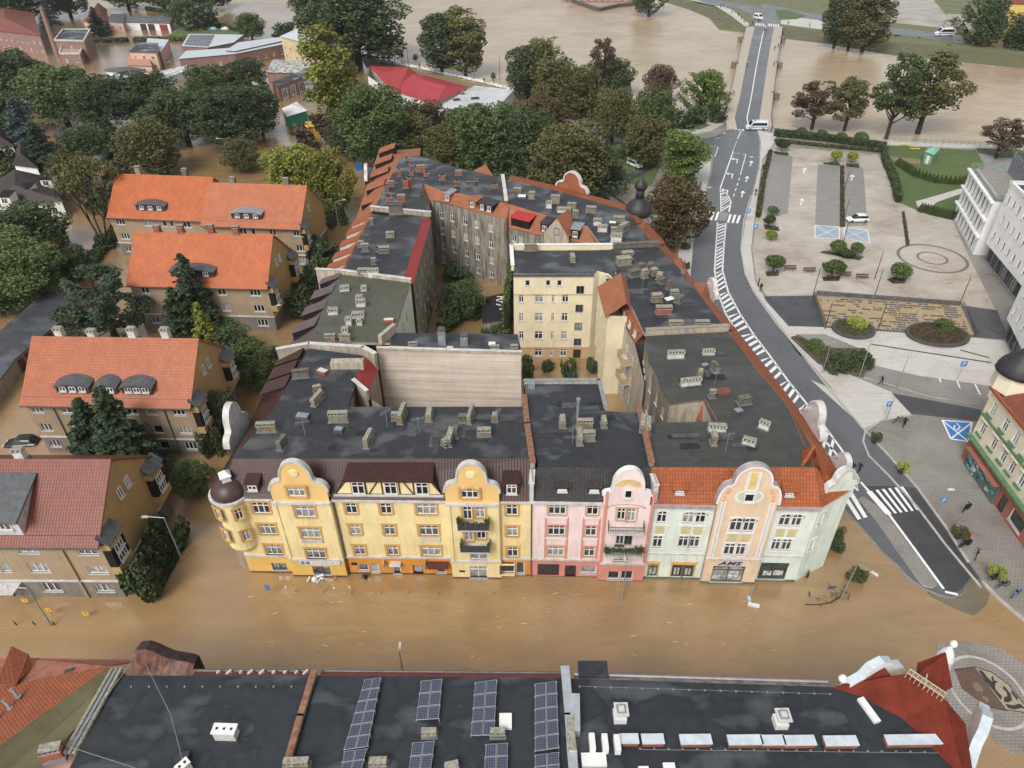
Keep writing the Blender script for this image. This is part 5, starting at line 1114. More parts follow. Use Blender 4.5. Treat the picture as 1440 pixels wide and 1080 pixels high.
for i, t_ in enumerate((.1, .35, .6, .85)): dormer(md, o1, o3, (o1-o3).length*t_, 12.0, 2.2, 1.1, 1, PSL, DARK, 'n', 1, -.8, 1.35, 3.2)
for x, y, l, h in ((485, 408, 1.2, .9), (512, 408, .7, .9), (506, 423, .8, 1.1), (508, 430, 1.2, .9), (469, 441, 1.2, .8), (504, 446, 1.5, .9), (491, 456, .7, 1.0), (486, 469, .7, 1.1), (506, 456, .6, .8)): chimney(md, x, y, ZR, l, .8, h, .1, 'white')
for x, y, l in ((465, 480, 1.3), (486, 480, 1.3)): chimney(md, x, y, ZR, l, .5, 1.0, -.02, 'stone')
skylight(md, 547, 452, ZR, 1.4, .7, 0, mat=CH['brick'], top=DWHITE)
rs, P = simple('town_house', 'town house whose dark flat roof ends in a bright red strip above the courtyard', [(523, 301), (594, 308), (569, 388), (484, 380)], FELT, BEI)
e1, e2 = G(497, 318, 11.5), G(449, 402, 11.5)
slope_roof(rs, [[e2, e1, G(523, 301, ZR), G(484, 380, ZR)]], ORT, name='tiled_slope'); slope_roof(rs, [[G(594, 307, ZR), G(606, 309, 13.4), G(581, 400, 13.4), G(569, 388, ZR)]], REDM, name='red_metal_strip')
walls(rs, [(G(581, 400, 13.4), G(606, 309, 13.4), 13.3, grid((2, 5, 8.5, 12, 15.5, 19), (10.4, 7.3, 4.2, 1.2), .8, 1.4, 'n'), 0), (e1, e2, 11.3, [], 1)], [GRY, BEI])
parapet(rs, P2([(522, 294), (606, 302)]), ZR-.3, ZR+.5, .35, RGH, DWHITE); parapet(rs, [G(484, 382, ZR), G(449, 402, 11.9)], 11, ZR+.2, .3, BEI, DWHITE)
for i, t_ in enumerate((.12, .3, .5, .7, .88)): dormer(rs, e1, e2, (e1-e2).length*t_, 12.0, 2.2, 1.1, 1, ORT, DWHITE, 'n', 1, -.9, 1.35, 3.2)
for x, y, l, w_, h, m in ((523, 316, .6, .6, 1.2, 'stone'), (514, 353, 1.1, .8, 1.3, 'stone'), (508, 347, .8, .6, 1.0, 'stone'), (549, 333, 1.2, .8, 1.1, 'stone'), (541, 355, 1.5, .8, 1.1, 'stone'), (533, 353, .7, .7, 1.2, 'dark'), (526, 371, .6, .6, 1.1, 'stone'), (512, 387, 1.6, .8, 1.3, 'stone'), (526, 389, 1.4, .8, 1.2, 'white'), (557, 299, 2.2, .5, 1.4, 'dark')): chimney(rs, x, y, ZR, l, w_, h, .05, m)
# F
bc, P = simple('town_house', 'dark roofed corner house at the back left of the block with many red chimneys', [(564, 221), (590, 219), (640, 235), (708, 251), (716, 287), (668, 276), (620, 268), (596, 258), (590, 276), (604, 301), (527, 292)], FELT, GRY)
f1, f2 = G(532, 214, 11.5), G(497, 318, 11.5)
slope_roof(bc, [[f2, f1, G(564, 221, ZR), G(525, 296, ZR)], [f1, G(592, 208, 11.6), G(590, 219, ZR), G(564, 221, ZR)]], OLT, name='tiled_slope')
slope_roof(bc, [[G(596, 258, ZR), G(620, 268, ZR), G(622, 284, 12.9), G(604, 281, 12.9)], [G(620, 268, ZR), G(668, 276, ZR), G(668, 297, 12.9), G(622, 284, 12.9)], [G(668, 276, ZR), G(716, 287, ZR), G(712, 309, 12.9), G(668, 297, 12.9)]], OLT, name='courtyard_roof_slope')
ga, gb = G(604, 281, 12.9), G(712, 309, 12.9); L = (gb-ga).length
walls(bc, [(ga, gb, 12.9, grid([L*t for t in (.15, .3, .47, .62, .8)], (9.9, 6.8, 3.7, .9), .95, 1.5, 'nt'), 0), (G(604, 303, ZR), ga, 12.9, grid((4, 8), (9.9, 6.8, 3.7), .8, 1.4, 'n'), 0), (f1, f2, 11.4, [], 0)], [GRY])
dormer(bc, ga, gb, L*.22, 13.2, 1.2, 1.3, 1, ZINC, OLT, 'n', 1, -.6, .2, 2.2); dormer(bc, ga, gb, L*.55, 13.2, 1.6, 1.2, 1, OLT, OLT, 'n', 1, -.6, .2, 2.2); dormer(bc, ga, gb, L*.72, 13.2, 3.0, 1.2, 1, SLT, DARK, 'n', 2, -.6, .2, 2.2)
for i, t_ in enumerate((.12, .3, .48, .66, .84)): dormer(bc, f1, f2, (f1-f2).length*t_, 12.1, 3.2, 1.1, 1, OLT, DARK, 'n', 1, -1.0, 1.2, 3.4)
ribbon_gable(bc, f1.xy, f2.xy, (f1-f2).length*.45, 11, bell(4.5, 12.4, .9, 1.6, .5), .4, [DWHITE, DWHITE, DWHITE, DWHITE], .3, .2, .6)
for x, y, l, w_, h, m in ((572, 225, .8, .6, .9, 'brick'), (579, 234, .8, .6, 1.0, 'brick'), (592, 241, 1.6, .8, 1.3, 'brick'), (600, 247, .9, .7, 1.1, 'brick'), (562, 248, .6, .6, 1.6, 'brick'), (571, 264, 1.0, .7, 2.0, 'brick'), (576, 262, .8, .7, 1.8, 'brick'), (579, 246, .7, .6, 1.1, 'brick'), (550, 262, 1.1, .6, 1.1, 'brick'), (565, 283, 1.3, .8, 1.4, 'brick'), (547, 283, .9, .6, 1.0, 'brick'), (622, 253, 1.0, .7, 1.1, 'brick'), (645, 246, 1.1, .7, .9, 'brick'), (643, 261, .8, .6, 1.1, 'brick'), (661, 262, 1.2, .8, 1.2, 'dark'), (670, 255, .6, .6, .9, 'brick'), (696, 264, 1.0, .6, 1.0, 'brick'), (544, 270, .8, .5, 1.6, 'dark')): chimney(bc, x, y, ZR, l, w_, h, .1, m, pots=(l > 1))
parapet(bc, P2([(707, 250), (712, 287)]), ZR-.4, ZR+.6, .5, CH['brick'], DWHITE, name='party_wall')
slope_roof(bc, [[G(665, 240, ZR), G(683, 231, 14.8), G(694, 248, ZR)]], OLT, name='small_gable_roof')
# G
bk_, P = simple('town_house', 'long back house with red tiles towards the courtyard and an onion topped tower', [(713, 252), (782, 268), (880, 296), (921, 346), (848, 348), (826, 318), (770, 303), (716, 287)], FELT, BEI)
slope_roof(bk_, [[G(716, 287, ZR), G(770, 303, ZR), G(772, 334, 12.2), G(716, 320, 12.2)], [G(770, 303, ZR), G(826, 318, ZR), G(850, 347, 12.2), G(772, 334, 12.2)]], OLT, name='courtyard_roof_slope')
g1, g2 = G(716, 320, 12.2), G(772, 334, 12.2); L = (g2-g1).length
walls(bk_, [(g1, g2, 12.1, grid([L*t for t in (.12, .3, .75)], (9.8, 6.8), .9, 1.4, 'n'), 0), (g2, G(850, 347, 12.2), 12.1, [], 0)], [GRY])
dormer(bk_, g1, g2, L*.25, 12.6, 3.6, 1.3, 1, REDM, DARK, 'slot', 1, -.4, .4, 2.2); dormer(bk_, g1, g2, L*.85, 12.6, 1.5, 1.5, 1, SLT, DARK, 'n', 1, -.5, .4, 2.2); dormer(bk_, g2, G(850, 347, 12.2), 4.4, 12.6, 1.5, 1.6, 1, ZINC, DARK, 'n', 1, -.3, .3, 2.2)
mb = MB(); p = G(783, 338, 12); A_, d, n, L2 = frameof(g1, g2)
q = lambda u, z, o: wpt(g1, g2, u, z, o); uu = FP(783, 330, g1, g2)[0]
mb.face([q(uu-2.3, 9, .12), q(uu+2.3, 9, .12), q(uu+2.3, 13.2, .12), q(uu, 16.0, .12), q(uu-2.3, 13.2, .12)], 0); mb.face([q(uu-2.3, 13.2, .3), q(uu, 16.1, .3), q(uu, 16.1, -4), q(uu-2.3, 13.2, -2)], 1); mb.face([q(uu, 16.1, .3), q(uu+2.3, 13.2, .3), q(uu+2.3, 13.2, -2), q(uu, 16.1, -4)], 1)
gg = mb.build('cross_gable', [BEI, OLT], bk_); window(bk_, g1, g2, uu, 13.0, 1.0, 1.2, 'slot', .22, pane=0)
slope_roof(bk_, [[G(715, 252, ZR), G(782, 268, ZR), G(786, 262, 13), G(718, 246, 13)], [G(782, 268, ZR), G(880, 296, ZR), G(888, 290, 13), G(786, 262, 13)], [G(880, 296, ZR), G(921, 346, ZR), G(936, 342, 12), G(890, 290, 12)]], ORT, name='tiled_slope')
h1, h2 = G(783, 268, 12.5), G(825, 280, 12.5)
ribbon_gable(bk_, h1.xy, h2.xy, (h2-h1).length/2, 12, bell((h2-h1).length, 13.4, 1.0, 2.2, .5), .4, [OLT, OLT, DWHITE, DWHITE], 0, .35, .7)
slope_roof(bk_, [[G(895, 318, 14.6), G(907, 311, 14.4), G(908, 340, 12.6), G(922, 342, 13.4)]], OLT, name='tiled_slope'); slope_roof(bk_, [[G(889, 303, 14.7), G(899, 302, 13.0), G(906, 312, 13.0), G(898, 314, 14.7)]], OLT, name='tiled_slope')
for x, y, l, w_, h, a, m in ((728, 274, 1.3, .9, 1.2, 0, 'stone'), (748, 279, 1.0, .9, 1.3, 0, 'stone'), (781, 285, 1.5, .9, 1.3, 0, 'stone'), (772, 292, .9, .9, 1.3, 0, 'white'), (793, 298, 2.2, .9, 1.0, 0, 'white'), (804, 292, 1.4, .8, 1.0, 0, 'stone'), (809, 305, .9, .8, 1.3, 0, 'stone'), (831, 298, 1.6, .9, 1.2, 0, 'stone'), (840, 316, 1.2, .9, 1.4, 0, 'white'), (847, 325, 1.4, .9, 1.4, 0, 'white'), (866, 342, 1.6, 1.1, 1.6, 0, 'white'), (870, 311, 1.8, .9, 1.1, 0, 'stone'), (877, 324, 1.8, .9, 1.3, 1, 'stone'), (863, 332, .9, .8, 1.4, 0, 'stone')): chimney(bk_, x, y, ZR, l, w_, h, a-.15, m)
skylight(bk_, 734, 278, ZR, 1.5, 1.3, -.1, top=WHITE); skylight(bk_, 861, 319, ZR, 1.2, .9, -.1, top=WHITE, h=.8)
# onion tower
tw = G(897, 307, 12.5); mb = MB(); mb.lathe((tw.x, tw.y, 0), [(1.9, -.8), (1.9, 13.2), (2.1, 13.4)], 16, 0); mb.build('tower', BEI, bk_)
mb = MB(); mb.lathe((tw.x, tw.y, 13.3), [(2.1, 0), (2.3, .6), (2.2, 1.2), (1.8, 1.9), (1.1, 2.5), (.8, 2.9)], 20); mb.lathe((tw.x, tw.y, 16.1), [(.75, 0), (.7, 1.7)], 8); mb.lathe((tw.x, tw.y, 17.7), [(.9, 0), (1.15, .5), (.9, 1.1), (.35, 1.6), (.08, 2.4)], 12); mb.build('onion_dome', flat('dark_dome', (.03, .028, .03), .5), bk_, smooth=True)
# H cream
hc, P = simple('town_house', 'cream four storey house standing inside the courtyard of the block', [(722, 352), (850, 353), (862, 350), (866, 395), (856, 385), (840, 381), (835, 385), (722, 385)], FELT, CRM)
ha, hb, hcx = G(722, 385, ZR), G(835, 385, ZR), G(860, 383, ZR); ha, hb = Vector((ha.x, 91.5, 0)), Vector((hb.x, 91.2, 0)); L = (hb-ha).length
def ux(px, py): return FP(px, py, ha, hb)[0]
W = [(ux(733, 418), z, .75, 1.4, 'nt') for z in (9.9, 6.7, 3.5)] + [(ux(758, 420), z, 1.25, 1.4, 'nt') for z in (9.9, 6.7, 3.5)] + [(ux(778, 420), z, .5, 1.4, 'nt') for z in (9.9, 6.7, 3.5)] + [(ux(795, 420), z, .95, 1.4, 'nt') for z in (9.9, 6.7, 3.5)]
W += [(ux(742, 393), 12.6, .7, .95, 'n1'), (ux(771, 393), 12.6, .7, .95, 'n1'), (ux(787, 393), 12.6, .7, .95, 'n1')] + [(ux(816, 407), z, 1.15, 1.3, 'dk') for z in (11.3, 8.2, 5.1, 2.3)] + [(ux(757, 497), .4, 1.2, 1.3, 'nt'), (ux(775, 497), .4, .6, 1.3, 'nt'), (ux(792, 497), .4, 1.0, 1.3, 'nt'), (ux(811, 503), -.3, 1.2, 1.9, 'd0')]
mb = MB(); facade(mb, ha, hb, -.8, 2.0, [hole(x) for x in W], 1); facade(mb, ha, hb, 2.0, ZR, [hole(x) for x in W], 0)
for x in W: window(hc, ha, hb, *x[:4], x[4])
i0 = Vector((hb.x, hb.y-.0, 0)); i1 = Vector((hb.x+.8, hb.y+.5, 0)); i2 = Vector((hb.x+4.0, hb.y+.4, 0)); W2 = [(1.6, z, 1.5, 1.6, 'dk') for z in (9.3, 6.2, 3.2)] + [(1.5, 12.3, .9, 1.2, 'n1')]
facade(mb, i0, i1, -.8, ZR, (), 0); wall_with(hc, mb, i1, i2, 2.0, ZR, W2, 0); facade(mb, i1, i2, -.8, 2.0, (), 1); bb = G(722, 352, ZR); facade(mb, Vector((bb.x, bb.y, 0)), ha, -.8, ZR, (), 2); mb.build('wall', [CRM, CRD, CRM], hc)
mb = MB(); strip(mb, ha, hb, 0, L, 11.15, 11.27, 0, .08); strip(mb, ha, hb, 0, L, 1.95, 2.07, 0, .08); strip(mb, ha, hb, 0, L, ZR-.25, ZR+.05, 0, .25, 1); mb.build('cornice', [CRD, DZINC], hc)
parapet(hc, P2([(870, 348), (719, 349), (721, 378)]), ZR-.3, ZR+.55, .4, CRM, WHITE); chimney(hc, 805, 366, ZR, .6, 1.6, 1.0, 0, 'stone'); chimney(hc, 746, 352, ZR, 1.8, .6, 1.1, 0, 'stone')
# I
iw, P = simple('town_house', 'dark roofed house along the road with orange street edge and sooty chimneys', [(862, 350), (925, 347), (955, 378), (1022, 464), (907, 470), (888, 430), (868, 395)], FELT2, BEI)
i_s = [G(936, 345, 12), G(979, 398, 12), G(1036, 464, 12)]
slope_roof(iw, [[G(925, 347, ZR), G(955, 378, ZR), i_s[1], i_s[0]], [G(955, 378, ZR), G(1022, 464, ZR), i_s[2], i_s[1]]], ORT, name='tiled_slope')
parapet(iw, P2([(862, 349), (926, 346)]), ZR-.3, ZR+.7, .5, CH['dark'], CH['dark']); parapet(iw, P2([(908, 469), (1024, 463)]), ZR-.3, ZR+.6, .4, BEI, CH['cap'])
slope_roof(iw, [[G(868, 392, ZR), G(908, 466, ZR), G(893, 483, 11.6), G(870, 440, 11.6)]], OLT, name='courtyard_roof_slope')
p0, p1 = G(868, 440, 11.6), G(908, 505, 11.6)
walls(iw, [(G(868, 436, 12), G(893, 483, 11.6), 11.5, grid((2, 5, 8), (8.2, 5.0, 1.8), .9, 1.4, 'nt'), 0), (G(893, 483, 11.6), G(910, 510, ZR), 11.5, [], 0), (i_s[2], i_s[1], 11.9, [], 0), (i_s[1], i_s[0], 11.9, [], 0)], [BEI])
j0, j1 = G(843, 560), G(866, 563)  # projecting stair wing facing the courtyard
j0 = G(846, 553); j1 = Vector((j0.x+2.6, j0.y-.2, 0)); j2 = Vector((j1.x+.8, j1.y+8, 0)); j3 = Vector((j0.x-.2, j0.y+8, 0))
zt = 13.0; mb = MB(); wall_with(iw, mb, j3.xy, j0.xy, -.8, zt, grid((2.5, 6), (9.3, 6.2, 3.1), .8, 1.3, 'nt'), 0); facade(mb, j0, j1, -.8, zt, (), 0); facade(mb, j1, j2, -.8, zt, (), 0); mb.build('stair_wing', [CRM], iw)
slope_roof(iw, [[(j0.x-.4, j0.y-.4, zt), (j3.x-.4, j3.y, zt), ((j3.x+j2.x)/2+1.0, j3.y, zt+2.2), ((j0.x+j1.x)/2+1.0, j0.y-.4, zt+2.2)], [(j1.x+1.6, j1.y-.4, zt), ((j0.x+j1.x)/2+1.0, j0.y-.4, zt+2.2), ((j3.x+j2.x)/2+1.0, j3.y, zt+2.2), (j2.x+1.6, j2.y, zt)]], OLT, name='stair_wing_roof')
q0, q1 = G(893, 483, 11.6), G(870, 440, 11.6)
for t_ in (.25, .6, .9): dormer(iw, q1, q0, (q0-q1).length*t_, 12.0, 1.6, 1.3, 1, OLT, OLT, 'n', 1, -.2, .3, 2.0)
balcony(iw, G(868, 436, 12).xy, G(893, 483, 11.6).xy, 6.2, 7.9, 2.6, 1.2, CRD); balcony(iw, G(868, 436, 12).xy, G(893, 483, 11.6).xy, 6.2, 4.7, 2.6, 1.2, CRD)
for x, y, l, w_, h, a, m in ((877, 371, 2.0, 1.3, 1.2, .2, 'stone'), (882, 363, 1.6, 1.0, 1.1, .2, 'brick'), (892, 388, 1.6, .9, 1.2, .4, 'dark'), (902, 384, .8, .8, 1.6, .4, 'dark'), (906, 390, .8, .8, 1.2, .4, 'stone'), (915, 378, 1.1, .8, 1.2, 1.5, 'dark'), (919, 386, .9, .9, .9, .4, 'stone'), (927, 392, 1.0, .8, 1.0, 1.2, 'stone'), (930, 398, .8, .8, .9, .5, 'dark'), (941, 407, .6, .6, 1.8, .4, 'dark'), (923, 423, 1.3, .9, 1.1, .1, 'stone'), (955, 424, 1.3, .8, .9, .9, 'dark'), (948, 415, 1.0, .8, 1.0, 0, 'stone'), (933, 440, 2.0, .8, 1.0, .05, 'brick'), (949, 463, 1.7, .6, 1.4, 0, 'stone'), (986, 462, 1.7, .6, 1.4, 0, 'stone')): chimney(iw, x, y, ZR, l, w_, h, a, m)
antenna(iw, 903, 407, 2.6, .4); antenna(iw, 958, 400, 2.2, 1.2); patches(iw, [(900, 450), (990, 450), (930, 360), (880, 360)], 8, 5)
skylight(iw, 941, 423, ZR, 1.4, 1.0, .4, top=WHITE)
slope_roof(iw, [[G(946, 365, 14.2), G(958, 362, 13.6), G(972, 392, 12.0), G(960, 388, 14.2)]], OLT, name='dormer_roof'); slope_roof(iw, [[G(975, 398, 14.2), G(994, 397, 13.6), G(999, 428, 12), G(985, 420, 14.0)]], OLT, name='dormer_roof')
ribbon_gable(iw, i_s[2].xy, i_s[1].xy, 9.0, 11.5, bell(3.5, 12.6, .8, 1.4, .5), .4, [DWHITE]*4, .5, .25, .6)
# J
jm, P = simple('courtyard_wing', 'wing whose tall blank beige wall faces the flat roof of the yellow house', [(548, 486), (553, 468), (660, 469), (728, 470), (733, 492), (640, 490)], FELT, BLANK, group=None)
ja, jb = G(530, 489, ZR+.2), G(733, 495, ZR+.2); walls(jm, [(ja, jb, ZR+.15, [], 0), (jb, G(728, 470, ZR), ZR-.1, [], 0), (G(553, 468, ZR), G(548, 486, ZR), ZR-.1, [], 0)], [BLANK])
jm['category'] = 'building'
parapet(jm, [ja, jb], ZR-.05, ZR+.25, .3, BEI, DWHITE, .05)
for x, y, l, w_, h, m in ((622, 483, .9, .9, 2.4, 'lead'), (653, 484, .9, .9, 1.7, 'lead')):
 p = G(x, y, ZR); mb = MB(); mb.obox((p.x, p.y), 0, .45, .45, ZR-.1, ZR+h-.5, 0); mb.obox((p.x, p.y), 0, .4, .4, ZR+h-.3, ZR+h-.2, 1); [mb.obox((p.x+sx*.35, p.y+sy*.35), 0, .05, .05, ZR+h-.5, ZR+h-.3, 1) for sx in (-1, 1) for sy in (-1, 1)]; mb.build('metal_chimney', [ZINC, DZINC], jm)
skylight(jm, 692, 486, ZR, 1.0, .9, 0, .3, top=WHITE); skylight(jm, 633, 491, ZR, .9, .4, 0, .3, top=WHITE)
chimney(jm, 581, 489, ZR, 1.0, .4, .9, 0, 'stone'); chimney(jm, 696, 493, ZR, 1.0, .4, .9, 0, 'stone'); chimney(jm, 723, 492, ZR, .8, .5, .9, 0, 'stone')
mb = MB(); a, b = G(541, 480, ZR), G(550, 470, ZR); mb.obox(((a.x+b.x)/2, (a.y+b.y)/2), 1.1, 1.6, .25, ZR, ZR+1.2); mb.build('firewall_end', BEI, jm)
# garden house inside the courtyard
kh = thing('shed', 'dark flat roofed shed with a white graffiti patch inside the courtyard', 'shed', tuple(G(696, 450)))
kp = [G(x, y, 2.6) for x, y in ((680, 420), (712, 412), (712, 446), (680, 452))]; prism_part(kh, 'wall', kp, -.5, 2.4, [BEI, BEI]); prism_part(kh, 'roof', [Vector(p+(0,)) for p in offpoly([tuple(p[:2]) for p in kp], .25)], 2.4, 2.6, [DZINC, flat('black_felt', (.016, .017, .02), .5)])
mb = MB(); rr = random.Random(9)
for k in range(26): x, y = rr.uniform(698, 710), rr.uniform(417, 436); p = G(x, y, 2.605); mb.obox((p.x, p.y), rr.random()*3, .22, .14, 2.59, 2.61+k*.001)
mb.build('white_stones', WHITE, kh)
# ---------------------------------------------------------------- tiled houses on the left
TILE_O = tiles('new_orange_tiles', (.53, .145, .05), (.45, .115, .04), .3, .36, .55, .45); TILE_O2 = tiles('faded_orange_tiles', (.51, .175, .085), (.44, .14, .07), .3, .36, .55, .45); TILE_R = tiles('brick_red_tiles', (.26, .085, .06), (.21, .07, .05), .3, .36, .5, .4)
TILE_M = tiles('mid_orange_tiles', (.47, .145, .065), (.39, .115, .05), .3, .36, .5, .4, .12)
OCH = plaster('ochre_render', (.44, .30, .135), .3); DUN = plaster('dun_render', (.35, .265, .175), .45); LOWG = plaster('grey_lower_render', (.22, .195, .165), .5)
def gable_house(label, A, B, dep, ze, zr, tile, W, chim, eyes, gw=(), name='tiled_house', group='ochre houses with tiled roofs', up=OCH, skip_left=True, slopes=None):
 A, B = Vector(A[:2]), Vector(B[:2]); A_, d, n, L = frameof(A, B); t = thing(name, label, 'house', (*(A+B)/2, 0), group)
 Bb = B - n*dep; Ab = A - n*dep; mb = MB(); ws = [hole(x) for x in W]
 facade(mb, A, B, -.8, 2.75, ws, 1); facade(mb, A, B, 2.75, ze, ws, 0)
 gws = [hole(x) for x in gw]; facade(mb, B, Bb, -.8, 2.6, gws, 1); facade(mb, B, Bb, 2.6, ze, gws, 2); facade(mb, Bb, Ab, -.8, ze, (), 0); facade(mb, Ab, A, -.8, ze, (), 0)
 hm = dep/2
 for P, Q in ((B, Bb), (Ab, A)): mb.face([wpt(P, Q, 0, ze), wpt(P, Q, dep, ze), wpt(P, Q, hm, zr-.1)], 2)
 mb.build('wall', [DUN, LOWG, up], t)
 for x in W: window(t, A, B, *x[:4], x[4] if len(x) > 4 else 'n')
 for x in gw: window(t, B, Bb, *x[:4], x[4] if len(x) > 4 else 'n', .2 if x[1] > ze-1.2 else 0)
 mb = MB(); strip(mb, A, B, -.1, L+.1, 2.6, 2.8, 0, .14); strip(mb, B, Bb, -.1, dep, 2.6, 2.8, 0, .14); mb.build('cornice', DWHITE, t)
 q = lambda u, z, o: wpt(A, B, u, z, o); e = .25; sl = (zr-ze)/hm; o_ = .55
 slope_roof(t, [[q(-e, ze-o_*sl*.6, o_), q(L+e, ze-o_*sl*.6, o_), q(L+e, zr, -hm), q(-e, zr, -hm)], [q(-e, zr, -hm), q(L+e, zr, -hm), q(L+e, ze-o_*sl*.6, -dep-o_), q(-e, ze-o_*sl*.6, -dep-o_)]], tile, .18, 'tiled_roof')
 mb = MB(); strip(mb, A, B, -e, L+e, ze-o_*sl*.6-.12, ze-o_*sl*.6+.02, o_+.02, o_+.16); strip(mb, A, B, -e, L+e, ze+.45, ze+.52, o_-.95, o_-.9); mb.build('gutter', DZINC, t)
 for u, o, mt, h in chim:
  c = q(u, 0, -hm-o); zb = zr-abs(o)*sl; chimney(t, 0, 0, zb+.1, .95, .75, h, math.atan2(d.y, d.x), mt, pos=c)
 for u, w_, m_, nw in eyes:   # wide eyebrow dormers with curved sheet roofs
  z0 = ze+1.15; mb = MB(); k = 10; fo = -.75
  T = [(u-w_/2+w_*i/k, z0+.75+.42*math.sin(math.pi*i/k)**.8) for i in range(k+1)]
  mb.face([q(u-w_/2+.15, z0-.3, fo), q(u+w_/2-.15, z0-.3, fo), q(u+w_/2-.15, z0+.9, fo), q(u-w_/2+.15, z0+.9, fo)], 1)
  for i in range(k):
   a, b = T[i], T[i+1]; bk = lambda p: q(p[0], p[1]+.25, -(p[1]+.25-ze)/sl-.15)
   mb.face([q(a[0], a[1]-.12, fo+.3), q(b[0], b[1]-.12, fo+.3), q(*b, fo+.3), q(*a, fo+.3)], 0); mb.face([q(*a, fo+.3), q(*b, fo+.3), bk(b), bk(a)], 0)
   mb.face([q(a[0], a[1]-.12, fo+.3), q(a[0], a[1]-.12, fo), q(b[0], b[1]-.12, fo), q(b[0], b[1]-.12, fo+.3)], 0); mb.face([q(a[0], z0+.6, fo), q(b[0], z0+.6, fo), q(*b, fo), q(*a, fo)], 1)
  dm = mb.build('eyebrow_dormer', [m_, flat('dormer_front', (.05, .045, .045), .6)], t)
  for i in range(nw):
   f, _ = win_meshes(.85, .7, 'n', 0); p = q(u+(i-(nw-1)/2)*(w_-.9)/max(nw, 1)*1.0, z0+.02, fo+.16)-base_of(t); o = bpy.data.objects.new('window', f); link(o, dm)
   o.matrix_local = Matrix(((d.x, -n.x, 0, p.x), (d.y, -n.y, 0, p.y), (0, 0, 1, p.z), (0, 0, 0, 1)))
 return t, A, B, Bb, q
def corner_bay(t, A, B, Bb, ze, side, zb=4.0, cover=None, w=2.6):
 """corner balcony bay near each end of the gable wall with a sheet roof"""
 dep = (Bb-B).length; u0, u1 = (-.0, w) if side == 0 else (dep-w, dep)
 mb = MB(); strip(mb, B, Bb, u0, u1, zb-.3, zb+.75, .0, .9, 0); strip(mb, B, Bb, u0, u1, ze-1.0, ze-.3, 0, .9, 0); strip(mb, B, Bb, u0+.05, u1-.05, zb+.75, ze-1.0, .05, .8, 2)
 P = [wpt(B, Bb, u0-.15, ze-.2, 1.1), wpt(B, Bb, u1+.15, ze-.2, 1.1), wpt(B, Bb, u1+.15, ze+.9, -.05), wpt(B, Bb, u0-.15, ze+.9, -.05)]
 lo = [p-Vector((0, 0, .12)) for p in P]; mb.face(P, 1); mb.face(lo[::-1], 1)
 for i in range(4): j = (i+1) % 4; mb.face([lo[i], lo[j], P[j], P[i]], 1)
 b = mb.build('corner_bay', [cover or OCH, DZINC, DARK], t)
 for z in (zb+.8,): 
  f, _ = win_meshes(w-1.2, 1.0, 'n3', 1); A_, d, n, L = frameof(B, Bb)
  for zz in (zb+.85, ze-2.1): p = wpt(B, Bb, (u0+u1)/2, zz, 1.0)-base_of(t); o = bpy.data.objects.new('window', f); link(o, b); o.matrix_local = Matrix(((d.x, -n.x, 0, p.x), (d.y, -n.y, 0, p.y), (0, 0, 1, p.z), (0, 0, 0, 1)))
W1 = [(u, z, w_, 1.35, s) for z in (6.9, 4.0, .9) for u, w_, s in ((5, 2.0, 'n3'), (9.3, .9, 'n1'), (10.6, .9, 'n1'), (12.9, .9, 'n1'), (14.1, .9, 'n1'), (17.6, 2.0, 'n3')) if not (z < 1 and 12 < u < 15)] + [(13.6, -.3, 1.3, 2.2, 'd0')] + [(23.5, 6.7, 2.0, 1.3, 'n3'), (23.5, 3.8, 2.0, 1.2, 'n'), (23.2, .9, 1.8, 1.2, 'n3')]
A1_, B1_ = Vector((-66, 48.2)), Vector((-41, 47.6))
h1, A, B, Bb, q = gable_house('dun house with a brick red tiled roof, nearest of the left hand houses', A1_, B1_, 12.5, 8.6, 13.9, TILE_R, W1, [(15.8, .4, 'white', 1.6)], [], [(5.6, 9.2, .8, 1.3, 'n'), (7.2, 9.2, .8, 1.3, 'n')], group=None)
corner_bay(h1, A, B, Bb, 8.3, 0); corner_bay(h1, A, B, Bb, 8.3, 1)
dm = MB(); u0, u1 = 9.0, 18.0; P = [q(u0, 12.2, -1.8), q(u1, 12.2, -1.8), q(u1, 12.4, -5.6), q(u0, 12.4, -5.6)]; F_ = [q(u0+.3, 9.6, -.4), q(u1-.3, 9.6, -.4), q(u1-.3, 12.0, -.4), q(u0+.3, 12.0, -.4)]
dm.hexa([q(u0+.3, 9.0, -.4), q(u1-.3, 9.0, -.4), q(u1-.3, 9.0, -5), q(u0+.3, 9.0, -5), q(u0+.3, 11.1, -.4), q(u1-.3, 11.1, -.4), q(u1-.3, 12.9, -5), q(u0+.3, 12.9, -5)], 1)
dm.hexa([q(u0, 11.05, 0), q(u1, 11.05, 0), q(u1, 12.95, -5), q(u0, 12.95, -5), q(u0, 11.25, 0), q(u1, 11.25, 0), q(u1, 13.15, -5), q(u0, 13.15, -5)], 0); do = dm.build('wide_dormer', [DZINC, DWHITE], h1)
for u in (10.2, 11.6, 14.9, 16.4): f, _ = win_meshes(1.2, .9, 'n', 1); A_, d, n, L = frameof(A, B); p = q(u, 9.95, -.22)-base_of(h1); o = bpy.data.objects.new('window', f); link(o, do); o.matrix_local = Matrix(((d.x, -n.x, 0, p.x), (d.y, -n.y, 0, p.y), (0, 0, 1, p.z), (0, 0, 0, 1)))
pipe(h1, [wpt(A, B, 21.1, 8.2, .12), wpt(A, B, 21.1, 0, .12)], .09, OCH)
mb = MB(); strip(mb, A, B, 12.6, 14.8, 2.3, 2.4, 0, 1.6); mb.build('entrance_canopy', DWHITE, h1)
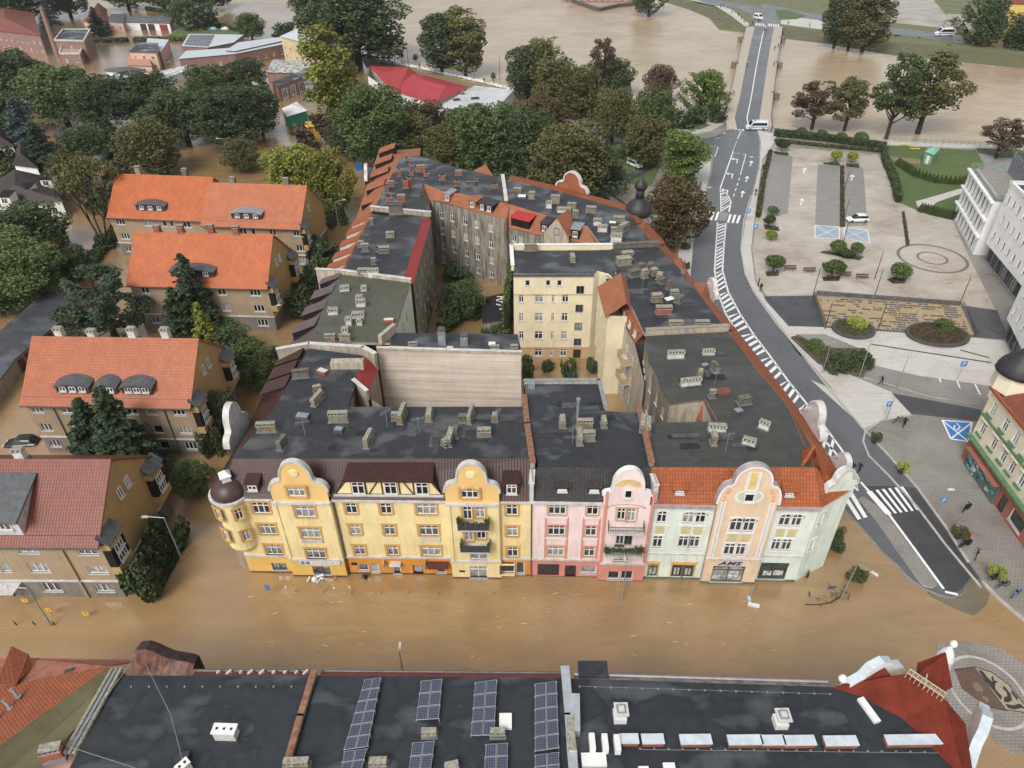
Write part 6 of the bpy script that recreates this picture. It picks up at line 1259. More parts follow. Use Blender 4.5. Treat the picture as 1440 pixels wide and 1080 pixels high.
W2 = [(u, z, w_, 1.25, s) for z in (6.6, 3.6, .9) for u, w_, s in ((1.3, 1.5, 'n3'), (5.1, 1.6, 'n'), (8.0, .9, 'n1'), (9.3, .9, 'n1'), (13.5, 1.4, 'n'), (16.0, 1.3, 'n1'), (19.5, 1.6, 'n3')) if not (z < 1 and 8.5 < u < 10)]
h2, A, B, Bb, q = gable_house('ochre house with a tiled roof carrying three grey eyebrow dormers', (-61.2, 71), (-40, 69.9), 12.5, 8.4, 14.1, TILE_M, W2, [(3.2, .5, 'white', 1.5), (7.5, .4, 'white', 1.3), (12.9, .3, 'white', 1.4), (17.2, .3, 'white', 1.6)], [(6.5, 4.6, DZINC, 3), (10.8, 3.0, DZINC, 2), (14.7, 4.2, DZINC, 3)], [(5.3, 9.3, .8, 1.3, 'n'), (6.9, 9.3, .8, 1.3, 'n')])
corner_bay(h2, A, B, Bb, 8.1, 0); corner_bay(h2, A, B, Bb, 8.1, 1); pipe(h2, [wpt(A, B, 3.6, 8.2, .12), wpt(A, B, 3.6, 0, .12)]); pipe(h2, [wpt(A, B, 17.8, 8.2, .12), wpt(A, B, 17.8, 0, .12)])
W3 = [(u, z, w_, 1.25, s) for z in (6.5, 3.6, .9) for u, w_, s in ((2.3, 1.4, 'n'), (8.1, 1.2, 'n'), (11.5, 1.0, 'n1'), (15, 1.4, 'n'), (20.5, 1.8, 'n3'))]
h3, A, B, Bb, q = gable_house('ochre house with a bright orange roof behind the tall dark conifer', (-61.3, 102.2), (-38.7, 100.5), 12.5, 8.4, 14.4, TILE_O, W3, [(3.6, .3, 'brick', 1.5), (7.6, .2, 'brick', 1.3), (12.6, .3, 'brick', 1.5), (16.8, .2, 'brick', 1.5)], [(10.6, 7.5, DZINC, 3), ], [(5.3, 9.3, .8, 1.3, 'n'), (6.9, 9.3, .8, 1.3, 'n')])
corner_bay(h3, A, B, Bb, 8.1, 0); corner_bay(h3, A, B, Bb, 8.1, 1)
W4 = [(u, z, w_, 1.3, s) for z in (6.5, 3.5, .8) for u, w_, s in ((1.9, 1.8, 'n3'), (7.6, 1.4, 'n'), (11.0, .8, 'n1'), (12.4, .8, 'n1'), (15.5, 1.6, 'n'))]
h4, A, B, Bb, q = gable_house('left half of the double orange roofed house at the back', (-77, 130), (-57.6, 127.4), 12.5, 8.4, 14.3, TILE_O, W4, [(4.5, .3, 'stone', 1.6), (14.0, .4, 'stone', 1.6)], [(8.6, 6.2, DZINC, 3)])
W5 = [(u, z, w_, 1.3, s) for z in (6.5, 3.5, .8) for u, w_, s in ((1.5, 1.6, 'n'), (7.6, 1.4, 'n'), (9.6, .8, 'n1'), (13.4, 1.4, 'n'), (18.2, 1.8, 'n3'))]
h5, A, B, Bb, q = gable_house('right half of the double orange roofed house, its tiles slightly paler', (-57.4, 125.4), (-38.7, 123.1), 12.5, 8.4, 14.0, TILE_O2, W5, [(4.5, .3, 'stone', 1.7), (15.0, .3, 'stone', 1.7)], [(8.6, 6.2, ZINC, 3)], [(5.3, 9.3, .8, 1.3, 'n')])
corner_bay(h5, A, B, Bb, 8.1, 0)
# ---------------------------------------------------------------- lower and farther buildings
def lowb(label, px, z, wallm, roofm, name='outbuilding', cat='building', wins=True, rim=None, group=None, par_=None, wst='n', low=-.8, hip=None, over=.0):
 P = P2(px, z); n = len(P); ar = sum(P[i][0]*P[(i+1) % n][1]-P[(i+1) % n][0]*P[i][1] for i in range(n))
 if ar < 0: P = P[::-1]
 c = sum(P, Vector((0, 0, 0)))/n; t = thing(name, label, cat, (c.x, c.y, 0), group); mb = MB()
 for i in range(n):
  a, b = P[i], P[(i+1) % n]; A_, d, nn, L = frameof(a, b); W = []
  if wins and nn.y < -.15 and L > 3: k = max(1, int(L/3.6)); W = [(L*(j+.5)/k, zz, 1.1, 1.2, wst) for j in range(k) for zz in ([1.0, 4.0] if z > 6 else [1.0])]
  wall_with(t, mb, a.xy, b.xy, low, z-.1, W, 0)
 mb.build('wall', wallm, t)
 if hip:
  zz, f = hip; Po = [Vector((*p, z)) for p in offpoly([tuple(p[:2]) for p in P], .4)]; L1, L2 = (P[1]-P[0]).length, (P[2]-P[1]).length
  if L1 > L2: m0 = (P[1]+P[2])/2; m1 = (P[3]+P[0])/2; r0 = m0.lerp(m1, f); r1 = m1.lerp(m0, f); r0.z = r1.z = zz; slope_roof(t, [[Po[0], Po[1], r0, r1], [Po[1], Po[2], r0], [Po[2], Po[3], r1, r0], [Po[3], Po[0], r1]], roofm)
  else: m0 = (P[0]+P[1])/2; m1 = (P[2]+P[3])/2; r0 = m0.lerp(m1, f); r1 = m1.lerp(m0, f); r0.z = r1.z = zz; slope_roof(t, [[Po[1], Po[2], r1, r0], [Po[2], Po[3], r1], [Po[3], Po[0], r0, r1], [Po[0], Po[1], r0]], roofm)
 else: prism_part(t, 'roof', [Vector((*p, z)) for p in offpoly([tuple(p[:2]) for p in P], .2)], z-.12, z+.08, [rim or DZINC, roofm])
 if rim: parapet(t, [*P, P[0]], z, z+.4, .3, rim, rim)
 return t, P
BRK = brickm('red_brick', (.27, .09, .06), (.2, .065, .045)); PBL = flat('pale_sheet_roof', (.52, .56, .6), .4, .1, .2); PINKW = plaster('pale_pink_render', (.62, .42, .34), .2); WHW = plaster('white_render', (.72, .71, .68), .2); GSH = felt('grey_sheet_roof', (.13, .14, .15), (.3, .31, .32), .5, .8)
t, P = lowb('long row of flat roofed garages with dark red doors at the left edge', [(-60, 520), (0, 468), (62, 413), (111, 407), (98, 440), (20, 505), (0, 532), (-40, 580)], 2.6, flat('garage_wall', (.33, .27, .2), .8, var=.3), felt('garage_roof', (.05, .053, .06), (.13, .14, .15), .6), name='garage_row', cat='garages', wins=False)
for a, b, k, m in (((98, 440), (20, 505), 8, (.12, .03, .025)), ((108, 420), (98, 440), 1, (.2, .02, .03))):
 a, b = G(*a, 2.6).xy, G(*b, 2.6).xy; A_, d, n, L = frameof(b, a)
 for i in range(k): mb = MB(); strip(mb, b, a, L*(i+.12)/k, L*(i+.88)/k, -.2, 2.1, .02, .08); mb.build('garage_door', flat('garage_door_%d' % (1 if k > 1 else 2), m, .5), t)
lowb('brick house with a red hipped roof at the upper left edge', [(-30, 40), (-22, 18), (50, 19), (56, 52), (0, 53)][0:1]+[(-25, 16), (46, 18), (56, 50)], 7.5, BRK, TILE_R, 'brick_house', 'house', hip=(11, .25))
lowb('brick building with a flat dark roof rimmed in white', [(77, 57), (89, 42), (127, 42), (118, 58)], 7, BRK, FELT, 'brick_house', 'house', rim=DWHITE)
lowb('low brick terrace with a pinkish roof in front of the white rimmed roof', [(84, 76), (88, 62), (118, 62), (112, 76)], 4, BRK, flat('pink_roof', (.36, .25, .21), .7), 'brick_annex', 'building', rim=DWHITE)
lowb('small pink house with a red pitched roof behind the blue spruce', [(117, 30), (134, 12), (150, 14), (145, 32)], 5, PINKW, TILE_R, 'small_house', 'house', hip=(8.5, .1))
lowb('small house with a blue grey sheet roof beside the pink house', [(152, 30), (156, 20), (176, 20), (172, 32)], 4, PINKW, DZINC, 'small_house', 'house')
t, P = lowb('white garage block with dark roof and three dark doors', [(166, 31), (172, 24), (244, 23), (243, 27), (238, 33)], 3.2, WHW, GSH, 'garage_block', 'garages', wins=False)
a, b = G(166, 31, 3.2).xy, G(238, 33, 3.2).xy; L = (b-a).length
for f0, f1, m in ((.42, .54, 'brown_door'), (.57, .70, 'brown_door'), (.80, .95, 'red_door')): mb = MB(); strip(mb, a, b, L*f0, L*f1, 0, 2.7, .03, .1); mb.build('garage_door', flat(m, (.05, .03, .03) if m[0] == 'b' else (.2, .03, .04), .5), t)
window(t, a, b, L*.1, 1.2, 1.3, 1.1, 'sq', .1); window(t, a, b, L*.27, 1.2, .9, 1.1, 'sq', .1)
lowb('pink building with a flat dark roof in the middle of the flooded yards', [(182, 73), (196, 60), (222, 61), (219, 74)], 6.5, PINKW, FELT, 'pink_building', 'building')
lowb('low pink annex with a terracotta roof joined to the pink building', [(181, 92), (181, 77), (206, 78), (213, 93)], 4, PINKW, flat('terracotta_roof', (.45, .22, .15), .7), 'pink_annex', 'building')
lowb('pale sheet roofed hall behind the pink building', [(205, 68), (208, 54), (237, 56), (226, 73)], 5, PINKW, PBL, 'small_hall', 'building')
t = thing('round_shed', 'round grey roofed shed in the flooded yards', 'shed', tuple(G(176, 100))); c = G(176, 97, 3); mb = MB(); mb.lathe((c.x, c.y, 0), [(7, -.5), (7, 2.8)], 24, 0, 1, .55); mb.build('wall', WHW, t); mb = MB(); mb.lathe((c.x, c.y, 2.8), [(7.5, 0), (7.5, .2), (.3, .9)], 24, 0, 1, .55); mb.build('roof', DZINC, t)
lowb('white roofed strip building covered in debris in the flooded yards', [(158, 112), (162, 105), (215, 103), (262, 92), (264, 98), (218, 117), (172, 124)], 2.6, WHW, flat('debris_roof', (.45, .46, .47), .7, var=.8, scale=.7), 'debris_shed', 'shed', wins=False)
t, P = lowb('pale roofed hall with solar panels along its left half', [(256, 65), (266, 48), (342, 49), (328, 60), (292, 67)], 4, BRK, PBL, 'hall', 'building', wins=False)
a, b, c, d = [G(x, y, 4.25) for x, y in ((259, 63), (293, 65), (302, 49), (267, 49))]
SOL = newmat('solar_cells'); m_, nt2, bs = SOL; br = N(nt2, 'ShaderNodeTexBrick', offset=0, Scale=1, Mortar_Size=.02, Brick_Width=.17, Row_Height=.17); br.inputs['Color1'].default_value = (.028, .036, .065, 1); br.inputs['Color2'].default_value = (.034, .042, .075, 1); br.inputs['Mortar'].default_value = (.11, .12, .15, 1); nt2.links.new(coord(nt2, 'UV'), br.inputs['Vector']); nt2.links.new(br.outputs[0], bs.inputs['Base Color']); bs.inputs['Roughness'].default_value = .22; SOL = m_
ALU = flat('aluminium', (.5, .51, .53), .35, .5)
def panels(par, a, b, c, d, nu, nv, gap=.03):
 for i in range(nu):
  for j in range(nv):
   q = lambda u, v: a.lerp(b, u).lerp(d.lerp(c, u), v); g = gap/nu*.5; h = gap/nv*.5
   Q = [q(i/nu+g, j/nv+h), q((i+1)/nu-g, j/nv+h), q((i+1)/nu-g, (j+1)/nv-h), q(i/nu+g, (j+1)/nv-h)]; nr = (Q[1]-Q[0]).cross(Q[3]-Q[0]).normalized(); mb = MB()
   if nr.z < 0: nr = -nr
   lo = [p-nr*.05 for p in Q]; cc = sum(Q, Vector())/4; I = [cc+(p-cc)*.94+nr*.003 for p in Q]
   for k in range(4): l = (k+1) % 4; mb.face([Q[k], Q[l], I[l], I[k]], 1); mb.face([lo[k], lo[l], Q[l], Q[k]], 1)
   mb.face(I, 0); mb.face(lo[::-1], 1); mb.build('solar_panel', [SOL, ALU], par)
sa = thing('solar_array', 'solar panels on the pale roofed hall far behind the trees', 'solar panels', tuple((a+b)/2)); panels(sa, a, b, c, d, 7, 4, .06)
lowb('long brick building with a pale bluish roof in the yards', [(252, 83), (262, 72), (320, 68), (398, 55), (400, 62), (330, 76)], 4.5, BRK, PBL, 'brick_workshop', 'building')
lowb('light roofed workshop beside the brick building', [(318, 71), (335, 60), (398, 52), (400, 57), (330, 72)], 5, BRK, PBL, 'workshop', 'building')
mb = MB(); p = G(82, 78); ch = thing('brick_chimney', 'tall slender red brown chimney beside the brick building at upper left', 'chimney', tuple(p)); mb.lathe((p.x, p.y, 0), [(1.3, -.5), (.8, 17), (.95, 17.2), (.95, 17.8)], 12, 0); mb.build('stack', BRK, ch)
# villa with grey hipped roof by the river and its neighbours
lowb('old stone villa with a pale grey hipped sheet roof near the river', [(395, 51), (432, 34), (505, 52), (478, 72)], 8.5, plaster('sandy_render', (.55, .45, .28), .3), PBL, 'villa', 'house', hip=(11.5, .35))
t, P = lowb('low brick stable with white blind arches', [(383, 116), (440, 93), (452, 98), (390, 122)], 4.5, BRK, FELT, 'brick_stable', 'building', wins=False)
a, b = G(390, 122, 4.5).xy, G(452, 98, 4.5).xy; L = (b-a).length
for k in range(5): window(t, a, b, L*(k+.7)/5.6, .3, 2.4, 2.9, 'a', .12, pane=2)
lowb('ruined roof littered with pale rubble beside the brick stable', [(375, 102), (384, 84), (425, 86), (443, 93), (418, 103)], 4, BRK, flat('rubble_roof', (.36, .35, .33), .8, var=1.0, scale=.8), 'ruined_shed', 'shed', wins=False)
lowb('small grey sheet shed at the end of the brick stable', [(428, 118), (430, 106), (450, 104), (455, 116)], 3, flat('grey_sheet_wall', (.25, .28, .31), .6), ZINC, 'grey_shed', 'shed', wins=False)
tt = thing('market_tent', 'white roofed tent with green side walls standing in the flooded yard', 'tent', tuple(G(415, 165))); P = [G(x, y, 4) for x, y in ((395, 158), (402, 148), (418, 143), (431, 153), (404, 163))]; P = [G(x, y, 4) for x, y in ((397, 152), (417, 143), (431, 155), (404, 163))]
prism_part(tt, 'side_wall', P, -.3, 3.9, [flat('tent_green', (.02, .22, .13), .6)]*2); c = sum(P, Vector())/4; c.z = 5.2; Po = [Vector((*p, 3.9)) for p in offpoly([tuple(p[:2]) for p in P], .2)]; slope_roof(tt, [[Po[i], Po[(i+1) % 4], c] for i in range(4)], WHITE, .06, 'tent_roof')
lowb('yellow container standing beside the green and white tent', [(429, 180), (430, 172), (446, 169), (449, 177)], 2.6, flat('yellow_paint', (.6, .38, .06), .6), flat('yellow_paint', (.6, .38, .06), .6), 'container', 'container', wins=False)
REDR = tiles('red_sheet_roof', (.44, .055, .06), (.40, .05, .055), .5, 4, .75, .4)
lowb('long building with a raspberry red roof and white walls by the river', [(517, 106), (520, 93), (572, 102), (586, 104), (556, 133)], 5.5, WHW, REDR, 'red_roofed_building', 'building', hip=(7.5, .1))
lowb('wing with a brighter red roof joined to the raspberry red building', [(556, 127), (584, 103), (656, 122), (612, 146)], 5.2, WHW, REDR, 'red_roofed_wing', 'building', hip=(7.3, .12))
t, P = lowb('low building with a white flat roof between red roofs and the river', [(612, 160), (618, 150), (668, 121), (722, 127), (700, 150), (690, 180), (640, 178)], 4.5, WHW, felt('white_roof', (.56, .57, .58), (.66, .68, .7), .5), 'white_roofed_building', 'building')
skylight(t, 642, 141, 4.6, 2, 1.5, .3, top=GL[0]); skylight(t, 668, 139, 4.6, 2.5, 1.5, .3, top=GL[0]); chimney(t, 651, 133, 4.6, .9, .8, 1.2, 0, 'brick')
# white villas with brown roofs at the left edge
def villa(label, px, z, zt, f=.15):
 t, P = lowb(label, px, z, WHW, tiles('dark_brown_tiles', (.045, .034, .032), (.06, .046, .042), .35, .35, .6, .5), 'villa', 'house', hip=(zt, f)); return t, P
t, P = villa('white villa with brown roof and three white gabled dormers', [(-25, 292), (-10, 258), (68, 250), (86, 282)], 3.6, 7.0)
for x, y in ((37, 273), (66, 260), (8, 285)): p = G(x, y, 5.0); dormer(t, (p.x-1.5, p.y), (p.x+1.5, p.y-.1), 1.5, 4.6, 2.4, 1.6, 1, DARK, WHITE, 'n', 1, 0, .5, 2.6, ww=1.3, wh=1.2)
villa('white villa with steep dark roof half hidden by conifers', [(20, 232), (24, 212), (46, 214), (52, 236)], 4, 7, .05); villa('dark roofed house cut by the left edge above the villas', [(-20, 210), (-15, 188), (12, 190), (18, 205)], 3.6, 7)
lowb('dark pitched shed among the left hand trees', [(76, 192), (82, 182), (98, 184), (94, 196)], 3, DUN, DZINC, 'dark_shed', 'shed', wins=False, hip=(4.6, .05)); lowb('larger dark pitched shed beside the smaller one', [(92, 201), (98, 188), (120, 190), (126, 201)], 3, DUN, DZINC, 'dark_shed', 'shed', wins=False, hip=(4.8, .05))
t, P = lowb('shed with a striped pale metal roof among the left hand trees', [(106, 222), (126, 205), (155, 204), (148, 225)], 3, DUN, tiles('striped_sheet', (.22, .24, .27), (.36, .38, .4), 2.5, 9, .3, .4), 'striped_shed', 'shed', wins=False)
# far right: yellow building beyond the river
t, P = lowb('yellow building beyond the river at the top right corner', [(1402, 4), (1404, -18), (1500, -10), (1500, 8)], 13, plaster('bright_yellow_plaster', (.66, .45, .13), .1), TILE_R, 'yellow_building', 'building', hip=(16, .1), low=1.0)
lowb('low grey wall building below the yellow building', [(1330, 28), (1332, 20), (1450, 22), (1450, 32)], 5, flat('retaining_wall', (.35, .32, .28), .8, var=.3), flat('retaining_wall', (.35, .32, .28), .8, var=.3), 'outbuilding', 'building', wins=False, low=1)
lowb('riverside building with a long dark roof at the very top', [(800, -14), (800, -24), (900, -24), (905, -14)], 6, BRK, FELT, 'riverside_building', 'building')
# walled flood pool in the river at the top
mb = MB(); pl = thing('flood_wall', 'long dark embankment wall standing in the river at the top', 'wall', tuple(G(840, 15)))
pts = [(790, -2), (812, 6), (842, 16), (870, 10), (900, 7)]
for a, b in zip(pts[:-1], pts[1:]): p, q_ = G(*a), G(*b); mb.obox(((p.x+q_.x)/2, (p.y+q_.y)/2), math.atan2(q_.y-p.y, q_.x-p.x), (q_-p).length/2, .8, -.5, 1.6)
mb.build('wall', flat('embankment_stone', (.09, .085, .08), .9, var=.5), pl)
# ---------------------------------------------------------------- right hand buildings
RA, RB = Vector((57.4, 67.6)), Vector((55.9, 42)); rb = thing('town_house', 'cream house with green cornices, red shop floor and onion topped corner turret', 'town house', (57, 58, 0))
RED_G = plaster('red_brown_shop_front', (.34, .13, .10), .2); RCR = plaster('ivory_plaster', (.72, .65, .50), .08); GRN = flat('green_cornice', (.1, .2, .1), .7, var=.3)
up_ = [(FP(x, y, RA, RB)[0], 8.0, .9, 1.7, 'nt') for x, y in ((1401, 567), (1417, 591), (1431, 611), (1444, 634))] + [(FP(x, y, RA, RB)[0], 4.9, .9, 1.7, 'nt') for x, y in ((1381, 605), (1398, 622), (1410, 643), (1421, 660), (1434, 680), (1450, 705))]
up_ += [(14+3*k, z, .9, 1.7, 'nt') for k in range(3) for z in (4.9, 8.0) if 14+3*k > max(u[0] for u in up_)+1]
shop_ = [(u, .5, 2.4, 1.9, 'slot') for u in (3.0, 6.2)] + [(9.5, .1, 1.2, 2.3, 'd0'), (12.5, .6, 2.6, 1.8, 'n1'), (17, .6, 2.6, 1.8, 'n1')]
mb = MB(); facade(mb, RA, RB, 0, 3.7, [hole(x) for x in shop_], 1); facade(mb, RA, RB, 3.7, 11, [hole(x) for x in up_], 0)
back = [RB, Vector((75, 42)), Vector((75, 70)), Vector((61, 70.5)), RA]
for a, b in zip(back[:-1], back[1:]): facade(mb, a, b, 0, 11, (), 0)
mb.build('wall', [RCR, RED_G], rb)
for x in up_+shop_: window(rb, RA, RB, *x[:4], x[4], pane=3 if x[4] == 'slot' else None)
mb = MB(); L = (RB-RA).length
strip(mb, RA, RB, -.2, L, 3.6, 3.85, 0, .6, 0); strip(mb, RA, RB, -.1, L, 7.2, 7.4, 0, .2, 0); strip(mb, RA, RB, -.2, L, 10.8, 11.05, 0, .5, 1)
for u in up_:
 strip(mb, RA, RB, u[0]-.6, u[0]+.6, u[1]-.25, u[1]-.02, .0, .25, 0)
 if u[1] < 6: strip(mb, RA, RB, u[0]-.7, u[0]+.7, u[1]+1.95, u[1]+2.1, 0, .3, 2)
strip(mb, RA, RB, 1.2, 8.2, 2.6, 2.75, 0, .9, 3); mb.build('cornice', [GRN, ORT, RCR, RED_G], rb)
mb = MB(); rr = random.Random(4)
for k in range(26):
 u = rr.uniform(1.4, 7.6); z = rr.uniform(.2, 2.1); w_, h = rr.uniform(.3, .9), rr.uniform(.25, .6); strip(mb, RA, RB, u, u+w_, z, z+h, .3+k*.006, .305+k*.006, rr.choice((0, 0, 1, 2)))
strip(mb, RA, RB, 1.3, 8.4, 0, 2.55, .05, .3, 3); mb.build('shop_window_display', [flat('teal_print', (.12, .36, .4), .5, var=.5, scale=3), flat('white_print', (.55, .56, .58), .5, var=.4, scale=3), flat('dark_print', (.05, .05, .06), .5), flat('shop_frame', (.1, .14, .13), .4)], rb)
slope_roof(rb, [[wpt(RA, RB, 2.5, 11, .3), wpt(RA, RB, L, 11, .3), (66, 42, 15.5), (66, 64, 15.5)], [(66, 64, 15.5), (66, 42, 15.5), (75, 42, 11), (75, 70, 11)], [wpt(RA, RB, 2.5, 11, .3), (66, 64, 15.5), (75, 70, 11), (60, 69.5, 11)]], TILE_R, name='tiled_roof')
mb = MB(); c = (59.4, 67.6); mb.lathe((*c, 0), [(2.3, 11), (2.2, 13.2), (2.5, 13.3)], 8, 0); mb.build('turret', RCR, rb)
mb = MB(); mb.lathe((*c, 13.3), [(2.5, 0), (2.4, .5), (2.1, 1.2), (1.5, 1.9), (.8, 2.6), (.4, 3.4), (.1, 4.6)], 20); mb.build('onion_dome', flat('dark_dome', (.03, .028, .03), .5), rb, smooth=True)
mm = thing('modern_building', 'white modern building with rows of tall narrow windows and a dark penthouse', 'building', (92, 132, 0))
M0, M1 = Vector((94.4, 142.6)), Vector((89.4, 125)); L = (M1-M0).length; WM = plaster('white_modern_render', (.78, .78, .77), .08); GMT = flat('grey_metal_cladding', (.16, .17, .19), .5, .3, .2)
W = [(1.6+2.3*k, z, 1.15, 2.5, 'n1') for k in range(7) for z in (.5, 3.95, 7.3)]; mb = MB(); wall_with(mm, mb, M0, M1, 0, 10.6, W, 0)
M2 = M1 + Vector((18, -5)); M3 = M0 + Vector((18, -5)); facade(mb, M1, M2, 0, 10.6, (), 0); facade(mb, M2, M3, 0, 10.6, (), 0); facade(mb, M3, M0, 0, 10.6, (), 0); mb.build('wall', WM, mm)
mb = MB()
for z in (3.5, 6.9, 10.45): strip(mb, M0, M1, -.1, L+.3, z-.1, z+.25, 0, .6)
mb.build('floor_ledge', WM, mm); prism_part(mm, 'flat_roof', [Vector((*p, 10)) for p in (M0, M1, M2, M3)], 10.55, 10.68, [WM, flat('terrace_floor', (.26, .24, .21), .7, var=.3)])
pc = [M0.lerp(M3, .35)+Vector((0, -.6)), M0.lerp(M3, .35).lerp(M1.lerp(M2, .35), .9), M1.lerp(M2, 1).lerp(M0.lerp(M3, 1), .1), M3+Vector((0, -.5))]
mb = MB(); mb.prism([tuple(p) for p in pc], 10.68, 14.6, 0, 1); 
for i, (a, b) in enumerate(zip(pc[:2], pc[1:3])):
 Lp = (b-a).length; k = 0
 while k*1.5 < Lp-.5: strip(mb, a, b, k*1.5, k*1.5+.75, 10.7, 14.7, .01, .18, 2); k += 1
mb.build('penthouse', [GMT, FELT, flat('cladding_fin', (.24, .25, .28), .45, .3)], mm)
parapet(mm, [pc[0].lerp(pc[2], .3), pc[1].lerp(pc[2], .5), pc[2]], 14.6, 15.2, .4, WHITE, WHITE)
mb = MB()
for a, b in ((M0, M1), (M1, M1.lerp(M2, .35)), (M0, M0.lerp(M3, .35))):
 Lp = (b-a).length; strip(mb, a, b, .1, Lp-.1, 10.7, 11.7, -.5, -.46)
gm, g_nt, g_b = newmat('clear_glass'); g_b.inputs['Base Color'].default_value = (.7, .8, .78, 1); g_b.inputs['Transmission Weight'].default_value = .9; g_b.inputs['Roughness'].default_value = .05
mb.build('glass_railing', gm, mm)
n0, n1 = G(1387, 341, 3.9).xy, G(1436, 400, 3.9).xy; dd = (n1-n0).normalized(); n1 = n0+dd*26
m2 = thing('modern_building', 'tall white block with small staggered windows above a grey glazed ground floor', 'building', (*(n0+n1)/2, 0))
W = [(1.5+2.35*k+(.8 if j % 2 else 0), z, .75, 1.5, 'n1') for j, z in enumerate((5.2, 8.6, 12.0)) for k in range(10)]; mb = MB(); wall_with(m2, mb, n0, n1, 3.9, 15.2, W, 0); off = Vector((dd.y, -dd.x))*-18
cr = [n0, n1, n1+off, n0+off]
for a, b in ((n1, n1+off), (n1+off, n0+off), (n0+off, n0)): facade(mb, a, b, 3.9, 15.2, (), 0)
mb.build('wall', WM, m2); prism_part(m2, 'flat_roof', [Vector((*p, 0)) for p in cr], 15.0, 15.12, [WM, FELT]); prism_part(m2, 'soffit', [Vector((*p, 0)) for p in cr], 3.8, 3.92, [WM, WM]); parapet(m2, [Vector((*p, 0)) for p in (n0+off, n0, n1)], 15.1, 15.6, .35, WM, WHITE)
g0, g1 = n0+Vector((1.2, .2)), n1+Vector((1.2, .2)); mb = MB(); wall_with(m2, mb, g0, g1, 0, 3.8, [(1.3+2.2*k, .3, 1.7, 3.0, 'dk') for k in range(11)], 0); facade(mb, g0+off*.9, g0, 0, 3.8, (), 0); mb.build('ground_floor_wall', GMT, m2)
k0 = G(1416, 447, 3.9).xy; k1 = G(1452, 520, 3.9).xy; m3 = thing('modern_building', 'white corner block with small dark windows at the right edge above the light paving', 'building', (*(k0+k1)/2, 0)); dd = (k1-k0).normalized(); off = Vector((dd.y, -dd.x))*-16
W = [(1.5+2.4*k+(.7 if j % 2 else 0), z, .7, 1.4, 'n1') for j, z in enumerate((5.2, 8.6)) for k in range(int(((k1-k0).length-1)/2.4))]; mb = MB(); wall_with(m3, mb, k0, k1, 3.9, 12, W, 0)
for a, b in ((k1, k1+off), (k1+off, k0+off), (k0+off, k0)): facade(mb, a, b, 3.9, 12, (), 0)
mb.build('wall', WM, m3); prism_part(m3, 'flat_roof', [Vector((*p, 0)) for p in (k0, k1, k1+off, k0+off)], 11.9, 12.05, [WM, FELT]); prism_part(m3, 'soffit', [Vector((*p, 0)) for p in (k0, k1, k1+off, k0+off)], 3.8, 3.92, [WM, WM])
g0, g1 = k0+Vector((1, .1)), k1+Vector((1, .1)); mb = MB(); wall_with(m3, mb, g0, g1, 0, 3.8, [(1.3+2.2*k, .3, 1.7, 3.0, 'dk') for k in range(4)], 0); facade(mb, g0+off*.9, g0, 0, 3.8, (), 0); mb.build('ground_floor_wall', GMT, m3)
# ---------------------------------------------------------------- near roofs along the bottom
ZK = 12.0; KF = felt('near_roof_felt', (.022, .026, .032), (.085, .092, .104), .75, 1.1, mscale=.26, lo=.53); KW = plaster('street_wall_pink', (.5, .33, .28), .2)
def near(label, px, z, roofm=KF, wallm=KW): 
 P = P2(px, z); c = sum(P, Vector())/len(P); t = thing('near_town_house', label, 'town house', (c.x, c.y, 0), 'town houses along the near side'); prism_part(t, 'wall', P, -.8, z-.1, [wallm, wallm]); prism_part(t, 'flat_roof', P, z-.1, z, [DZINC, roofm]); return t, P
k1, P = near('near house with plain dark flat roof and white roof vent, left of the solar panels', [(60, 1180), (95, 1085), (167, 950), (443, 950), (405, 1080), (375, 1180)], ZK)
k2, P = near('near town house whose dark flat roof carries the rows of solar panels', [(380, 1180), (410, 1080), (447, 950), (793, 953), (803, 1080), (810, 1180)], ZK)
k3, P = near('near corner town house with dark flat roof, white skylights and red metal hips', [(812, 1180), (806, 1080), (796, 954), (1170, 966), (1212, 979), (1270, 1010), (1325, 1050), (1345, 1085), (1360, 1180)], ZK)
STRIPR = tiles('red_eaves_tiles', (.25, .07, .06), (.2, .06, .05), .3, .4, .5, .6)
for t, a, b in ((k1, (270, 950), (441, 950)), (k2, (449, 950), (791, 953))):
 p, q_ = G(*a, ZK), G(*b, ZK); o = Vector((0, .55, -.35)); slope_roof(t, [[p, q_, q_+o, p+o]], STRIPR, name='eaves_slope'); mb = MB(); mb.tube(p+o+Vector((0, .08, 0)), q_+o+Vector((0, .08, 0)), .09); mb.build('gutter', DZINC, t)
 if t is k1:
  mb = MB()
  for x in (307, 322, 339, 352, 368, 385, 401, 417, 430): c = G(x, 946, ZK-.1); mb.obox((c.x, c.y), .9, .12 if x % 2 else .22, .07, ZK-.35, ZK+.06)
  mb.build('roof_hooks', DWHITE, t)
p, q_ = G(808, 955, ZK), G(1170, 966, ZK); o = Vector((0, .5, -.3)); slope_roof(k3, [[p, q_, q_+o, p+o]], flat('patched_eaves', (.2, .16, .14), .6, var=.6, scale=1.5), name='eaves_slope'); mb = MB(); mb.tube(p+o+Vector((0, .1, 0)), q_+o+Vector((0, .1, 0)), .1); mb.build('gutter', ZINC, k3)
parapet(k1, P2([(443, 947), (424, 1010), (400, 1095)], ZK), ZK-.3, ZK+.4, .32, CH['cap'], RUSTC, name='party_wall'); parapet(k3, P2([(794, 944), (800, 1010), (806, 1090), (812, 1180)], ZK), ZK-.3, ZK+.55, .5, ZINC, flat('zinc_coping', (.42, .45, .48), .35, .3), name='party_wall')
pp = G(808, 1010, ZK); mb = MB(); mb.obox((pp.x, pp.y), 1.5, 1.4, .35, ZK-.1, ZK+.9); mb.build('chimney', flat('zinc_coping', (.42, .45, .48), .35, .3), k3)
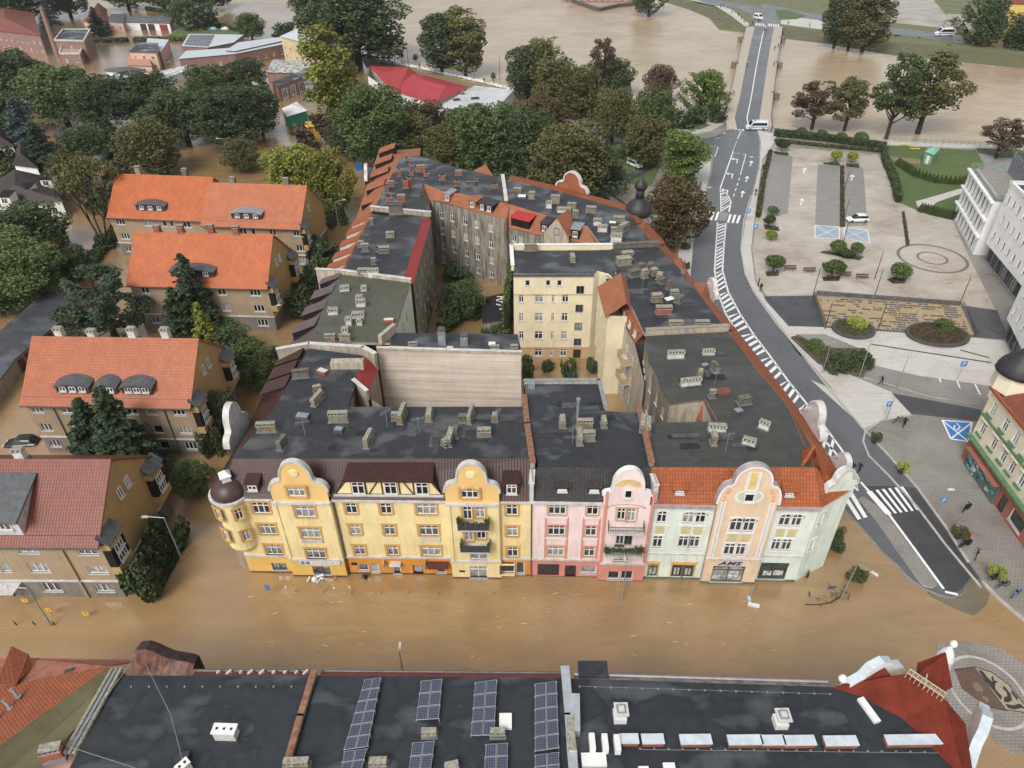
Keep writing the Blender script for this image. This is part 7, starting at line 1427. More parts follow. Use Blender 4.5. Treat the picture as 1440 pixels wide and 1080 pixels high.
chimney(k3, 803, 1030, ZK, 1.5, .5, 1.0, 1.55, 'white'); chimney(k3, 804, 1050, ZK, 1.3, .5, 1.0, 1.55, 'white')
mb = MB(); a = G(814, 954, ZK-.1); b = G(856, 954, ZK-.1); mb.hexa([a, b, b+Vector((0, 1.0, 0)), a+Vector((0, 1.0, 0)), a+Vector((0, 0, .25)), b+Vector((0, 0, .25)), b+Vector((0, 1.3, .3)), a+Vector((0, 1.3, .3))]); mb.build('dormer', [KF], k3)
def vent(par, x, y, w_=1.5, d=.65, z=ZK, holes=3, ang=0, h=.9):
 c = G(x, y, z); mb = MB(); mb.obox(c, ang, w_/2*.9, d/2*.9, z-.05, z+h, 1); mb.obox(c, ang, w_/2, d/2, z+h, z+h+.12, 0)
 a = Vector((math.cos(ang), math.sin(ang), 0))
 for k in range(holes): mb.obox(c+a*((k-(holes-1)/2)*w_/(holes+.3)), ang, .09, .09, z+h+.12, z+h+.125, 2)
 return mb.build('roof_vent', [WHITE, DWHITE, BLACK], par)
vent(k1, 320, 1035, 1.7, .8, ang=-.05); vent(k1, 262, 1085, .9, .6, holes=2, ang=.9); mb = MB(); p = G(258, 1067, ZK); mb.obox(p, .2, .45, .3, ZK-.05, ZK+.4); mb.build('roof_hatch', DSTEEL, k1)
chimney(k1, 78, 1062, ZK-.3, 1.3, .7, 1.5, .2, 'brick'); chimney(k2, 419, 1078, ZK, 1.6, .5, 1.0, 0, 'stone'); chimney(k2, 533, 1077, ZK, 1.1, .55, .8, 0, 'stone')
for x, y in ((604, 1034), (700, 1034)): chimney(k2, x, y, ZK, .95, .45, .8, 0, 'stone')
chimney(k2, 636, 1082, ZK, .8, .6, .8, .2, 'white')
mb = MB(); p = G(711, 1016, ZK); mb.obox(p, 0, .45, .55, ZK-.02, ZK+.3); mb.build('skylight', WHITE, k2)
SL = [((493, 1053), (513, 955), (536, 952), (517, 1050), 6), ((585, 1013), (592, 957), (622, 954), (617, 1011), 3), ((662, 1035), (668, 959), (699, 955), (695, 1034), 4), ((752, 1057), (752, 961), (783, 957), (786, 1052), 5), ((475, 1105), (484, 1056), (516, 1052), (504, 1102), 3), ((571, 1105), (580, 1044), (611, 1041), (604, 1102), 3), ((679, 1105), (683, 1046), (714, 1044), (714, 1102), 3), ((752, 1115), (752, 1061), (786, 1057), (788, 1112), 3)]
SLL = ['left upper solar array of six rows on the near roof', 'second upper solar array from the left, three rows', 'third upper solar array from the left, four rows', 'right upper solar array of five rows beside the zinc party wall', 'lower solar array cut by the frame, leftmost', 'lower solar array cut by the frame, second from left', 'lower solar array cut by the frame, third from left', 'lower solar array cut by the frame, rightmost']
for (a, b, c, d, n), lb in zip(SL, SLL):
 if a[0] == 493: a = (483, 1055)
 zs = (ZK+.22, ZK+.22, ZK+.5, ZK+.5); a, b, c, d = [G(*p, z) for p, z in zip((a, b, c, d), zs)]; t = thing('solar_array', lb, 'solar panels', tuple((a+c)/2-Vector((0, 0, .3))), 'solar arrays on the near roof'); panels(t, a, d, c, b, 2, n, .05)
 mb = MB()
 for k in range(n+1):
  for e1, e2, zz in ((a, b, .15), (d, c, .42)): p = e1.lerp(e2, min(.98, max(.02, k/n))); mb.obox(p, 0, .03, .03, ZK-.01, p.z-.02)
 mb.build('support_legs', ALU, t)
def roof_fan(x, y, lab):
 t = thing('roof_fan', lab, 'ventilator', tuple(G(x, y, ZK)), 'white ventilators on the near corner roof'); c = G(x, y, ZK); mb = MB(); mb.obox(c, 0, .45, .45, ZK, ZK+.6); mb.build('base', WHITE, t); mb = MB(); mb.tube(c+Vector((0, 0, .6)), c+Vector((0, 0, 1.1)), .22, n=10); mb.build('duct', STEEL, t)
 mb = MB(); mb.obox(c+Vector((.05, 0, 0)), 0, .5, .5, ZK+1.1, ZK+1.25, 0); mb.obox(c+Vector((.05, 0, 0)), 0, .34, .34, ZK+1.25, ZK+1.27, 1); mb.obox(c+Vector((.05, 0, 0)), 0, .2, .2, ZK+1.27, ZK+1.4, 0); mb.build('hood', [DWHITE, STEEL], t)
roof_fan(871, 1010, 'white roof ventilator nearer the zinc party wall'); roof_fan(1096, 1018, 'white roof ventilator on the right half of the corner roof')
for x, w_ in ((884, 1.2), (917, 1.45), (977, 2.1), (1046, 2.3), (1085, 1.55), (1122, 2.1), (1180, 2.2), (1290, 4.6)):
 c = G(x, 1045 if x > 1200 else 1044+(x-900)*.01, ZK); mb = MB(); mb.obox(c, 0, w_/2, .3, ZK-.05, ZK+.45, 1); mb.obox(c, 0, w_/2+.06, .36, ZK+.45, ZK+.55, 0); mb.build('low_chimney', [flat('pale_blue_coping', (.5, .56, .6), .4), CH['brick']], k3)
for x, y, ang in ((832, 1050, 1.57), (850, 1051, 1.57), (867, 1052, 1.57)): c = G(x, y, ZK); t = thing('air_conditioner', {832: 'white outdoor air conditioner unit nearest the zinc wall', 850: 'middle one of three white air conditioner units', 867: 'rightmost of three white air conditioner units by the low chimneys'}[x], 'air conditioner', tuple(c), 'air conditioner units'); mb = MB(); mb.obox(c, ang, .55, .2, ZK+.15, ZK+.85); mb.build('casing', WHITE, t); mb = MB(); mb.obox(c, ang, .45, .24, ZK, ZK+.15); mb.build('foot', DSTEEL, t)
for x, y, w_, d, a in ((1221, 1000, 1.9, .5, 1.85), (835, 1070, 1.7, .9, 0), (905, 1085, .7, .5, 0), (941, 1082, .8, .7, 0)): c = G(x, y, ZK); mb = MB(); mb.obox(c, a, w_/2, d/2, ZK-.02, ZK+.25); mb.build('skylight', WHITE, k3)
RM = flat('rust_red_metal', (.14, .026, .015), .8, 0, .25, .8, .12)
hp = lambda x, y, z: G(x, y, z)
slope_roof(k3, [[hp(1170, 967, 12), hp(1212, 980, 12), hp(1275, 947, 13.6), hp(1185, 962, 12.2)], [hp(1212, 980, 12), hp(1270, 1011, 12), hp(1329, 983, 13.6), hp(1275, 946, 13.6)], [hp(1270, 1011, 12), hp(1345, 1085, 12), hp(1362, 1085, 12.6), hp(1329, 983, 13.6)],
    [hp(1183, 960, 11.9), hp(1242, 936, 13.4), hp(1253, 950, 12.9), hp(1215, 962, 12.4)], [hp(1329, 983, 13.6), hp(1358, 1018, 12.8), hp(1368, 1085, 12.4), hp(1358, 1085, 12.7)], [hp(1290, 932, 12.5), hp(1329, 917, 14.5), hp(1338, 965, 12.5), hp(1325, 973, 12.5), hp(1288, 948, 12.5)]], RM, .1, 'red_metal_roof')
mb = MB(); 
for a, b in (((1276, 946), (1327, 980)), ((1280, 941), (1331, 975)), ((1304, 948), (1300, 967))): mb.tube(hp(*a, 14.2), hp(*b, 14.2), .05)
for t_ in range(9): p = hp(1276, 946, 14.2).lerp(hp(1327, 980, 14.2), t_/8); q_ = hp(1280, 941, 14.2).lerp(hp(1331, 975, 14.2), t_/8); mb.tube(p, q_, .03); mb.tube(p, p-Vector((0, 0, .6)), .03)
mb.build('roof_walkway', flat('pale_timber', (.45, .38, .3), .7), k3)
e0, e1 = G(1180, 966, 11.6), G(1265, 935, 11.6)
ribbon_gable(k3, e1.xy, e0.xy, (e1-e0).length/2, 10.5, [(-2.6, 11.6), (-2.2, 12.3), (-1.3, 12.6), (-.9, 13.4), (0, 13.9), (.9, 13.6), (1.3, 12.7), (2.2, 12.3), (2.7, 11.6)], .5, [WHITE, WHITE, WHITE, flat('pale_blue_coping', (.5, .56, .6), .4)], 0, .28, .65)
e0, e1 = G(1352, 1085, 11.6), G(1372, 1000, 11.6)
ribbon_gable(k3, e1.xy, e0.xy, (e1-e0).length/2-.6, 10.5, [(-2.6, 11.6), (-2.2, 12.3), (-1.3, 12.6), (-.9, 13.4), (0, 13.9), (.9, 13.6), (1.3, 12.7), (2.2, 12.3), (4.7, 11.6)], .5, [WHITE, WHITE, WHITE, flat('pale_blue_coping', (.5, .56, .6), .4)], 0, .28, .65)
for x, y, z, pr in ((1185, 955, 12.6, [(.1, -.3), (.28, -.1), (.32, .1), (.2, .35), (.05, .45)]), (1341, 906, 14.8, [(.1, -.3), (.24, -.1), (.26, .1), (.16, .3), (.05, .4)]), (1333, 918, 14.0, [(.6, -.6), (.45, 0), (.2, .5)])): mb = MB(); mb.lathe(tuple(G(x, y, z)), pr, 12); mb.build('finial', WHITE, k3)
# left corner: orange tiled house and the torn sheet-metal turret
k0, _ = thing('near_town_house', 'near house with mossy orange tiles and olive slope at the lower left corner', 'town house', tuple(G(60, 1000)), 'town houses along the near side'), 0
slope_roof(k0, [[hp(152, 938, 12.6), hp(-30, 1070, 13.2), hp(-120, 1040, 10), hp(0, 966, 11.0)]], tiles('mossy_orange_tiles', (.42, .13, .06), (.33, .1, .05), .22, .3, .45, .5, .35), name='tiled_roof'); slope_roof(k0, [[hp(-40, 972, 10.9), hp(0, 965, 11.0), hp(155, 936, 12.5), hp(205, 927, 10.2), hp(40, 925, 10.2), hp(-40, 926, 10.2)]], flat('worn_red_sheet', (.33, .13, .085), .5, var=.3), name='eaves_sheet')
slope_roof(k0, [[hp(152, 938, 12.6), hp(168, 946, 12.0), hp(70, 1068, 11.8), hp(-30, 1120, 11.8), hp(-30, 1070, 13.2)]], felt('olive_slope', (.12, .105, .045), (.2, .18, .1), .5, 1.2, moss=.2), name='olive_slope')
slope_roof(k0, [[hp(-5, 962, 12.0), hp(16, 908, 11.5), hp(38, 919, 11.0), hp(20, 963, 11.6)], [hp(20, 963, 11.6), hp(38, 919, 11.0), hp(46, 938, 10.6), hp(22, 965, 10.8)]], tiles('mossy_orange_tiles', (.42, .13, .06), (.33, .1, .05)), name='dormer_roof')
mb = MB(); mb.prism([tuple(G(*p, 11)[:2]) for p in ((-40, 1120), (-40, 930), (170, 935), (165, 955), (80, 1100))], -.8, 9.9); mb.build('wall', KW, k0)
for x, y in ((25, 980), (14, 996), (0, 1012)): 
 c = hp(x, y, 12.1); mb = MB(); mb.tube(c, c+Vector((-.35, .25, .55)), .1, n=8); mb.tube(c+Vector((-.35, .25, .55)), c+Vector((-.4, .28, .65)), .17, n=8); mb.obox(c, 0, .2, .16, c.z-.1, c.z+.06); mb.build('vent_pipe', STEEL, k0)
skylight(k0, 112, 960, 12.1, .75, .4, .5, .25, top=GL[0]); skylight(k0, 98, 944, 11.6, .7, .35, .3, .15, top=GL[1])
mb = MB(); a, b = hp(158, 940, 12.3), hp(90, 1060, 12.0)
for k, m in ((0, 0), (.35, 1), (.7, 0)): o = Vector((k, 0, 0)); mb.tube(a+o, b+o, .16, n=6, m=m)
mb.build('edge_flashing', [CH['cap'], STEEL], k0)
tr = thing('torn_turret_roof', 'torn dark brown sheet metal gable top at the left of the near roofs', 'roof gable', tuple(G(225, 935, 11))); mb = MB(); rr = random.Random(1); a, b = G(186, 950, 12), G(268, 950, 12); L = (b-a).length; pr = [(0, .3), (.05, 1.6), (.14, 2.0), (.3, 2.1), (.42, 1.7), (.5, 1.3), (.62, .8), (.78, .55), (.92, .35), (1, .1)]
for i in range(len(pr)-1):
 (t0, h0), (t1, h1_) = pr[i], pr[i+1]; p, q_ = a.lerp(b, t0), a.lerp(b, t1); O = Vector((0, .9, 0)); j0, j1 = [Vector((0, rr.uniform(-.1, .25), rr.uniform(-.1, .1))) for _ in range(2)]
 p1, q1 = p+O+Vector((0, 0, h0)), q_+O+Vector((0, 0, h1_)); mb.face([p+j0*.2, q_+j0*.2, q1+j1*0, p1], 1); mb.face([p1, q1, q1+Vector((0, .9, -.2)), p1+Vector((0, .9, -.2))], 0); mb.face([p1+Vector((0, .9, -.2)), q1+Vector((0, .9, -.2)), q_+Vector((0, 1.8, -2)), p+Vector((0, 1.8, -2))], 0)
mb.build('metal_cladding', [flat('dark_brown_sheet', (.045, .028, .025), .35, .3, .6, 2), flat('brown_patched_back', (.13, .06, .045), .6, var=.7, scale=1.5)], tr)
mb = MB(); 
for a, b in (((196, 917), (240, 1005)), ((240, 1005), (258, 1075)), ((196, 917), (97, 1050)), ((97, 1050), (190, 1080))): mb.tube(hp(*a, 13 if a[0] == 196 else 12.4), hp(*b, 12.4), .025, n=4)
tag(mb.build('lightning_cable', STEEL), 'thin grey cable strung from the torn gable across the near roof', 'cable')
mb = MB(); rr = random.Random(12)
for x in range(160, 445, 25): c = G(x, 966, ZK); mb.obox(c, 0, .06, .06, ZK, ZK+.08)
for x in range(815, 1170, 22): c = G(x, 966+(x-815)*.03, ZK); mb.obox(c, 0, .06, .06, ZK, ZK+.08)
for x in range(900, 1330, 20): c = G(x, 1053+(x-900)*.012, ZK); mb.obox(c, 0, .06, .06, ZK, ZK+.08)
mb.tube(G(815, 965, ZK+.05), G(1170, 976, ZK+.05), .015, n=4); mb.tube(G(900, 1054, ZK+.05), G(1330, 1059, ZK+.05), .02, n=4); tag(mb.build('lightning_conductor', STEEL), 'lightning conductor wire with small feet along the edges of the near roofs', 'wire', kind=None)
# ---------------------------------------------------------------- trees and shrubs (base x, base y, top y, width in the survey picture)
T_ = [
('spruce', 72, 36, -10, 26, 'blue', 'blue spruce beside the red brick chimney at upper left'), ('spruce', 141, 50, 8, 28, 'spruce', 'dark spruce in front of the small pink house'),
('big', 30, 32, -35, 95, 'dark', 'dark tree cut by the top left corner'), ('broad', 100, 24, -25, 60, 'dark', 'dark tree at the top edge left of the pink house'), ('broad', 182, 14, -30, 60, 'dark', 'dark tree at the top edge above the garages'), ('broad', 232, 12, -25, 55, 'green', 'green tree at the top edge right of the garages'),
('broad', 262, 38, 2, 38, 'dark', 'rounded dark tree beside the small lawn with the caravan'), ('big', 295, 14, -18, 60, 'dark', 'dark riverside bush mass at the top edge'), ('broad', 355, 48, 20, 34, 'green', 'small green tree at the river edge left of the villa'), ('bush', 285, 40, 22, 50, 'dark', 'dark bush behind the caravan lawn'), ('bush', 395, 55, 38, 34, 'dark', 'dark bush at the corner of the grey roofed villa'),
('big', 25, 140, 62, 95, 'dark', 'dark tree below the brick house at the left edge'), ('broad', 15, 190, 105, 70, 'dark', 'tall dark tree cut by the left edge'), ('big', 95, 165, 85, 95, 'green', 'green tree left of the debris roof'), ('big', 150, 178, 98, 90, 'dark', 'broad dark tree below the round shed'), ('spruce', 45, 215, 128, 50, 'blue', 'bluish conifer left of the dark sheds'), ('spruce', 72, 245, 160, 55, 'spruce', 'dark pine green conifer above the white villa'),
('broad', 218, 246, 142, 82, 'olive', 'large olive tree directly behind the double orange roof'), ('spruce', 168, 246, 176, 38, 'spruce', 'narrow spruce behind the left end of the double orange roof'), ('big', 265, 200, 108, 95, 'dark', 'dense dark tree in the middle of the upper left grove'), ('big', 330, 205, 95, 105, 'dark', 'largest dark tree of the upper left grove'), ('broad', 370, 190, 96, 62, 'dark', 'dark tree left of the tent'), ('big', 215, 150, 92, 85, 'dark', 'dark tree below the debris roof'), ('broad', 300, 150, 72, 66, 'green', 'green tree below the solar roofed hall'), ('broad', 352, 138, 74, 64, 'dark', 'dark tree below the long brick building'),
('broad', 345, 240, 182, 56, 'olive', 'round olive brown tree right of the lamp behind the orange roof'), ('bush', 218, 250, 222, 40, 'dark', 'low dark bush at the foot of the olive tree'), ('bare', 150, 348, 205, 85, 'olive', 'half bare leaning willow left of the orange roofed house'), ('broad', 30, 340, 295, 75, 'dark', 'dark tree below the white villas'), ('broad', 62, 318, 285, 70, 'green', 'green bushes along the white villa garden'), ('broad', 28, 388, 312, 80, 'green', 'green tree at the left edge above the garages'), ('big', 45, 425, 345, 100, 'green', 'wide green tree directly above the garage row'), ('broad', 78, 385, 330, 52, 'rust', 'rust brown tree among the green ones by the garages'), ('spruce', 95, 372, 305, 38, 'spruce', 'small dark spruce beside the rust brown tree'), ('broad', 112, 392, 338, 48, 'dark', 'dark tree at the water edge right of the rust brown one'), ('bush', 152, 348, 320, 26, 'dark', 'dark clipped bush beside the bare willow'), ('broad', 4, 440, 375, 70, 'dark', 'dark tree at the left end of the garage row'),
('bush', 18, 242, 205, 55, 'dark', 'dark bush mass left of the white villa gable'), ('broad', 128, 205, 168, 58, 'green', 'green tree behind the sheds'), ('bush', 140, 192, 172, 40, 'green', 'leafy bush behind the larger dark shed'), ('broad', 108, 268, 215, 58, 'olive', 'olive tree between the sheds and the willow'), ('bush', 148, 300, 245, 50, 'dark', 'dark bush against the left end of the double house'),
('pine', 165, 478, 374, 118, 'spruce', 'wide dark pine between the garages and the orange roofed house'), ('spruce', 287, 470, 345, 66, 'spruce', 'tall dark conifer in front of the orange roofed house'), ('spruce', 302, 512, 417, 48, 'yellow', 'yellow green conifer at the foot of the tall dark one'), ('spruce', 262, 478, 395, 50, 'spruce', 'lower dark conifer left of the yellow green one'), ('broad', 330, 505, 445, 62, 'dark', 'dark bush like tree right of the yellow green conifer'), ('broad', 362, 540, 472, 62, 'green', 'green round tree beside the ochre house gable'), ('bush', 345, 502, 470, 40, 'green', 'green bush above the round green tree'),
('spruce', 152, 655, 548, 74, 'spruce', 'left one of the twin dark firs before the three dormer house'), ('spruce', 192, 668, 530, 92, 'spruce', 'right and taller one of the twin dark firs'), ('broad', 277, 694, 645, 50, 'green', 'round green tree in the water near the corner turret'), ('bush', 222, 692, 655, 34, 'dark', 'dark bush behind the nearest house gable'), ('bush', 250, 765, 715, 46, 'dark', 'dark bush under the street lamp beside the nearest house'), ('bush', 212, 832, 775, 50, 'dark', 'dark bush at the front corner of the nearest house'), ('bush', 228, 795, 748, 36, 'dark', 'dark bush between the two others along the nearest house'), ('broad', 322, 610, 545, 40, 'dark', 'dark tree between three dormer house and the white curved gable'), ('bush', 300, 640, 600, 32, 'dark', 'dark bush left of the white curved gable'),
('bush', 458, 372, 328, 46, 'dark', 'dark bush right of the double orange house'), ('bush', 438, 405, 370, 44, 'dark', 'dark green bush between two ochre houses'), ('bush', 418, 445, 400, 40, 'dark', 'dark bush left of the mossy roof'), ('bush', 412, 420, 375, 36, 'green', 'green bush beside the orange roofed house gable'), ('bush', 448, 388, 352, 34, 'green', 'lighter bush of the hedge row behind the ochre houses'),
('broad', 425, 300, 188, 80, 'yellow', 'left yellow green round tree behind the orange roof'), ('broad', 472, 305, 196, 66, 'yellow', 'right yellow green round tree beside the block corner'), ('bush', 470, 318, 285, 34, 'dark', 'dark bush beneath the yellow green trees'), ('tall', 474, 184, 22, 66, 'yellow', 'tall yellow green poplar in front of the grey roofed villa'), ('big', 505, 92, -25, 125, 'dark', 'huge dark riverside tree at the top'), ('broad', 450, 45, -18, 64, 'dark', 'dark tree left of the huge riverside tree'),
('big', 533, 228, 98, 98, 'green', 'large green tree between the yellow green pair and the red roofs'), ('broad', 498, 222, 140, 66, 'dark', 'dark tree right of the yellow green poplar'), ('broad', 600, 205, 138, 66, 'rust', 'rust coloured tree below the red roofs'), ('broad', 572, 225, 160, 72, 'olive', 'olive tree above the block corner roof'), ('bush', 445, 205, 172, 62, 'brown', 'brownish bush behind the yellow green trees'), ('broad', 548, 235, 175, 60, 'dark', 'dark tree at the blue bins'), ('broad', 632, 240, 165, 70, 'olive', 'olive green tree behind the back row'), ('big', 690, 250, 125, 105, 'green', 'large green tree beside the white flat roof'), ('big', 745, 262, 132, 92, 'dark', 'large dark tree behind the back house'), ('big', 800, 292, 150, 110, 'olive', 'huge olive tree behind the back house roof'), ('broad', 840, 290, 185, 75, 'dark', 'dark tree beside the dark park path'), ('broad', 760, 205, 128, 72, 'rust', 'rusty brown crown amid the dark trees'), ('broad', 660, 215, 145, 66, 'dark', 'dark tree right of the white flat roof building'),
('tall', 655, 108, -2, 52, 'olive', 'right one of the riverside poplar pair'), ('tall', 622, 104, 10, 58, 'dark', 'left one of the riverside poplar pair'), ('broad', 742, 140, 50, 58, 'dark', 'dark round tree on the river bank'), ('broad', 765, 140, 40, 58, 'olive', 'pale topped tree right of the dark bank tree'), ('broad', 785, 165, 68, 66, 'olive', 'broad olive tree on the river bank'), ('broad', 818, 172, 80, 60, 'olive', 'olive tree in the middle of the bank row'), ('sparse', 845, 135, 44, 40, 'brown', 'thin brown crowned tree rising above the bank row'), ('broad', 862, 132, 70, 50, 'dark', 'dark tree at the right of the thin brown one'), ('broad', 926, 142, 82, 42, 'brown', 'dark brown tree on the water edge'), ('broad', 860, 200, 110, 58, 'olive', 'yellowish olive tree above the parked van'), ('broad', 915, 205, 112, 62, 'green', 'fresh green tree right of the parked van'), ('broad', 905, 235, 150, 58, 'olive', 'olive tree between the van and the bright pyramid tree'), ('broad', 983, 162, 88, 64, 'bright', 'bright green round tree standing in the river edge'), ('bush', 958, 178, 150, 42, 'dark', 'dark shrub beside the bright river tree'), ('bush', 975, 172, 140, 30, 'dark', 'dark shrub at the foot of the bright river tree'), ('bush', 1009, 172, 142, 26, 'dark', 'dark shrub at the left end of the bridge'), ('tall', 955, 262, 184, 58, 'bright', 'bright green pyramid tree by the junction'), ('broad', 945, 345, 235, 84, 'rust', 'rust tinged tree beside the onion tower'), ('bush', 965, 352, 338, 13, 'olive', 'small shrub on the pavement below the rust tree'), ('bush', 964, 378, 366, 10, 'dark', 'tiny shrub near the road below the rust tree'), ('bush', 880, 225, 195, 40, 'dark', 'dark bush above the parked van'),
('broad', 912, 22, -30, 44, 'dark', 'dark tree standing in the river at the top edge'),
('sparse', 1141, 182, 100, 60, 'brown', 'red brown tree in the river right of the bridge'), ('sparse', 1187, 184, 98, 54, 'olive', 'forked olive tree in the river beside the red brown one'), ('sparse', 1246, 195, 60, 62, 'green', 'tall leaning green tree left of the pair in the river'), ('sparse', 1290, 188, 56, 84, 'olive', 'tall broad olive tree right of the pair in the river'), ('sparse', 1400, 222, 162, 52, 'brown', 'small brown tree on the riverside lawn'), ('tall', 1172, 68, -22, 44, 'dark', 'leftmost flooded tree on the far bank'), ('tall', 1192, 71, -22, 44, 'olive', 'middle flooded tree on the far bank'), ('tall', 1212, 73, -25, 58, 'olive', 'rightmost flooded tree on the far bank'), ('broad', 1370, 68, -22, 64, 'dark', 'dark tree on the far bank below the yellow building'), ('broad', 1430, 74, 6, 50, 'dark', 'dark tree at the right edge of the far bank'), ('bush', 1330, 70, 62, 12, 'brown', 'little brown bush on the far bank'), ('bush', 1240, 55, 47, 13, 'dark', 'round bush by the far road, leftmost'), ('bush', 1262, 57, 49, 13, 'dark', 'round bush by the far road, middle'), ('bush', 1287, 60, 53, 12, 'dark', 'round bush by the far road, rightmost'),
('bush', 640, 400, 378, 44, 'dark', 'dark shrub at the foot of the grey courtyard facade'), ('broad', 650, 445, 400, 56, 'dark', 'dark green tree inside the courtyard'), ('bush', 625, 462, 420, 36, 'green', 'green bush along the left courtyard wall'), ('bush', 672, 440, 408, 36, 'dark', 'dark bush beside the courtyard shed'), ('bush', 700, 475, 450, 40, 'dark', 'dark hedge like bush below the courtyard shed'), ('bush', 742, 532, 498, 24, 'dark', 'conifer like bush at the left end of the cream facade'), ('bush', 774, 520, 503, 22, 'dark', 'round bush second from left before the cream facade'), ('bush', 798, 528, 502, 22, 'green', 'light bush before the door of the cream facade'), ('bush', 834, 525, 503, 20, 'dark', 'dark bush at the right end of the cream facade'), ('bush', 803, 534, 520, 18, 'blue', 'bluish bush nearest the zinc parapet'),
('bush', 1172, 772, 755, 24, 'dark', 'dark shrub in the water at the mint corner'), ('bush', 1177, 752, 738, 20, 'olive', 'thin shrub above the dark one at the mint corner'), ('bush', 1200, 812, 794, 26, 'dark', 'dark shrub in the water beneath the fallen lamp')]
for t_ in T_: tree(*t_[:6], t_[6], z=(.05 if t_[1] > 1000 and t_[2] > 190 else 0))
for x, y, ty, w_, lf, lb in ((1099, 212, 192, 18, 'dark', 'dark topiary tree at the top left corner of the car park'), (1174, 228, 208, 14, 'lime', 'lime lollipop tree, left of the pair at the head of the car park'), (1197, 229, 211, 14, 'lime', 'lime lollipop tree, right of the pair at the head of the car park'), (1086, 303, 287, 15, 'green', 'small topiary beside the left parking bays, upper'), (1080, 318, 300, 15, 'dark', 'dark topiary beside the left parking bays, below the upper'), (1084, 338, 322, 15, 'lime', 'lime topiary beside the blue sign'), (1087, 382, 354, 25, 'green', 'round topiary at the lower left of the car park'), (1176, 358, 335, 20, 'green', 'left topiary below the disabled bays'), (1203, 360, 338, 17, 'green', 'right topiary below the disabled bays'), (1169, 390, 361, 28, 'green', 'largest topiary in the row of benches'), (1263, 395, 367, 26, 'green', 'topiary tree nearest the paved rings'), (1189, 362, 347, 20, 'dark', 'dark clipped plant between the two topiaries below the bays')):
 tree('ball', x, y, ty, w_, lf, lb, 'topiary trees of the car park', .06)
for x, y, ty, w_, lf, lb in ((1145, 494, 474, 24, 'green', 'left clipped ball of the kerbed bed by the road'), (1177, 520, 493, 34, 'dark', 'large middle clipped ball of the kerbed bed by the road'), (1208, 515, 490, 30, 'dark', 'right clipped ball of the kerbed bed by the road'), (1204, 460, 442, 24, 'lime', 'lime yellow ball in the left round bed'), (1325, 465, 445, 26, 'green', 'green ball in the right round bed'), (1126, 190, 176, 16, 'dark', 'clipped ball on the river hedge, leftmost'), (1154, 193, 179, 17, 'green', 'clipped ball on the river hedge, second'), (1182, 196, 183, 14, 'green', 'clipped ball on the river hedge, third'), (1210, 198, 182, 18, 'green', 'clipped ball on the river hedge, rightmost')):
 tree('dome', x, y, ty, w_, lf, lb, 'clipped box balls', .15)
g = lambda pts, z=.1: [G(x, y, z).xy for x, y in pts]
hedge(g([(1093, 190), (1160, 197), (1240, 208)]), 3.0, 1.3, 'dark', 'long dark hedge between the car park and the river', .1, 16, size=.2); hedge(g([(1091, 199), (1160, 206), (1235, 213)]), 1.5, .6, 'olive', 'low mixed planting in front of the long river hedge', .1, 16, size=.2)
hedge(g([(1242, 213), (1244, 228), (1258, 262), (1262, 284)]), 1.2, 1.7, 'dark', 'dark hedge fence on the left side of the lawns', .1, 20, size=.18); hedge(g([(1066, 305), (1073, 255), (1083, 215)]), .9, .9, 'olive', 'narrow olive hedge between the pavement and left parking bays', .1, 20, size=.14)
def conerow(pts, n, label):
 L = [G(x, y, .1) for x, y in pts]; ds = [0]
 for a, b in zip(L[:-1], L[1:]): ds.append(ds[-1]+(b-a).length)
 for k in range(n):
  s = ds[-1]*k/(n-1); i = max(j for j in range(len(ds)-1) if ds[j] <= s+1e-6); p = L[i].lerp(L[i+1], (s-ds[i])/(ds[i+1]-ds[i])); t = thing('thuja', label, 'thuja', tuple(p), label); pr = PROTO['spruce'][k % 2]
  for nme in ('trunk', 'crown'): o = bpy.data.objects.new(nme, pr[nme]); link(o, t); o.scale = (1.25/pr['w'],)*2+(2.0/pr['h'],); t.rotation_euler.z = k*1.3
  o.material_slots[0].link = 'OBJECT'; o.material_slots[0].material = LM['green']
conerow([(1262, 232), (1285, 247), (1315, 257), (1345, 259), (1364, 256)], 24, 'small thuja in the upper curved row on the lawn'); conerow([(1264, 280), (1262, 270), (1256, 262)], 4, 'small thuja at the left end of the lower row'); conerow([(1294, 297), (1318, 303), (1342, 308)], 13, 'small thuja in the lower straight row on the lawn')
hedge(g([(208, 15), (244, 21)], 0), 2, 1.8, 'dark', 'dark hedge behind the white garage block', 0, 6, size=.35); hedge(g([(135, 60), (177, 59)], 0), 3, 1.6, 'dark', 'clipped hedge right of the brick building at upper left', 0, 6, size=.35); hedge(g([(192, 58), (262, 57)], 0), 3, 1.5, 'green', 'long clipped hedge below the white garages', 0, 6, size=.35); hedge(g([(308, 38), (345, 47)], 0), 2, 1.5, 'dark', 'dark hedge at the end of the caravan lawn', 0, 6, size=.35)
hedge(g([(128, 372), (165, 325)], 0), 2.4, 1.2, 'dark', 'dark hedge running diagonally by the bare willow', 0, 10, size=.25); hedge(g([(385, 545), (392, 500)], 0), 2, 1.5, 'dark', 'dark hedge along the street beside the purple slates', 0, 10, size=.22); hedge(g([(712, 480), (722, 400)], 0), .7, 7.5, 'green', 'ivy climbing the left end wall of the cream house', 0, 18, size=.2, cat='ivy', name='ivy'); hedge(g([(218, 838), (256, 768)], 0), 1.0, .5, 'dark', 'low dark hedge along the nearest house', 0, 14, size=.14)
hedge(g([(0, 232), (24, 222)], 0), 5, 2, 'green', 'green hedge at the left edge beside the white villas', 0, 6, size=.35); hedge(g([(100, 216), (150, 198)], 0), 3, 1.6, 'green', 'green hedge above the striped shed', 0, 6, size=.3)
land('caravan_lawn', [(238, 50), (246, 40), (330, 38), (346, 49)], GRASS, .25)
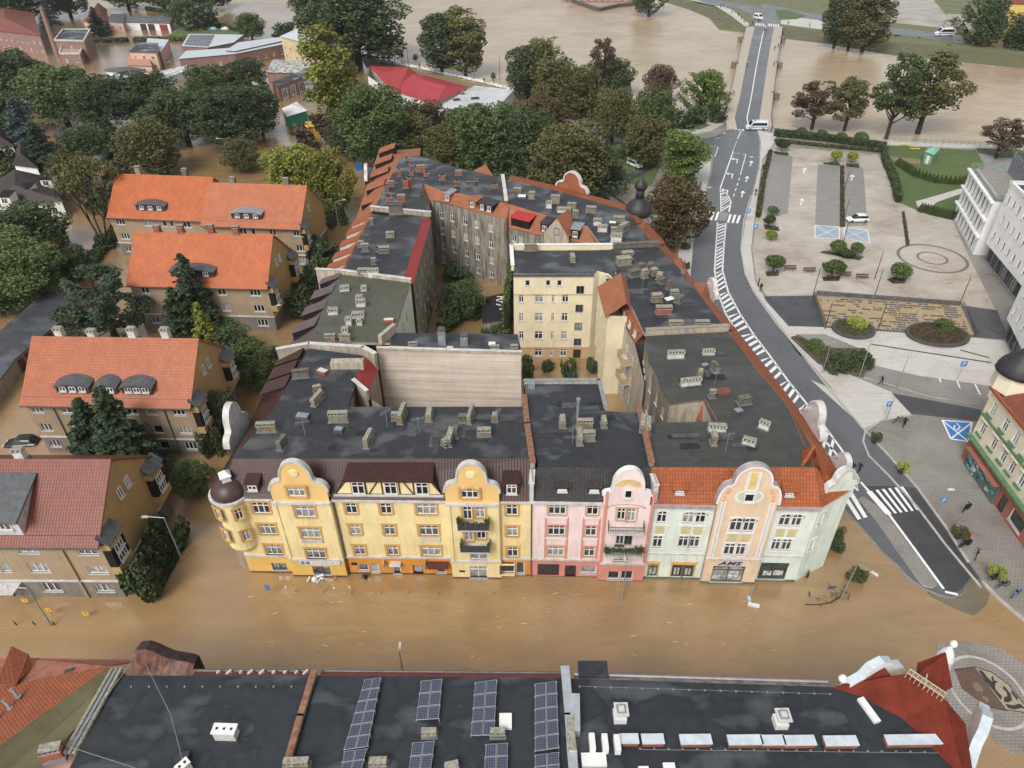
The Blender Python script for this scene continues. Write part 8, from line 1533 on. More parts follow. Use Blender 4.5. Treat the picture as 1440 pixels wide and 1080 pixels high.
plantbed(g([(1112, 476), (1122, 474), (1142, 484), (1172, 492), (1215, 492), (1224, 505), (1214, 531), (1180, 525), (1150, 512)]), 'kerbed green bed with clipped balls beside the road', 'olive', .3, 22, flat('bed_edge', (.1, .085, .075), .8), .2)
for x, y, rx, ry, lf, lb in ((1200, 463, 3.4, 3.0, 'dark', 'round kerbed bed with the lime ball'), (1318, 471, 4.9, 3.6, 'rust', 'larger round kerbed bed with reddish plants')): c = G(x, y, .2); plantbed([(c.x+math.cos(2*math.pi*k/28)*rx, c.y+math.sin(2*math.pi*k/28)*ry) for k in range(28)], lb, lf, .3, 24, flat('dark_bed_kerb', (.075, .07, .075), .7), .2, kw=.5)
for i, (pts, lb, lf) in enumerate((([(1155, 229), (1178, 228), (1182, 233), (1160, 231)], 'narrow dark bed at the head of the car park, left', 'dark'), ([(1190, 230), (1207, 231), (1209, 236), (1190, 234)], 'narrow dark bed at the head of the car park, right', 'dark'), ([(1181, 233), (1187, 233), (1188, 319), (1181, 319)], 'long reddish strip bed down the middle of the car park', 'rust'), ([(1152, 355), (1160, 353), (1214, 362), (1208, 366)], 'dark pointed bed under the pair of topiaries', 'dark'), ([(1074, 316), (1094, 320), (1096, 325), (1076, 322)], 'small dark bed beside the left bays', 'dark'), ([(1076, 382), (1096, 382), (1094, 388), (1078, 388)], 'small bed under the lower left topiary', 'brown'), ([(1156, 389), (1182, 389), (1180, 395), (1158, 395)], 'small bed under the largest topiary', 'brown'), ([(1247, 393), (1262, 389), (1274, 392), (1272, 398), (1256, 399)], 'oval bed under the topiary near the rings', 'brown'), ([(1268, 298), (1272, 298), (1279, 344), (1274, 346)], 'ragged narrow planting between paving fields', 'dark'), ([(1087, 213), (1108, 215), (1109, 219), (1090, 217)], 'small dark bed below the top left topiary', 'dark'))):
 plantbed(g(pts), lb, lf, .3, 24, None, .1, size=.14)
# ---------------------------------------------------------------- vehicles
def car_mesh(t, L, W_, H, prof_body, prof_cab, body, wheels, wr, glass=GL[3], extra=None):
 x0 = -L/2
 def extr(prof, w0, w1, m, nm, mats, inset=0):
  mb = MB(); n = len(prof); a = [(x0+p[0]*L, -w0/2 if p[2] == 0 else -w1/2, p[1]*H) for p in prof]; b = [(p[0], -p[1], p[2]) for p in a]
  for i in range(n): j = (i+1) % n; mb.face([a[i], b[i], b[j], a[j]][::-1], m[i] if isinstance(m, list) else m)
  mb.face(a[::-1], 0 if not isinstance(m, list) else 1); mb.face(b, 0 if not isinstance(m, list) else 1)
  o = mb.build(nm, mats, None); o.parent = t; return o
 return extr
def loft(sections, mats, name, t, cap=True):
 """sections along x: list of (x, [(y,z)...]) rings"""
 mb = MB(); n = len(sections[0][1]); 
 for x, ring in sections: mb.v += [(x, y, z) for y, z in ring]
 for i in range(len(sections)-1):
  for k in range(n): l = (k+1) % n; mb.f.append((i*n+k, i*n+l, (i+1)*n+l, (i+1)*n+k)); mb.m.append(0)
 mb.f.append(tuple(range(n))[::-1]); mb.m.append(0); s = (len(sections)-1)*n; mb.f.append(tuple(s+k for k in range(n))); mb.m.append(0)
 o = mb.build(name, mats, None, smooth=False); o.parent = t; return o
def ring(w, z0, z1, r=.12): return [(-w, z0+r), (-w+r*.6, z0), (w-r*.6, z0), (w, z0+r), (w, z1-r), (w-r, z1), (-w+r, z1), (-w, z1-r)]
def vehicle(name, label, cat, p, ang, L, W_, H, kind, paint, group=None, sink=0, stripe=None):
 t = thing(name, label, cat, (p.x, p.y, p.z-sink), group, rz=ang); w = W_/2; hb = H*(.58 if kind == 'car' else .5); z0 = .25
 if kind == 'car':
  sec = [(-L/2, ring(w*.8, z0+.1, hb*.8)), (-L/2+.15, ring(w*.93, z0, hb*.95)), (-L*.3, ring(w, z0, hb)), (L*.15, ring(w, z0, hb)), (L*.35, ring(w*.97, z0, hb*.9)), (L/2-.15, ring(w*.9, z0, hb*.75)), (L/2, ring(w*.75, z0+.1, hb*.6))]
  cab = [(-L*.44, ring(w*.82, hb*.9, hb+.03)), (-L*.34, ring(w*.80, hb*.9, H*.97)), (-L*.1, ring(w*.78, hb*.9, H)), (L*.06, ring(w*.78, hb*.9, H*.97)), (L*.26, ring(w*.84, hb*.88, hb+.02))]
  roof = [(-L*.33, ring(w*.76, H*.93, H*.985, .02)), (-L*.1, ring(w*.76, H*.95, H+.02, .02)), (L*.06, ring(w*.75, H*.94, H*.985, .02))]
 else:
  sec = [(-L/2, ring(w*.95, z0, H*.9)), (-L/2+.1, ring(w, z0, H*.97)), (L*.16, ring(w, z0, H)), (L*.24, ring(w, z0, H*.93)), (L*.36, ring(w*.98, z0, H*.52)), (L/2-.1, ring(w*.93, z0, H*.42)), (L/2, ring(w*.8, z0+.1, H*.34))]
  cab = [(-L*.44, ring(w*1.012, H*.52, H*.82, .03)), (L*.18, ring(w*1.012, H*.52, H*.84, .03)), (L*.30, ring(w*1.0, H*.52, H*.62, .03))]; roof = None
 bd = loft(sec, [paint], 'body', t); loft(cab, [GL[3]], 'windows', t)
 if roof: loft(roof, [paint], 'roof', t)
 if kind != 'car':
  mb = MB(); mb.face([(L*.235, -w*.85, H*.93), (L*.235, w*.85, H*.93), (L*.355, w*.88, H*.56), (L*.355, -w*.88, H*.56)]); o = mb.build('windscreen', GL[3], None); o.parent = t; o.location = (.03, 0, .03)
 for sx in (-.31, .32):
  for sy in (-1, 1):
   mb = MB(); mb.tube((sx*L, sy*(w-.2), .33), (sx*L, sy*(w+.02), .33), .33, n=14, m=0); mb.tube((sx*L, sy*(w+.02), .33), (sx*L, sy*(w+.03), .33), .18, n=10, m=1); o = mb.build('wheel', [BLACK, STEEL], None); o.parent = t
 for sy in (-1, 1):
  mb = MB(); mb.box(L/2-.12, sy*w*.6-.16, hb*.58, L/2-.0, sy*w*.6+.16, hb*.72); o = mb.build('headlight', flat('lamp_glass', (.7, .7, .68), .2), None); o.parent = t
  mb = MB(); mb.box(-L/2-.02, sy*w*.75-.1, hb*.62, -L/2+.1, sy*w*.75+.1, hb*.85); o = mb.build('tail_light', flat('tail_red', (.35, .02, .02), .3), None); o.parent = t
 if stripe:
  for sy in (-1, 1): mb = MB(); mb.box(-L*.48, sy*(w+.012)-.005, H*.3, L*.42, sy*(w+.012)+.005, H*.42); o = mb.build('side_stripe', stripe, None); o.parent = t
  mb = MB(); mb.box(L*.1, -w*.6, H+.02, L*.16, w*.6, H+.16); o = mb.build('light_bar', BLUE, None); o.parent = t
 return t
WP = flat('white_car_paint', (.74, .75, .76), .25, var=.03)
vehicle('parked_car', 'white hatchback parked alone in the car park', 'car', G(1205, 311, .06), .02+math.pi, 4.6, 1.85, 1.5, 'car', WP); vehicle('flooded_car', 'black hatchback standing in brown flood water beside the dun house', 'car', G(31, 623, 0), .05+math.pi, 4.4, 1.8, 1.5, 'car', flat('black_car_paint', (.02, .022, .026), .2), sink=.5)
vehicle('police_van', 'white police van with blue stripe parked across the road at the bridge', 'van', G(1063, 182, .07), math.pi-.04, 5.9, 2.0, 2.5, 'van', flat('silver_paint', (.62, .65, .67), .3), stripe=flat('stripe_blue', (.15, .35, .5), .4)); vehicle('parked_van', 'white van parked on the grass under the park trees', 'van', G(893, 234, .17), -1.0, 4.4, 1.8, 1.9, 'van', WP)
vehicle('lorry', 'blue and white van driving on the far bank road', 'van', G(1327, 50, 1.85), math.pi, 7.5, 2.3, 3.0, 'van', WP, stripe=flat('van_blue', (.05, .12, .5), .4)); vehicle('parked_car', 'small white car standing in the flooded yard', 'car', G(235, 87, 0), 1.2, 4.2, 1.7, 1.45, 'car', WP, sink=.4); vehicle('parked_van', 'white van at the far end of the bridge', 'van', G(1066, 27, 1.85), -1.3, 5.5, 2.0, 2.4, 'van', WP)
t = thing('caravan', 'pale caravan parked on the lawn by the river', 'caravan', tuple(G(269, 41, .25))); c = G(269, 40, .25); mb = MB(); mb.obox(c, .2, 2.6, 1.2, .7, 2.9, taper=.92); mb.build('body', DWHITE, t); mb = MB(); mb.obox(c, .2, 1.2, 1.21, 1.6, 2.2); mb.build('window', GL[0], t)
for x, y, m, lb in ((278, 42, (.55, .35, .05), 'yellow covered heap on the lawn by the river'), (286, 39, (.6, .55, .35), 'pale heap beside the yellow one'), (298, 41, (.2, .4, .6), 'blue and white boat on the lawn'), (318, 41, (.5, .5, .52), 'grey trailer at the right end of the lawn')):
 c = G(x, y, .25); rng = random.Random(x); mb = MB(); mb.lathe((c.x, c.y, .25), [(2.6, 0), (2.3, .5), (1.5, .9), (.5, 1.1)], 9, 0, 1, .5); tag(mb.build('covered_heap' if x < 290 else ('small_boat' if x < 300 else 'trailer'), flat('heap_%d' % x, m, .6, var=.5, scale=1)), lb, 'heap' if x < 290 else ('boat' if x < 300 else 'trailer'))
# ---------------------------------------------------------------- people
def person_proto(pose):
 V = dict(pelvis=((0, 0, .95), .15), waist=((0, 0, 1.1), .135), chest=((0, -.01, 1.35), .17), neck=((0, 0, 1.52), .06), head=((0, .02, 1.66), .10), crown=((0, .01, 1.74), .085))
 st = {'stand': (.0, .0, .05), 'walk': (.28, -.28, .28), 'wade': (.12, -.12, .2)}[pose]
 for s, k in ((-1, 0), (1, 1)):
  f = st[k]; V.update({f'hip{s}': ((s*.1, 0, .9), .105), f'knee{s}': ((s*.11, f*.55+.02, .5), .075), f'ank{s}': ((s*.11, f-.03, .09), .05), f'toe{s}': ((s*.12, f+.15, .04), .045),
                 f'sh{s}': ((s*.19, 0, 1.44), .07), f'elb{s}': ((s*.25, -f*.5-.02, 1.16), .05), f'wr{s}': ((s*.25, -f+.08, .93), .035), f'hand{s}': ((s*.25, -f+.12, .84), .04)})
 E_ = [('pelvis', 'waist'), ('waist', 'chest'), ('chest', 'neck'), ('neck', 'head'), ('head', 'crown')]
 for s in (-1, 1): E_ += [('pelvis', f'hip{s}'), (f'hip{s}', f'knee{s}'), (f'knee{s}', f'ank{s}'), (f'ank{s}', f'toe{s}'), ('chest', f'sh{s}'), (f'sh{s}', f'elb{s}'), (f'elb{s}', f'wr{s}'), (f'wr{s}', f'hand{s}')]
 ks = list(V); me = bpy.data.meshes.new('tmp'); me.from_pydata([V[k][0] for k in ks], [(ks.index(a), ks.index(b)) for a, b in E_], []); o = bpy.data.objects.new('tmp', me); C.objects.link(o)
 o.modifiers.new('s', 'SKIN'); 
 for i, k in enumerate(ks): r = V[k][1]; me.skin_vertices[0].data[i].radius = (r*(1.15 if k in ('chest', 'waist') else 1), r*(.8 if k in ('chest', 'waist') else 1))
 me.skin_vertices[0].data[0].use_root = True; o.modifiers.new('b', 'SUBSURF').levels = 1
 dg = bpy.context.evaluated_depsgraph_get(); m2 = bpy.data.meshes.new_from_object(o.evaluated_get(dg)); bpy.data.objects.remove(o); m2.name = 'person'
 m2.materials.clear(); [m2.materials.append(BLACK) for _ in range(4)]
 for p in m2.polygons:
  c = p.center; z = c.z; hand = abs(c.x) > .2 and z < .92
  p.material_index = 0 if (z > 1.53 and not (z > 1.70 or (c.y < 0 and z > 1.6))) or hand else (3 if z > 1.53 else (1 if z > .95 or abs(c.x) > .2 else 2)); p.use_smooth = True
 return m2
PP = {k: person_proto(k) for k in ('stand', 'walk', 'wade')}
SKIN = flat('skin', (.45, .28, .2), .6); CL = dict(black=flat('black_cloth', (.012, .012, .014), .9), navy=flat('navy_cloth', (.02, .025, .05), .9), grey=flat('grey_cloth', (.1, .1, .11), .9), red=flat('red_cloth', (.45, .03, .02), .8), jeans=flat('jeans', (.05, .07, .12), .9), beige=flat('beige_cloth', (.3, .25, .18), .9), white=flat('white_cloth', (.6, .6, .6), .8), orange=flat('orange_cloth', (.6, .15, .02), .8)); HAIR = flat('hair', (.02, .014, .01), .8)
def person(x, y, pose, top, leg, label, rz=0., z=.2, group=None, sink=0, pos=None):
 p = pos or G(x, y, z); o = bpy.data.objects.new('person', PP[pose]); C.objects.link(o); o.location = (p.x, p.y, p.z-sink); o.rotation_euler.z = rz; tag(o, label, 'person', group)
 for i, m in enumerate((SKIN, CL[top], CL[leg], HAIR)): o.material_slots[i].link = 'OBJECT'; o.material_slots[i].material = m
 return o
for a in ((1270, 600, 'walk', 'black', 'black', 'person in black walking on the cobbles near the blue parking sign', 2.2), (1238, 541, 'walk', 'black', 'jeans', 'person in black walking on the pavement below the clipped bed', 1.0), (1197, 664, 'walk', 'black', 'grey', 'person in dark coat walking on the road, left of the pair', 1.8, .07), (1207, 664, 'walk', 'navy', 'black', 'person in navy jacket walking on the road, right of the pair', 1.8, .07), (1069, 410, 'stand', 'black', 'jeans', 'person in black standing by the kerb opposite the asphalt court', 0), (1066, 402, 'stand', 'navy', 'black', 'person in navy beside the kerb, farther of the pair', 1), (978, 264, 'stand', 'black', 'black', 'person in black on the left pavement, left of the pair', 0), (984, 265, 'stand', 'grey', 'black', 'person in grey on the left pavement, right of the pair', 0), (1072, 240, 'walk', 'black', 'jeans', 'person in black on the right pavement beside the hedge', 1), (1074, 239, 'walk', 'navy', 'grey', 'second person beside the hedge on the right pavement', 1), (1062, 275, 'walk', 'black', 'black', 'person in black on the right pavement near the parking bays', 2), (1068, 273, 'stand', 'grey', 'jeans', 'person in grey on the right pavement near the parking bays', 2), (1084, 185, 'stand', 'black', 'black', 'person in dark clothes behind the police van', 1), (1359, 764, 'stand', 'red', 'beige', 'person in red jacket beside the planter and bicycles', 1)):
 person(a[0], a[1], a[2], a[3], a[4], a[5], a[6], a[7] if len(a) > 7 else .19)
for x, y, tp, lb in ((1050, 95, 'black', 'person in black walking along the left side of the bridge'), (1088, 93, 'black', 'person in black on the right pavement of the bridge'), (1089, 71, 'navy', 'person in navy leaning to the railing on the far half of the bridge'), (1094, 67, 'black', 'person at the right railing near the far end of the bridge'), (1074, 45, 'black', 'person walking in the middle of the far bridge end'), (1077, 46, 'grey', 'second person walking in the middle of the far bridge end'), (1031, 135, 'black', 'person standing on the left bridge pavement near the pier head'), (1021, 157, 'black', 'person at the near left corner of the bridge')): person(x, y, 'walk', tp, 'black', lb, x, bz(y)+.17)
for i, (x, y) in enumerate(((1013, 11), (1017, 10), (1029, 19), (1038, 23), (1042, 28), (1045, 31), (1047, 32), (1058, 35), (1066, 31), (1068, 31), (1108, 35), (1138, 38))): person(x, y, 'stand', ('black', 'navy', 'grey')[i % 3], 'black', 'onlooker standing on the far bank path above the river', i*.9, 1.85, 'onlookers on the far bank')
for i, (x, y) in enumerate(((537, 92), (552, 93), (548, 88), (681, 117), (590, 95), (1013, 12))[:5]): person(x, y, 'stand', 'black', 'black', 'onlooker standing by the sandbag wall along the river', i, .6, 'onlookers at the sandbag wall')
person(514, 814, 'wade', 'black', 'black', 'person in black wading in front of the orange ground floor', 3, 0, sink=.75); person(1135, 812, 'wade', 'navy', 'black', 'person in dark clothes wading at the mint house corner', 1, 0, sink=.6)
# ---------------------------------------------------------------- street furniture
def lamp(bx, by, h, ang, label, arm=1.6, z=.1, double=False, tilt=0, head=True, group=None, m=None, r=.07):
 p = G(bx, by, z); t = thing('street_lamp', label, 'street lamp', tuple(p), group); mb = MB(); top = p+Vector((tilt*h, 0, h)); mb.tube(p-Vector((0, 0, .4)), top, r*1.4, r*.8, 8); mb.build('pole', m or STEEL, t)
 if head:
  d = Vector((math.cos(ang), math.sin(ang), .12)); e = top+d*arm; mb = MB(); mb.tube(top, e, r*.7, n=6); mb.build('arm', m or STEEL, t); mb = MB(); mb.obox(e+Vector((d.x*.3, d.y*.3, 0)), ang, .38, .14, e.z-.05, e.z+.09, taper=.7); mb.build('lamp_head', DWHITE, t)
 return t
lamp(257, 789, 6.9, 3.14, 'street lamp with bent arm standing in the flood beside the nearest house', 1.7, 0); lamp(72, 880, 6.0, math.pi, 'street lamp in the flood in front of the nearest house', 1.8, 0); lamp(875, 842, 5.0, math.pi/2, 'street lamp standing in the flood before the pink house', .8, 0)
t = lamp(572, 975, HT(572, 975, 916), math.pi/2, 'street lamp whose white head rises just beyond the near solar roof', .3, 0)
lamp(477, 322, 6.0, .3, 'street lamp beside the yellow green trees', 1.6, 0); lamp(322, 228, 6, math.pi, 'street lamp behind the double orange roof', 1.2, 0); lamp(1338, 745, 6.2, math.pi, 'tall street lamp on the cobbled pavement before the red shop', 2.0, .2); lamp(388, 470, 5, .4, 'street lamp in the lane beside the mossy house', 1.2, 0)
t = lamp(1182, 842, 5.5, -.9, 'leaning street lamp rising from the water at the right of the mint house', 1.4, 0, tilt=.05)
lamp(981, 303, 6, .1, 'street lamp on the left pavement above the zebra crossing', 1.4, .2); lamp(1003, 222, 6, .1, 'street lamp at the junction corner', 1.6, .2); lamp(1061, 257, 6, math.pi, 'street lamp beside the right turn arrows', 1.6, .2)
for bx, by, h, lb in ((1143, 417, 5.5, 'dark post at the left end of the mosaic square wall'), (1229, 419, 5.5, 'dark post in the middle of the mosaic square wall'), (1349, 429, 5.5, 'dark post at the right end of the mosaic square wall'), (1230, 392, 5.5, 'dark post standing in the lower car park'), (1186, 340, 5.0, 'dark post beside the blue bays'), (1186, 311, 5.0, 'dark post next to the white car'), (1187, 270, 5.0, 'dark post in the middle bed of the car park'), (1160, 462, 5, 'dark post left of the round bed'), (1234, 465, 5, 'dark post below the mosaic square')): lamp(bx, by, h, 0, lb, head=False, m=DSTEEL, group='dark slender posts of the square', r=.06)
for bx, by, h, lb in ((1156, 525, 6.5, 'pale flagpole at the left of the kerbed bed'), (1208, 530, 6.5, 'pale flagpole at the right of the kerbed bed'), (1261, 545, 5.5, 'pale flagpole beside the raised crossing'), (1246, 590, 4.0, 'slim pole with blue sign at the cobbled corner')): lamp(bx, by, h, 0, lb, head=False, m=ZINC, r=.05)
def sign(bx, by, h, w_, hh, mats, label, z=.1, ang=0, mark='P', pos=None):
 p = pos or G(bx, by, z); t = thing('road_sign', label, 'sign', tuple(p)); mb = MB(); mb.tube(p-Vector((0, 0, .5)), p+Vector((0, 0, h)), .035, n=6); mb.build('post', ZINC, t); mb = MB(); a = Vector((math.cos(ang), math.sin(ang))); A = Vector((p.x, p.y))-a*w_/2; B = A+a*w_
 strip(mb, A, B, 0, w_, p.z+h-hh, p.z+h, .04, .07, 0)
 if mark == 'P': 
  for u0, u1, z0, z1 in ((.3, .42, .15, .85), (.42, .7, .73, .85), (.42, .7, .43, .55), (.62, .74, .5, .8)): strip(mb, A, B, w_*u0, w_*u1, p.z+h-hh+hh*z0, p.z+h-hh+hh*z1, .071, .076, 1)
 elif mark == '7': 
  for u0, u1, z0, z1 in ((.25, .75, .7, .82), (.55, .68, .2, .7)): strip(mb, A, B, w_*u0, w_*u1, p.z+h-hh+hh*z0, p.z+h-hh+hh*z1, .071, .076, 1)
 mb.build('sign_plate', mats, t); return t
BS = flat('sign_blue_face', (.03, .2, .6), .4); YS = flat('sign_yellow', (.75, .38, .02), .5)
sign(1346, 533, 3.2, .9, .9, [BS, WHITE], 'blue parking sign at the parking strip by the light paving'); sign(1244, 585, 2.6, .7, .9, [BS, WHITE], 'blue parking sign at the cobbled corner', z=.2); sign(1318, 722, 2.6, .7, .7, [BS, WHITE], 'blue sign on the cobbled pavement by the zebra crossing', z=.2); sign(1050, 310, 2.6, .9, .9, [BS, WHITE], 'blue sign on the right pavement at the upper zebra crossing', z=.2); sign(1060, 332, 2.6, .9, .9, [BS, WHITE], 'second blue sign on the right pavement, nearer than the first', z=.2)
sign(380, 838, 1.9, .5, .9, [flat('sign_blue_small', (.08, .2, .45), .5), YS], 'small blue and yellow sign in the water before the yellow house', z=0, mark=''); sign(124, 868, 1.0, .6, .6, [YS, BLACK], 'yellow sign standing in the flood before the nearest house', z=0, mark='7'); sign(74, 866, 1.3, .55, .5, [YS, BLACK], 'orange sign on the flooded pole', z=0, mark='7'); sign(39, 850, 1.0, .6, .5, [YS, BLACK], 'round yellow sign beside the flooded lamp', z=0, mark='7'); sign(233, 722, 1.0, .6, .5, [YS, BLACK], 'yellow plate beside the bush under the lamp', z=0, mark=''); sign(350, 790, 2.2, .6, .6, [flat('sign_purple', (.15, .08, .4), .5), BLACK], 'small violet sign at the turret corner', z=0, mark='')
for i, (x, y) in enumerate(((417, 833), (455, 834), (494, 834), (536, 835), (574, 835), (616, 836), (655, 836), (694, 836))):
 p = G(x, y); t = thing('bollard', 'rusty bollard top sticking out of the flood before the yellow house', 'bollard', tuple(p), 'bollards before the yellow house'); mb = MB(); mb.tube(p-Vector((0, 0, .4)), p+Vector((.05*(i % 3-1), 0, .55)), .055, n=6); mb.build('post', flat('yellowish_post', (.42, .28, .13), .7), t); mb = MB(); q_ = p+Vector((.05*(i % 3-1), 0, .5)); mb.tube(q_-Vector((.12, 0, 0)), q_+Vector((.12, 0, 0)), .04, n=5); mb.build('cap', flat('yellowish_post', (.42, .28, .13), .7), t)
for i, (x, y) in enumerate(((24, 879), (50, 879), (78, 879))): p = G(x, y); t = thing('bollard', 'dark bollard of the chain row before the nearest house', 'bollard', tuple(p), 'dark bollards'); mb = MB(); mb.tube(p-Vector((0, 0, .4)), p+Vector((-.1, 0, .6)), .06, n=6); mb.build('post', flat('dark_brown_post', (.05, .03, .02), .8), t)
# railings of the mosaic square, wall, benches, kiosk
mb = MB(); a, b = G(1148, 414, .05), G(1350, 429, .05); mb.obox((a+b)/2, math.atan2(b.y-a.y, b.x-a.x), (b-a).length/2, .25, 0, .7); tag(mb.build('low_wall', flat('dark_wall_stone', (.1, .095, .09), .8, var=.4)), 'low dark stone wall behind the mosaic square', 'wall')
for a, b, lb in (((1144, 418), (1160, 460), 'dark railing on the left side of the mosaic square'), ((1352, 431), (1371, 473), 'dark railing on the right side of the mosaic square'), ((1160, 461), (1370, 474), 'low dark rail at the front of the mosaic square')):
 p, q_ = G(*a, .06), G(*b, .06); L = (q_-p).length; t = thing('railing', lb, 'railing', tuple(p)); mb = MB(); hgt = .35 if 'low' in lb else 1.05
 for zz in (hgt, hgt*.5): mb.tube(p+Vector((0, 0, zz)), q_+Vector((0, 0, zz)), .04, n=4)
 mb.build('rail', DSTEEL, t); mb = MB(); n = int(L/.5)
 for k in range(n+1): r = p.lerp(q_, k/n); mb.tube(r, r+Vector((0, 0, hgt)), .035, n=4)
 tag(mb.build('balusters', DSTEEL, t), None, None)
for x, y, lb in ((1111, 380, 'bench leftmost in the row at the car park edge'), (1138, 383, 'bench second from left in the row'), (1188, 389, 'bench third from left in the row'), (1212, 392, 'bench rightmost in the row')):
 p = G(x, y, .06); t = thing('bench', lb, 'bench', tuple(p), 'benches at the car park edge'); mb = MB(); mb.obox(p, -.05, 1.1, .28, .46, .56); mb.build('seat', flat('bench_wood', (.12, .08, .055), .7), t); mb = MB(); mb.obox(p+Vector((0, .3, 0)), -.05, 1.1, .04, .65, .95); mb.build('backrest', flat('bench_wood', (.12, .08, .055), .7), t)
 for s in (-.8, .8): mb = MB(); mb.obox(p+Vector((s, 0, 0)), -.05, .1, .25, .05, .46); mb.build('leg', flat('bench_concrete', (.3, .29, .27), .8), t)
kp = thing('kiosk', 'small green kiosk on the lawn by the river', 'kiosk', tuple(G(1305, 230, .15))); P = [G(x, y, .15) for x, y in ((1297, 228), (1308, 232), (1315, 224), (1304, 220))]; mb = MB(); mb.prism([tuple(p[:2]) for p in P], .1, 2.8); mb.build('wall', flat('green_boards', (.16, .32, .2), .7), kp); c = sum(P, Vector())/4; Po = [Vector((*p, 2.8)) for p in offpoly([tuple(p[:2]) for p in P], .25)]; slope_roof(kp, [[Po[i], Po[(i+1) % 4], Vector((c.x, c.y, 3.7))] for i in range(4)], flat('green_sheet', (.22, .42, .3), .5), name='roof')
mb = MB(); a, b = P[0], P[1]; m_ = (a+b)/2; mb.obox(m_+Vector((0, -.05, 0)), math.atan2(b.y-a.y, b.x-a.x), .4, .03, .15, 2.1); mb.build('door', WHITE, kp)
for x, y, lb in ((1271, 206, 'yellow spring rider on the lawn, left'), (1286, 212, 'yellow seesaw on the lawn, right')): c = G(x, y, .15); t = thing('play_equipment', lb, 'play equipment', tuple(c)); mb = MB(); mb.tube(c+Vector((-1.3, 0, .6)), c+Vector((1.3, .2, .5)), .14, n=6); mb.build('beam', flat('play_yellow', (.7, .5, .04), .5), t); mb = MB(); mb.tube(c, c+Vector((0, 0, .6)), .12, n=6); mb.build('spring', STEEL, t)
for x, y, lb in ((505, 238, 'blue bin under the trees, left of the two'), (519, 246, 'blue bin under the trees, right of the two')): p = G(x, y); t = thing('waste_container', lb, 'bin', tuple(p), 'blue bins'); mb = MB(); mb.obox(p, .3, .75, .65, -.1, 1.4, taper=1.08); mb.build('body', flat('bin_blue', (.03, .14, .35), .5), t); mb = MB(); mb.obox(p, .3, .85, .75, 1.4, 1.55); mb.build('lid', flat('bin_blue', (.03, .14, .35), .5), t)
# planters with plants on the cobbles, bicycles, motorbikes, debris
for x, y, w_, lf, lb in ((1229, 622, 17, 'olive', 'potted plant on the cobbled corner near the zebra'), (1266, 664, 18, 'lime', 'potted plant in the middle of the cobbled kerb'), (1345, 756, 21, 'olive', 'potted plant beside the bicycles'), (1396, 812, 22, 'lime', 'potted plant nearest the lower right corner')):
 p = G(x, y, .2); t = thing('potted_plant', lb, 'planter', tuple(p), 'potted plants along the kerb'); mb = MB(); mb.lathe(tuple(p), [(.3, 0), (.42, .6), (.4, .62)], 12); mb.build('pot', DSTEEL, t); pr = PROTO['bush'][0]; W_ = w_*62/FPX*1.25
 o = bpy.data.objects.new('crown', pr['crown']); link(o, t); o.location.z = .5; o.scale = (W_/pr['w'], W_/pr['w'], 1.1/pr['h']); o.material_slots[0].link = 'OBJECT'; o.material_slots[0].material = LM[lf]
def cycle(x, y, ang, label, motor=False, frame=None):
 p = G(x, y, .2); t = thing('motorcycle' if motor else 'bicycle', label, 'motorcycle' if motor else 'bicycle', tuple(p), rz=ang); r = .33; wb = .55
 for s in (-1, 1):
  mb = MB(); k = 14
  for i in range(k):
   a, b = 2*math.pi*i/k, 2*math.pi*(i+1)/k; mb.tube((s*wb+math.cos(a)*r, 0, r+math.sin(a)*r), (s*wb+math.cos(b)*r, 0, r+math.sin(b)*r), .07 if motor else .03, n=5, cap=False)
  o = mb.build('wheel', BLACK, None); o.parent = t
 mb = MB(); R_ = .07 if motor else .03
 for a, b in (((-wb, 0, r), (-.1, 0, r)), ((-.1, 0, r), (.35, 0, .85)), ((-.1, 0, r), (-.2, 0, .9)), ((-.2, 0, .8), (.35, 0, .85)), ((-wb, 0, r), (-.2, 0, .8)), ((wb, 0, r), (.38, 0, 1.0)), ((.38, -.28, 1.02), (.38, .28, 1.02))): mb.tube(a, b, R_, n=5)
 if motor: mb.box(-.1, -.15, .4, .3, .15, .85)
 o = mb.build('frame', frame or BLACK, None); o.parent = t; mb = MB(); mb.box(-.45 if motor else -.32, -.12, .88, -.05, .12, .96 if not motor else 1.0); o = mb.build('saddle', BLACK, None); o.parent = t
for a in ((1357, 718, .5, 'black motorcycle parked under the tall street lamp', True), (1356, 768, .3, 'dark motorcycle beside the red jacketed person', True), (1372, 783, .9, 'bicycle between the two potted plants'), (1400, 818, -.4, 'bicycle behind the potted plant nearest the corner'), (1408, 826, .2, 'second bicycle behind the nearest potted plant'), (1427, 838, .5, 'bicycle with blue frame nearest the lower right corner', False, BLUE), (906, 225, .4, 'dark motorcycle standing beside the parked van', True), (1262, 594, .2, 'bicycle lying at the cobbled corner')): cycle(*a)
# sandbag wall along the river
rr = random.Random(8); pts = [(508, 78), (530, 86), (560, 91), (600, 99), (640, 108), (680, 117), (722, 128), (760, 140)]; P = [G(*p) for p in pts]; bag = MB(); bag.lathe((0, 0, 0), [(.25, 0), (.62, .12), (.66, .3), (.4, .48)], 8, 0, 1.2, .7); bm_ = bag.mesh('sandbag', flat('sandbag_white', (.6, .59, .56), .8, var=.25)); n = 0
for a, b in zip(P[:-1], P[1:]):
 L = (b-a).length; s = 0
 while s < L:
  p = a.lerp(b, s/L)+Vector((rr.uniform(-.3, .3), rr.uniform(-.3, .3), 0)); o = bpy.data.objects.new('sandbag', bm_); C.objects.link(o); o.location = p; o.rotation_euler.z = rr.random()*6; sc = rr.uniform(.9, 1.6); o.scale = (sc, sc, sc*1.4); tag(o, 'white sandbag in the long barrier along the river', 'sandbag', 'sandbags along the river'); s += rr.uniform(.9, 1.3); n += 1
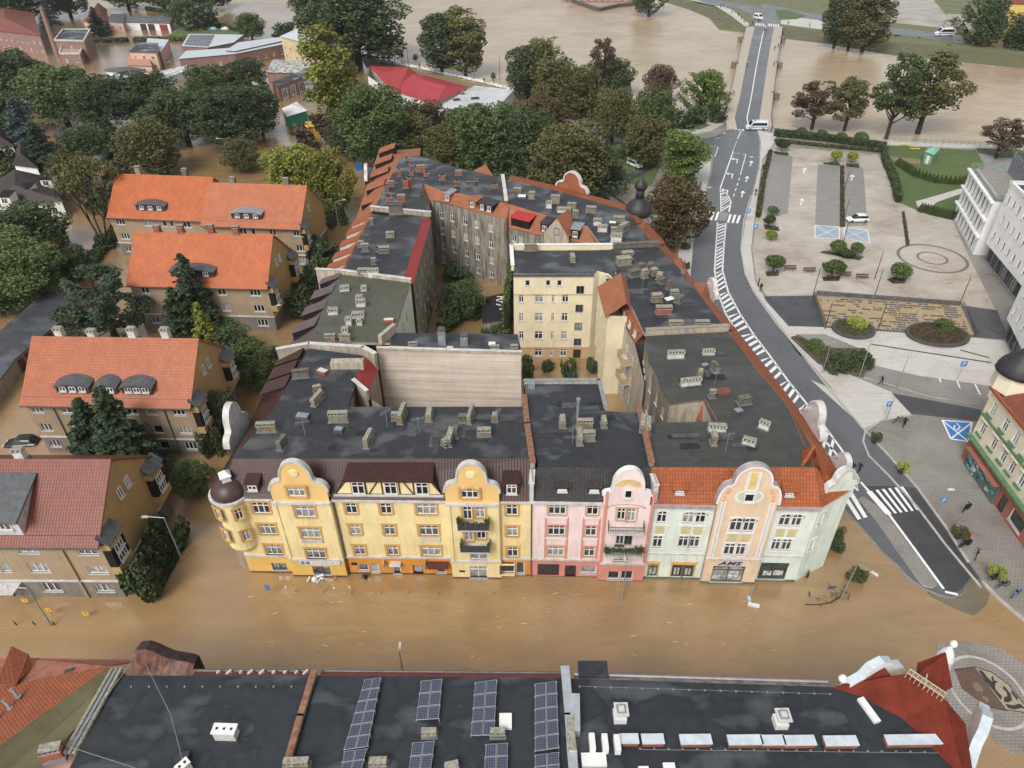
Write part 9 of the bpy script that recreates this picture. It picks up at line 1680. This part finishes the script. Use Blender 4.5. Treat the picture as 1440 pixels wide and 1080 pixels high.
land('levee_path', [(508, 82), (600, 101), (680, 120), (725, 131), (790, 150), (900, 168), (950, 170), (950, 178), (890, 178), (790, 165), (715, 145), (660, 126), (600, 110), (515, 94)], flat('levee_soil', (.22, .16, .09), .8, var=.4), .12)
for x, y, h, lb in ((575, 100, 9, 'slim dark post by the sandbag wall'), (703, 117, 9, 'slim dark post on the bank left of the dark tree'), (555, 84, 5, 'thin pole behind the sandbag wall')): lamp(x, y, h, 0, lb, head=False, m=DSTEEL)
for x, y, ty, w_, lb in ((546, 78, 66, 7, 'young sapling in the river, leftmost'), (565, 84, 70, 7, 'young sapling in the river, second'), (585, 88, 74, 7, 'young sapling in the river, third'), (694, 114, 100, 8, 'young sapling by the bank, fourth'), (715, 118, 105, 8, 'young sapling by the bank, rightmost')): tree('sparse', x, y, ty, w_, 'olive', lb, 'saplings at the river edge')
# riverside fence on the lawn and reeds of junk before the yellow house
t = thing('fence', 'long low fence between the lawn and the river', 'fence', tuple(G(1240, 200))); mb = MB(); p, q_ = G(1240, 199, .25), G(1440, 209, .25)
for zz in (.6, 1.1): mb.tube(p+Vector((0, 0, zz)), q_+Vector((0, 0, zz)), .04, n=4)
mb.build('rail', flat('green_metal', (.06, .12, .08), .5), t); mb = MB()
for k in range(24): r = p.lerp(q_, k/23); mb.tube(r, r+Vector((0, 0, 1.15)), .04, n=4)
mb.build('fence_posts', flat('green_metal', (.06, .12, .08), .5), t)
dt = thing('patio_heap', 'white parasol frame and furniture floating before the bank sign', 'debris', tuple(G(446, 812)))
for i, (a, b, r) in enumerate((((432, 818), (436, 811), .1), ((441, 813), (455, 808), .16), ((445, 820), (452, 812), .08), ((452, 815), (455, 812), .08), ((456, 814), (470, 815), .05), ((470, 815), (472, 811), .05))): mb = MB(); mb.tube(G(*a, .25), G(*b, .35), r, n=6); mb.build('frame_piece', WHITE if i < 4 else flat('pinkish_tube', (.5, .35, .27), .6), dt)
p = G(442, 813, .4); mb = MB(); mb.lathe(tuple(p), [(.35, -.3), (.3, 0), (.12, .12)], 10); mb.build('cushion', WHITE, dt)
for x, y, lb in ((402, 826, 'pale round float in the water, left'), (492, 826, 'pale round float in the water, right'), (470, 827, 'pale upright post stub in the water') ): p = G(x, y); mb = MB(); mb.lathe(tuple(p), [(.14, -.1), (.16, .05), (.08, .18)], 8); tag(mb.build('float', flat('pale_float', (.6, .5, .35), .7)), lb, 'debris')
fl = thing('fallen_lamp', 'white lamp head lying in the flood below the apricot gable', 'street lamp', tuple(G(1056, 845))); mb = MB(); mb.tube(G(1060, 822, .6), G(1055, 842, .25), .07, n=6); mb.build('pole', STEEL, fl); mb = MB(); p, q_ = G(1052, 849, .15), G(1068, 852, .2); mb.obox((p+q_)/2, math.atan2(q_.y-p.y, q_.x-p.x), (q_-p).length/2, .15, .0, .25); mb.build('lamp_head', WHITE, fl); mb = MB(); p = G(1053, 843, .3); mb.obox(p, 0, .16, .3, .1, .5); mb.build('lamp_box', DWHITE, fl)
db = thing('drift_debris', 'dark drifting branches and blue pipe around the leaning lamp base', 'debris', tuple(G(1180, 842))); mb = MB(); rr = random.Random(3); pts = [G(x, y, .06) for x, y in ((1132, 850), (1150, 850), (1165, 848), (1178, 842), (1186, 832), (1190, 824))]
for a, b in zip(pts[:-1], pts[1:]): mb.tube(a, b, .05, n=4)
for k in range(40): p = pts[rr.randrange(2, 5)]+Vector((rr.gauss(0, .5), rr.gauss(0, .4), rr.uniform(0, .2))); mb.tube(p, p+Vector((rr.uniform(-.5, .5), rr.uniform(-.5, .5), rr.uniform(0, .3))), .03, n=3)
mb.build('branches', flat('drift_wood', (.05, .035, .02), .9), db); mb = MB(); mb.tube(G(1164, 827, .1), G(1176, 825, .1), .08, n=6); mb.tube(G(1138, 832, .1), G(1139, 838, .1), .07, n=6); mb.build('blue_pipe', flat('pipe_blue', (.04, .07, .25), .5), db)
for x, y, w_, lb in ((167, 833, .9, 'grey cabinet against the nearest house corner, left'), (184, 829, .7, 'grey cabinet against the nearest house corner, right')): p = G(x, y); t = tag((lambda mb: (mb.obox(p, .4, w_/2, .35, -.3, 1.3), mb.obox(p, .4, w_/2+.06, .41, 1.3, 1.38), mb.build('utility_cabinet', flat('cabinet_grey', (.3, .3, .29), .6)))[2])(MB()), lb, 'cabinet', 'utility cabinets')

# thin damp air over the valley
HZ = bpy.data.materials.new('haze'); HZ.use_nodes = True; n_ = HZ.node_tree.nodes; n_.clear(); vo = n_.new('ShaderNodeVolumePrincipled'); ou = n_.new('ShaderNodeOutputMaterial')
vo.inputs['Color'].default_value = (.9, .93, 1, 1); vo.inputs['Density'].default_value = .0001; vo.inputs['Anisotropy'].default_value = .2; HZ.node_tree.links.new(vo.outputs[0], ou.inputs['Volume'])
mb = MB(); mb.box(-1600, -400, -2.5, 1600, 2600, 66); hz = mb.build('haze', HZ); hz['kind'] = 'stuff'; tag(hz, 'thin pale damp air over the flooded valley', 'haze')
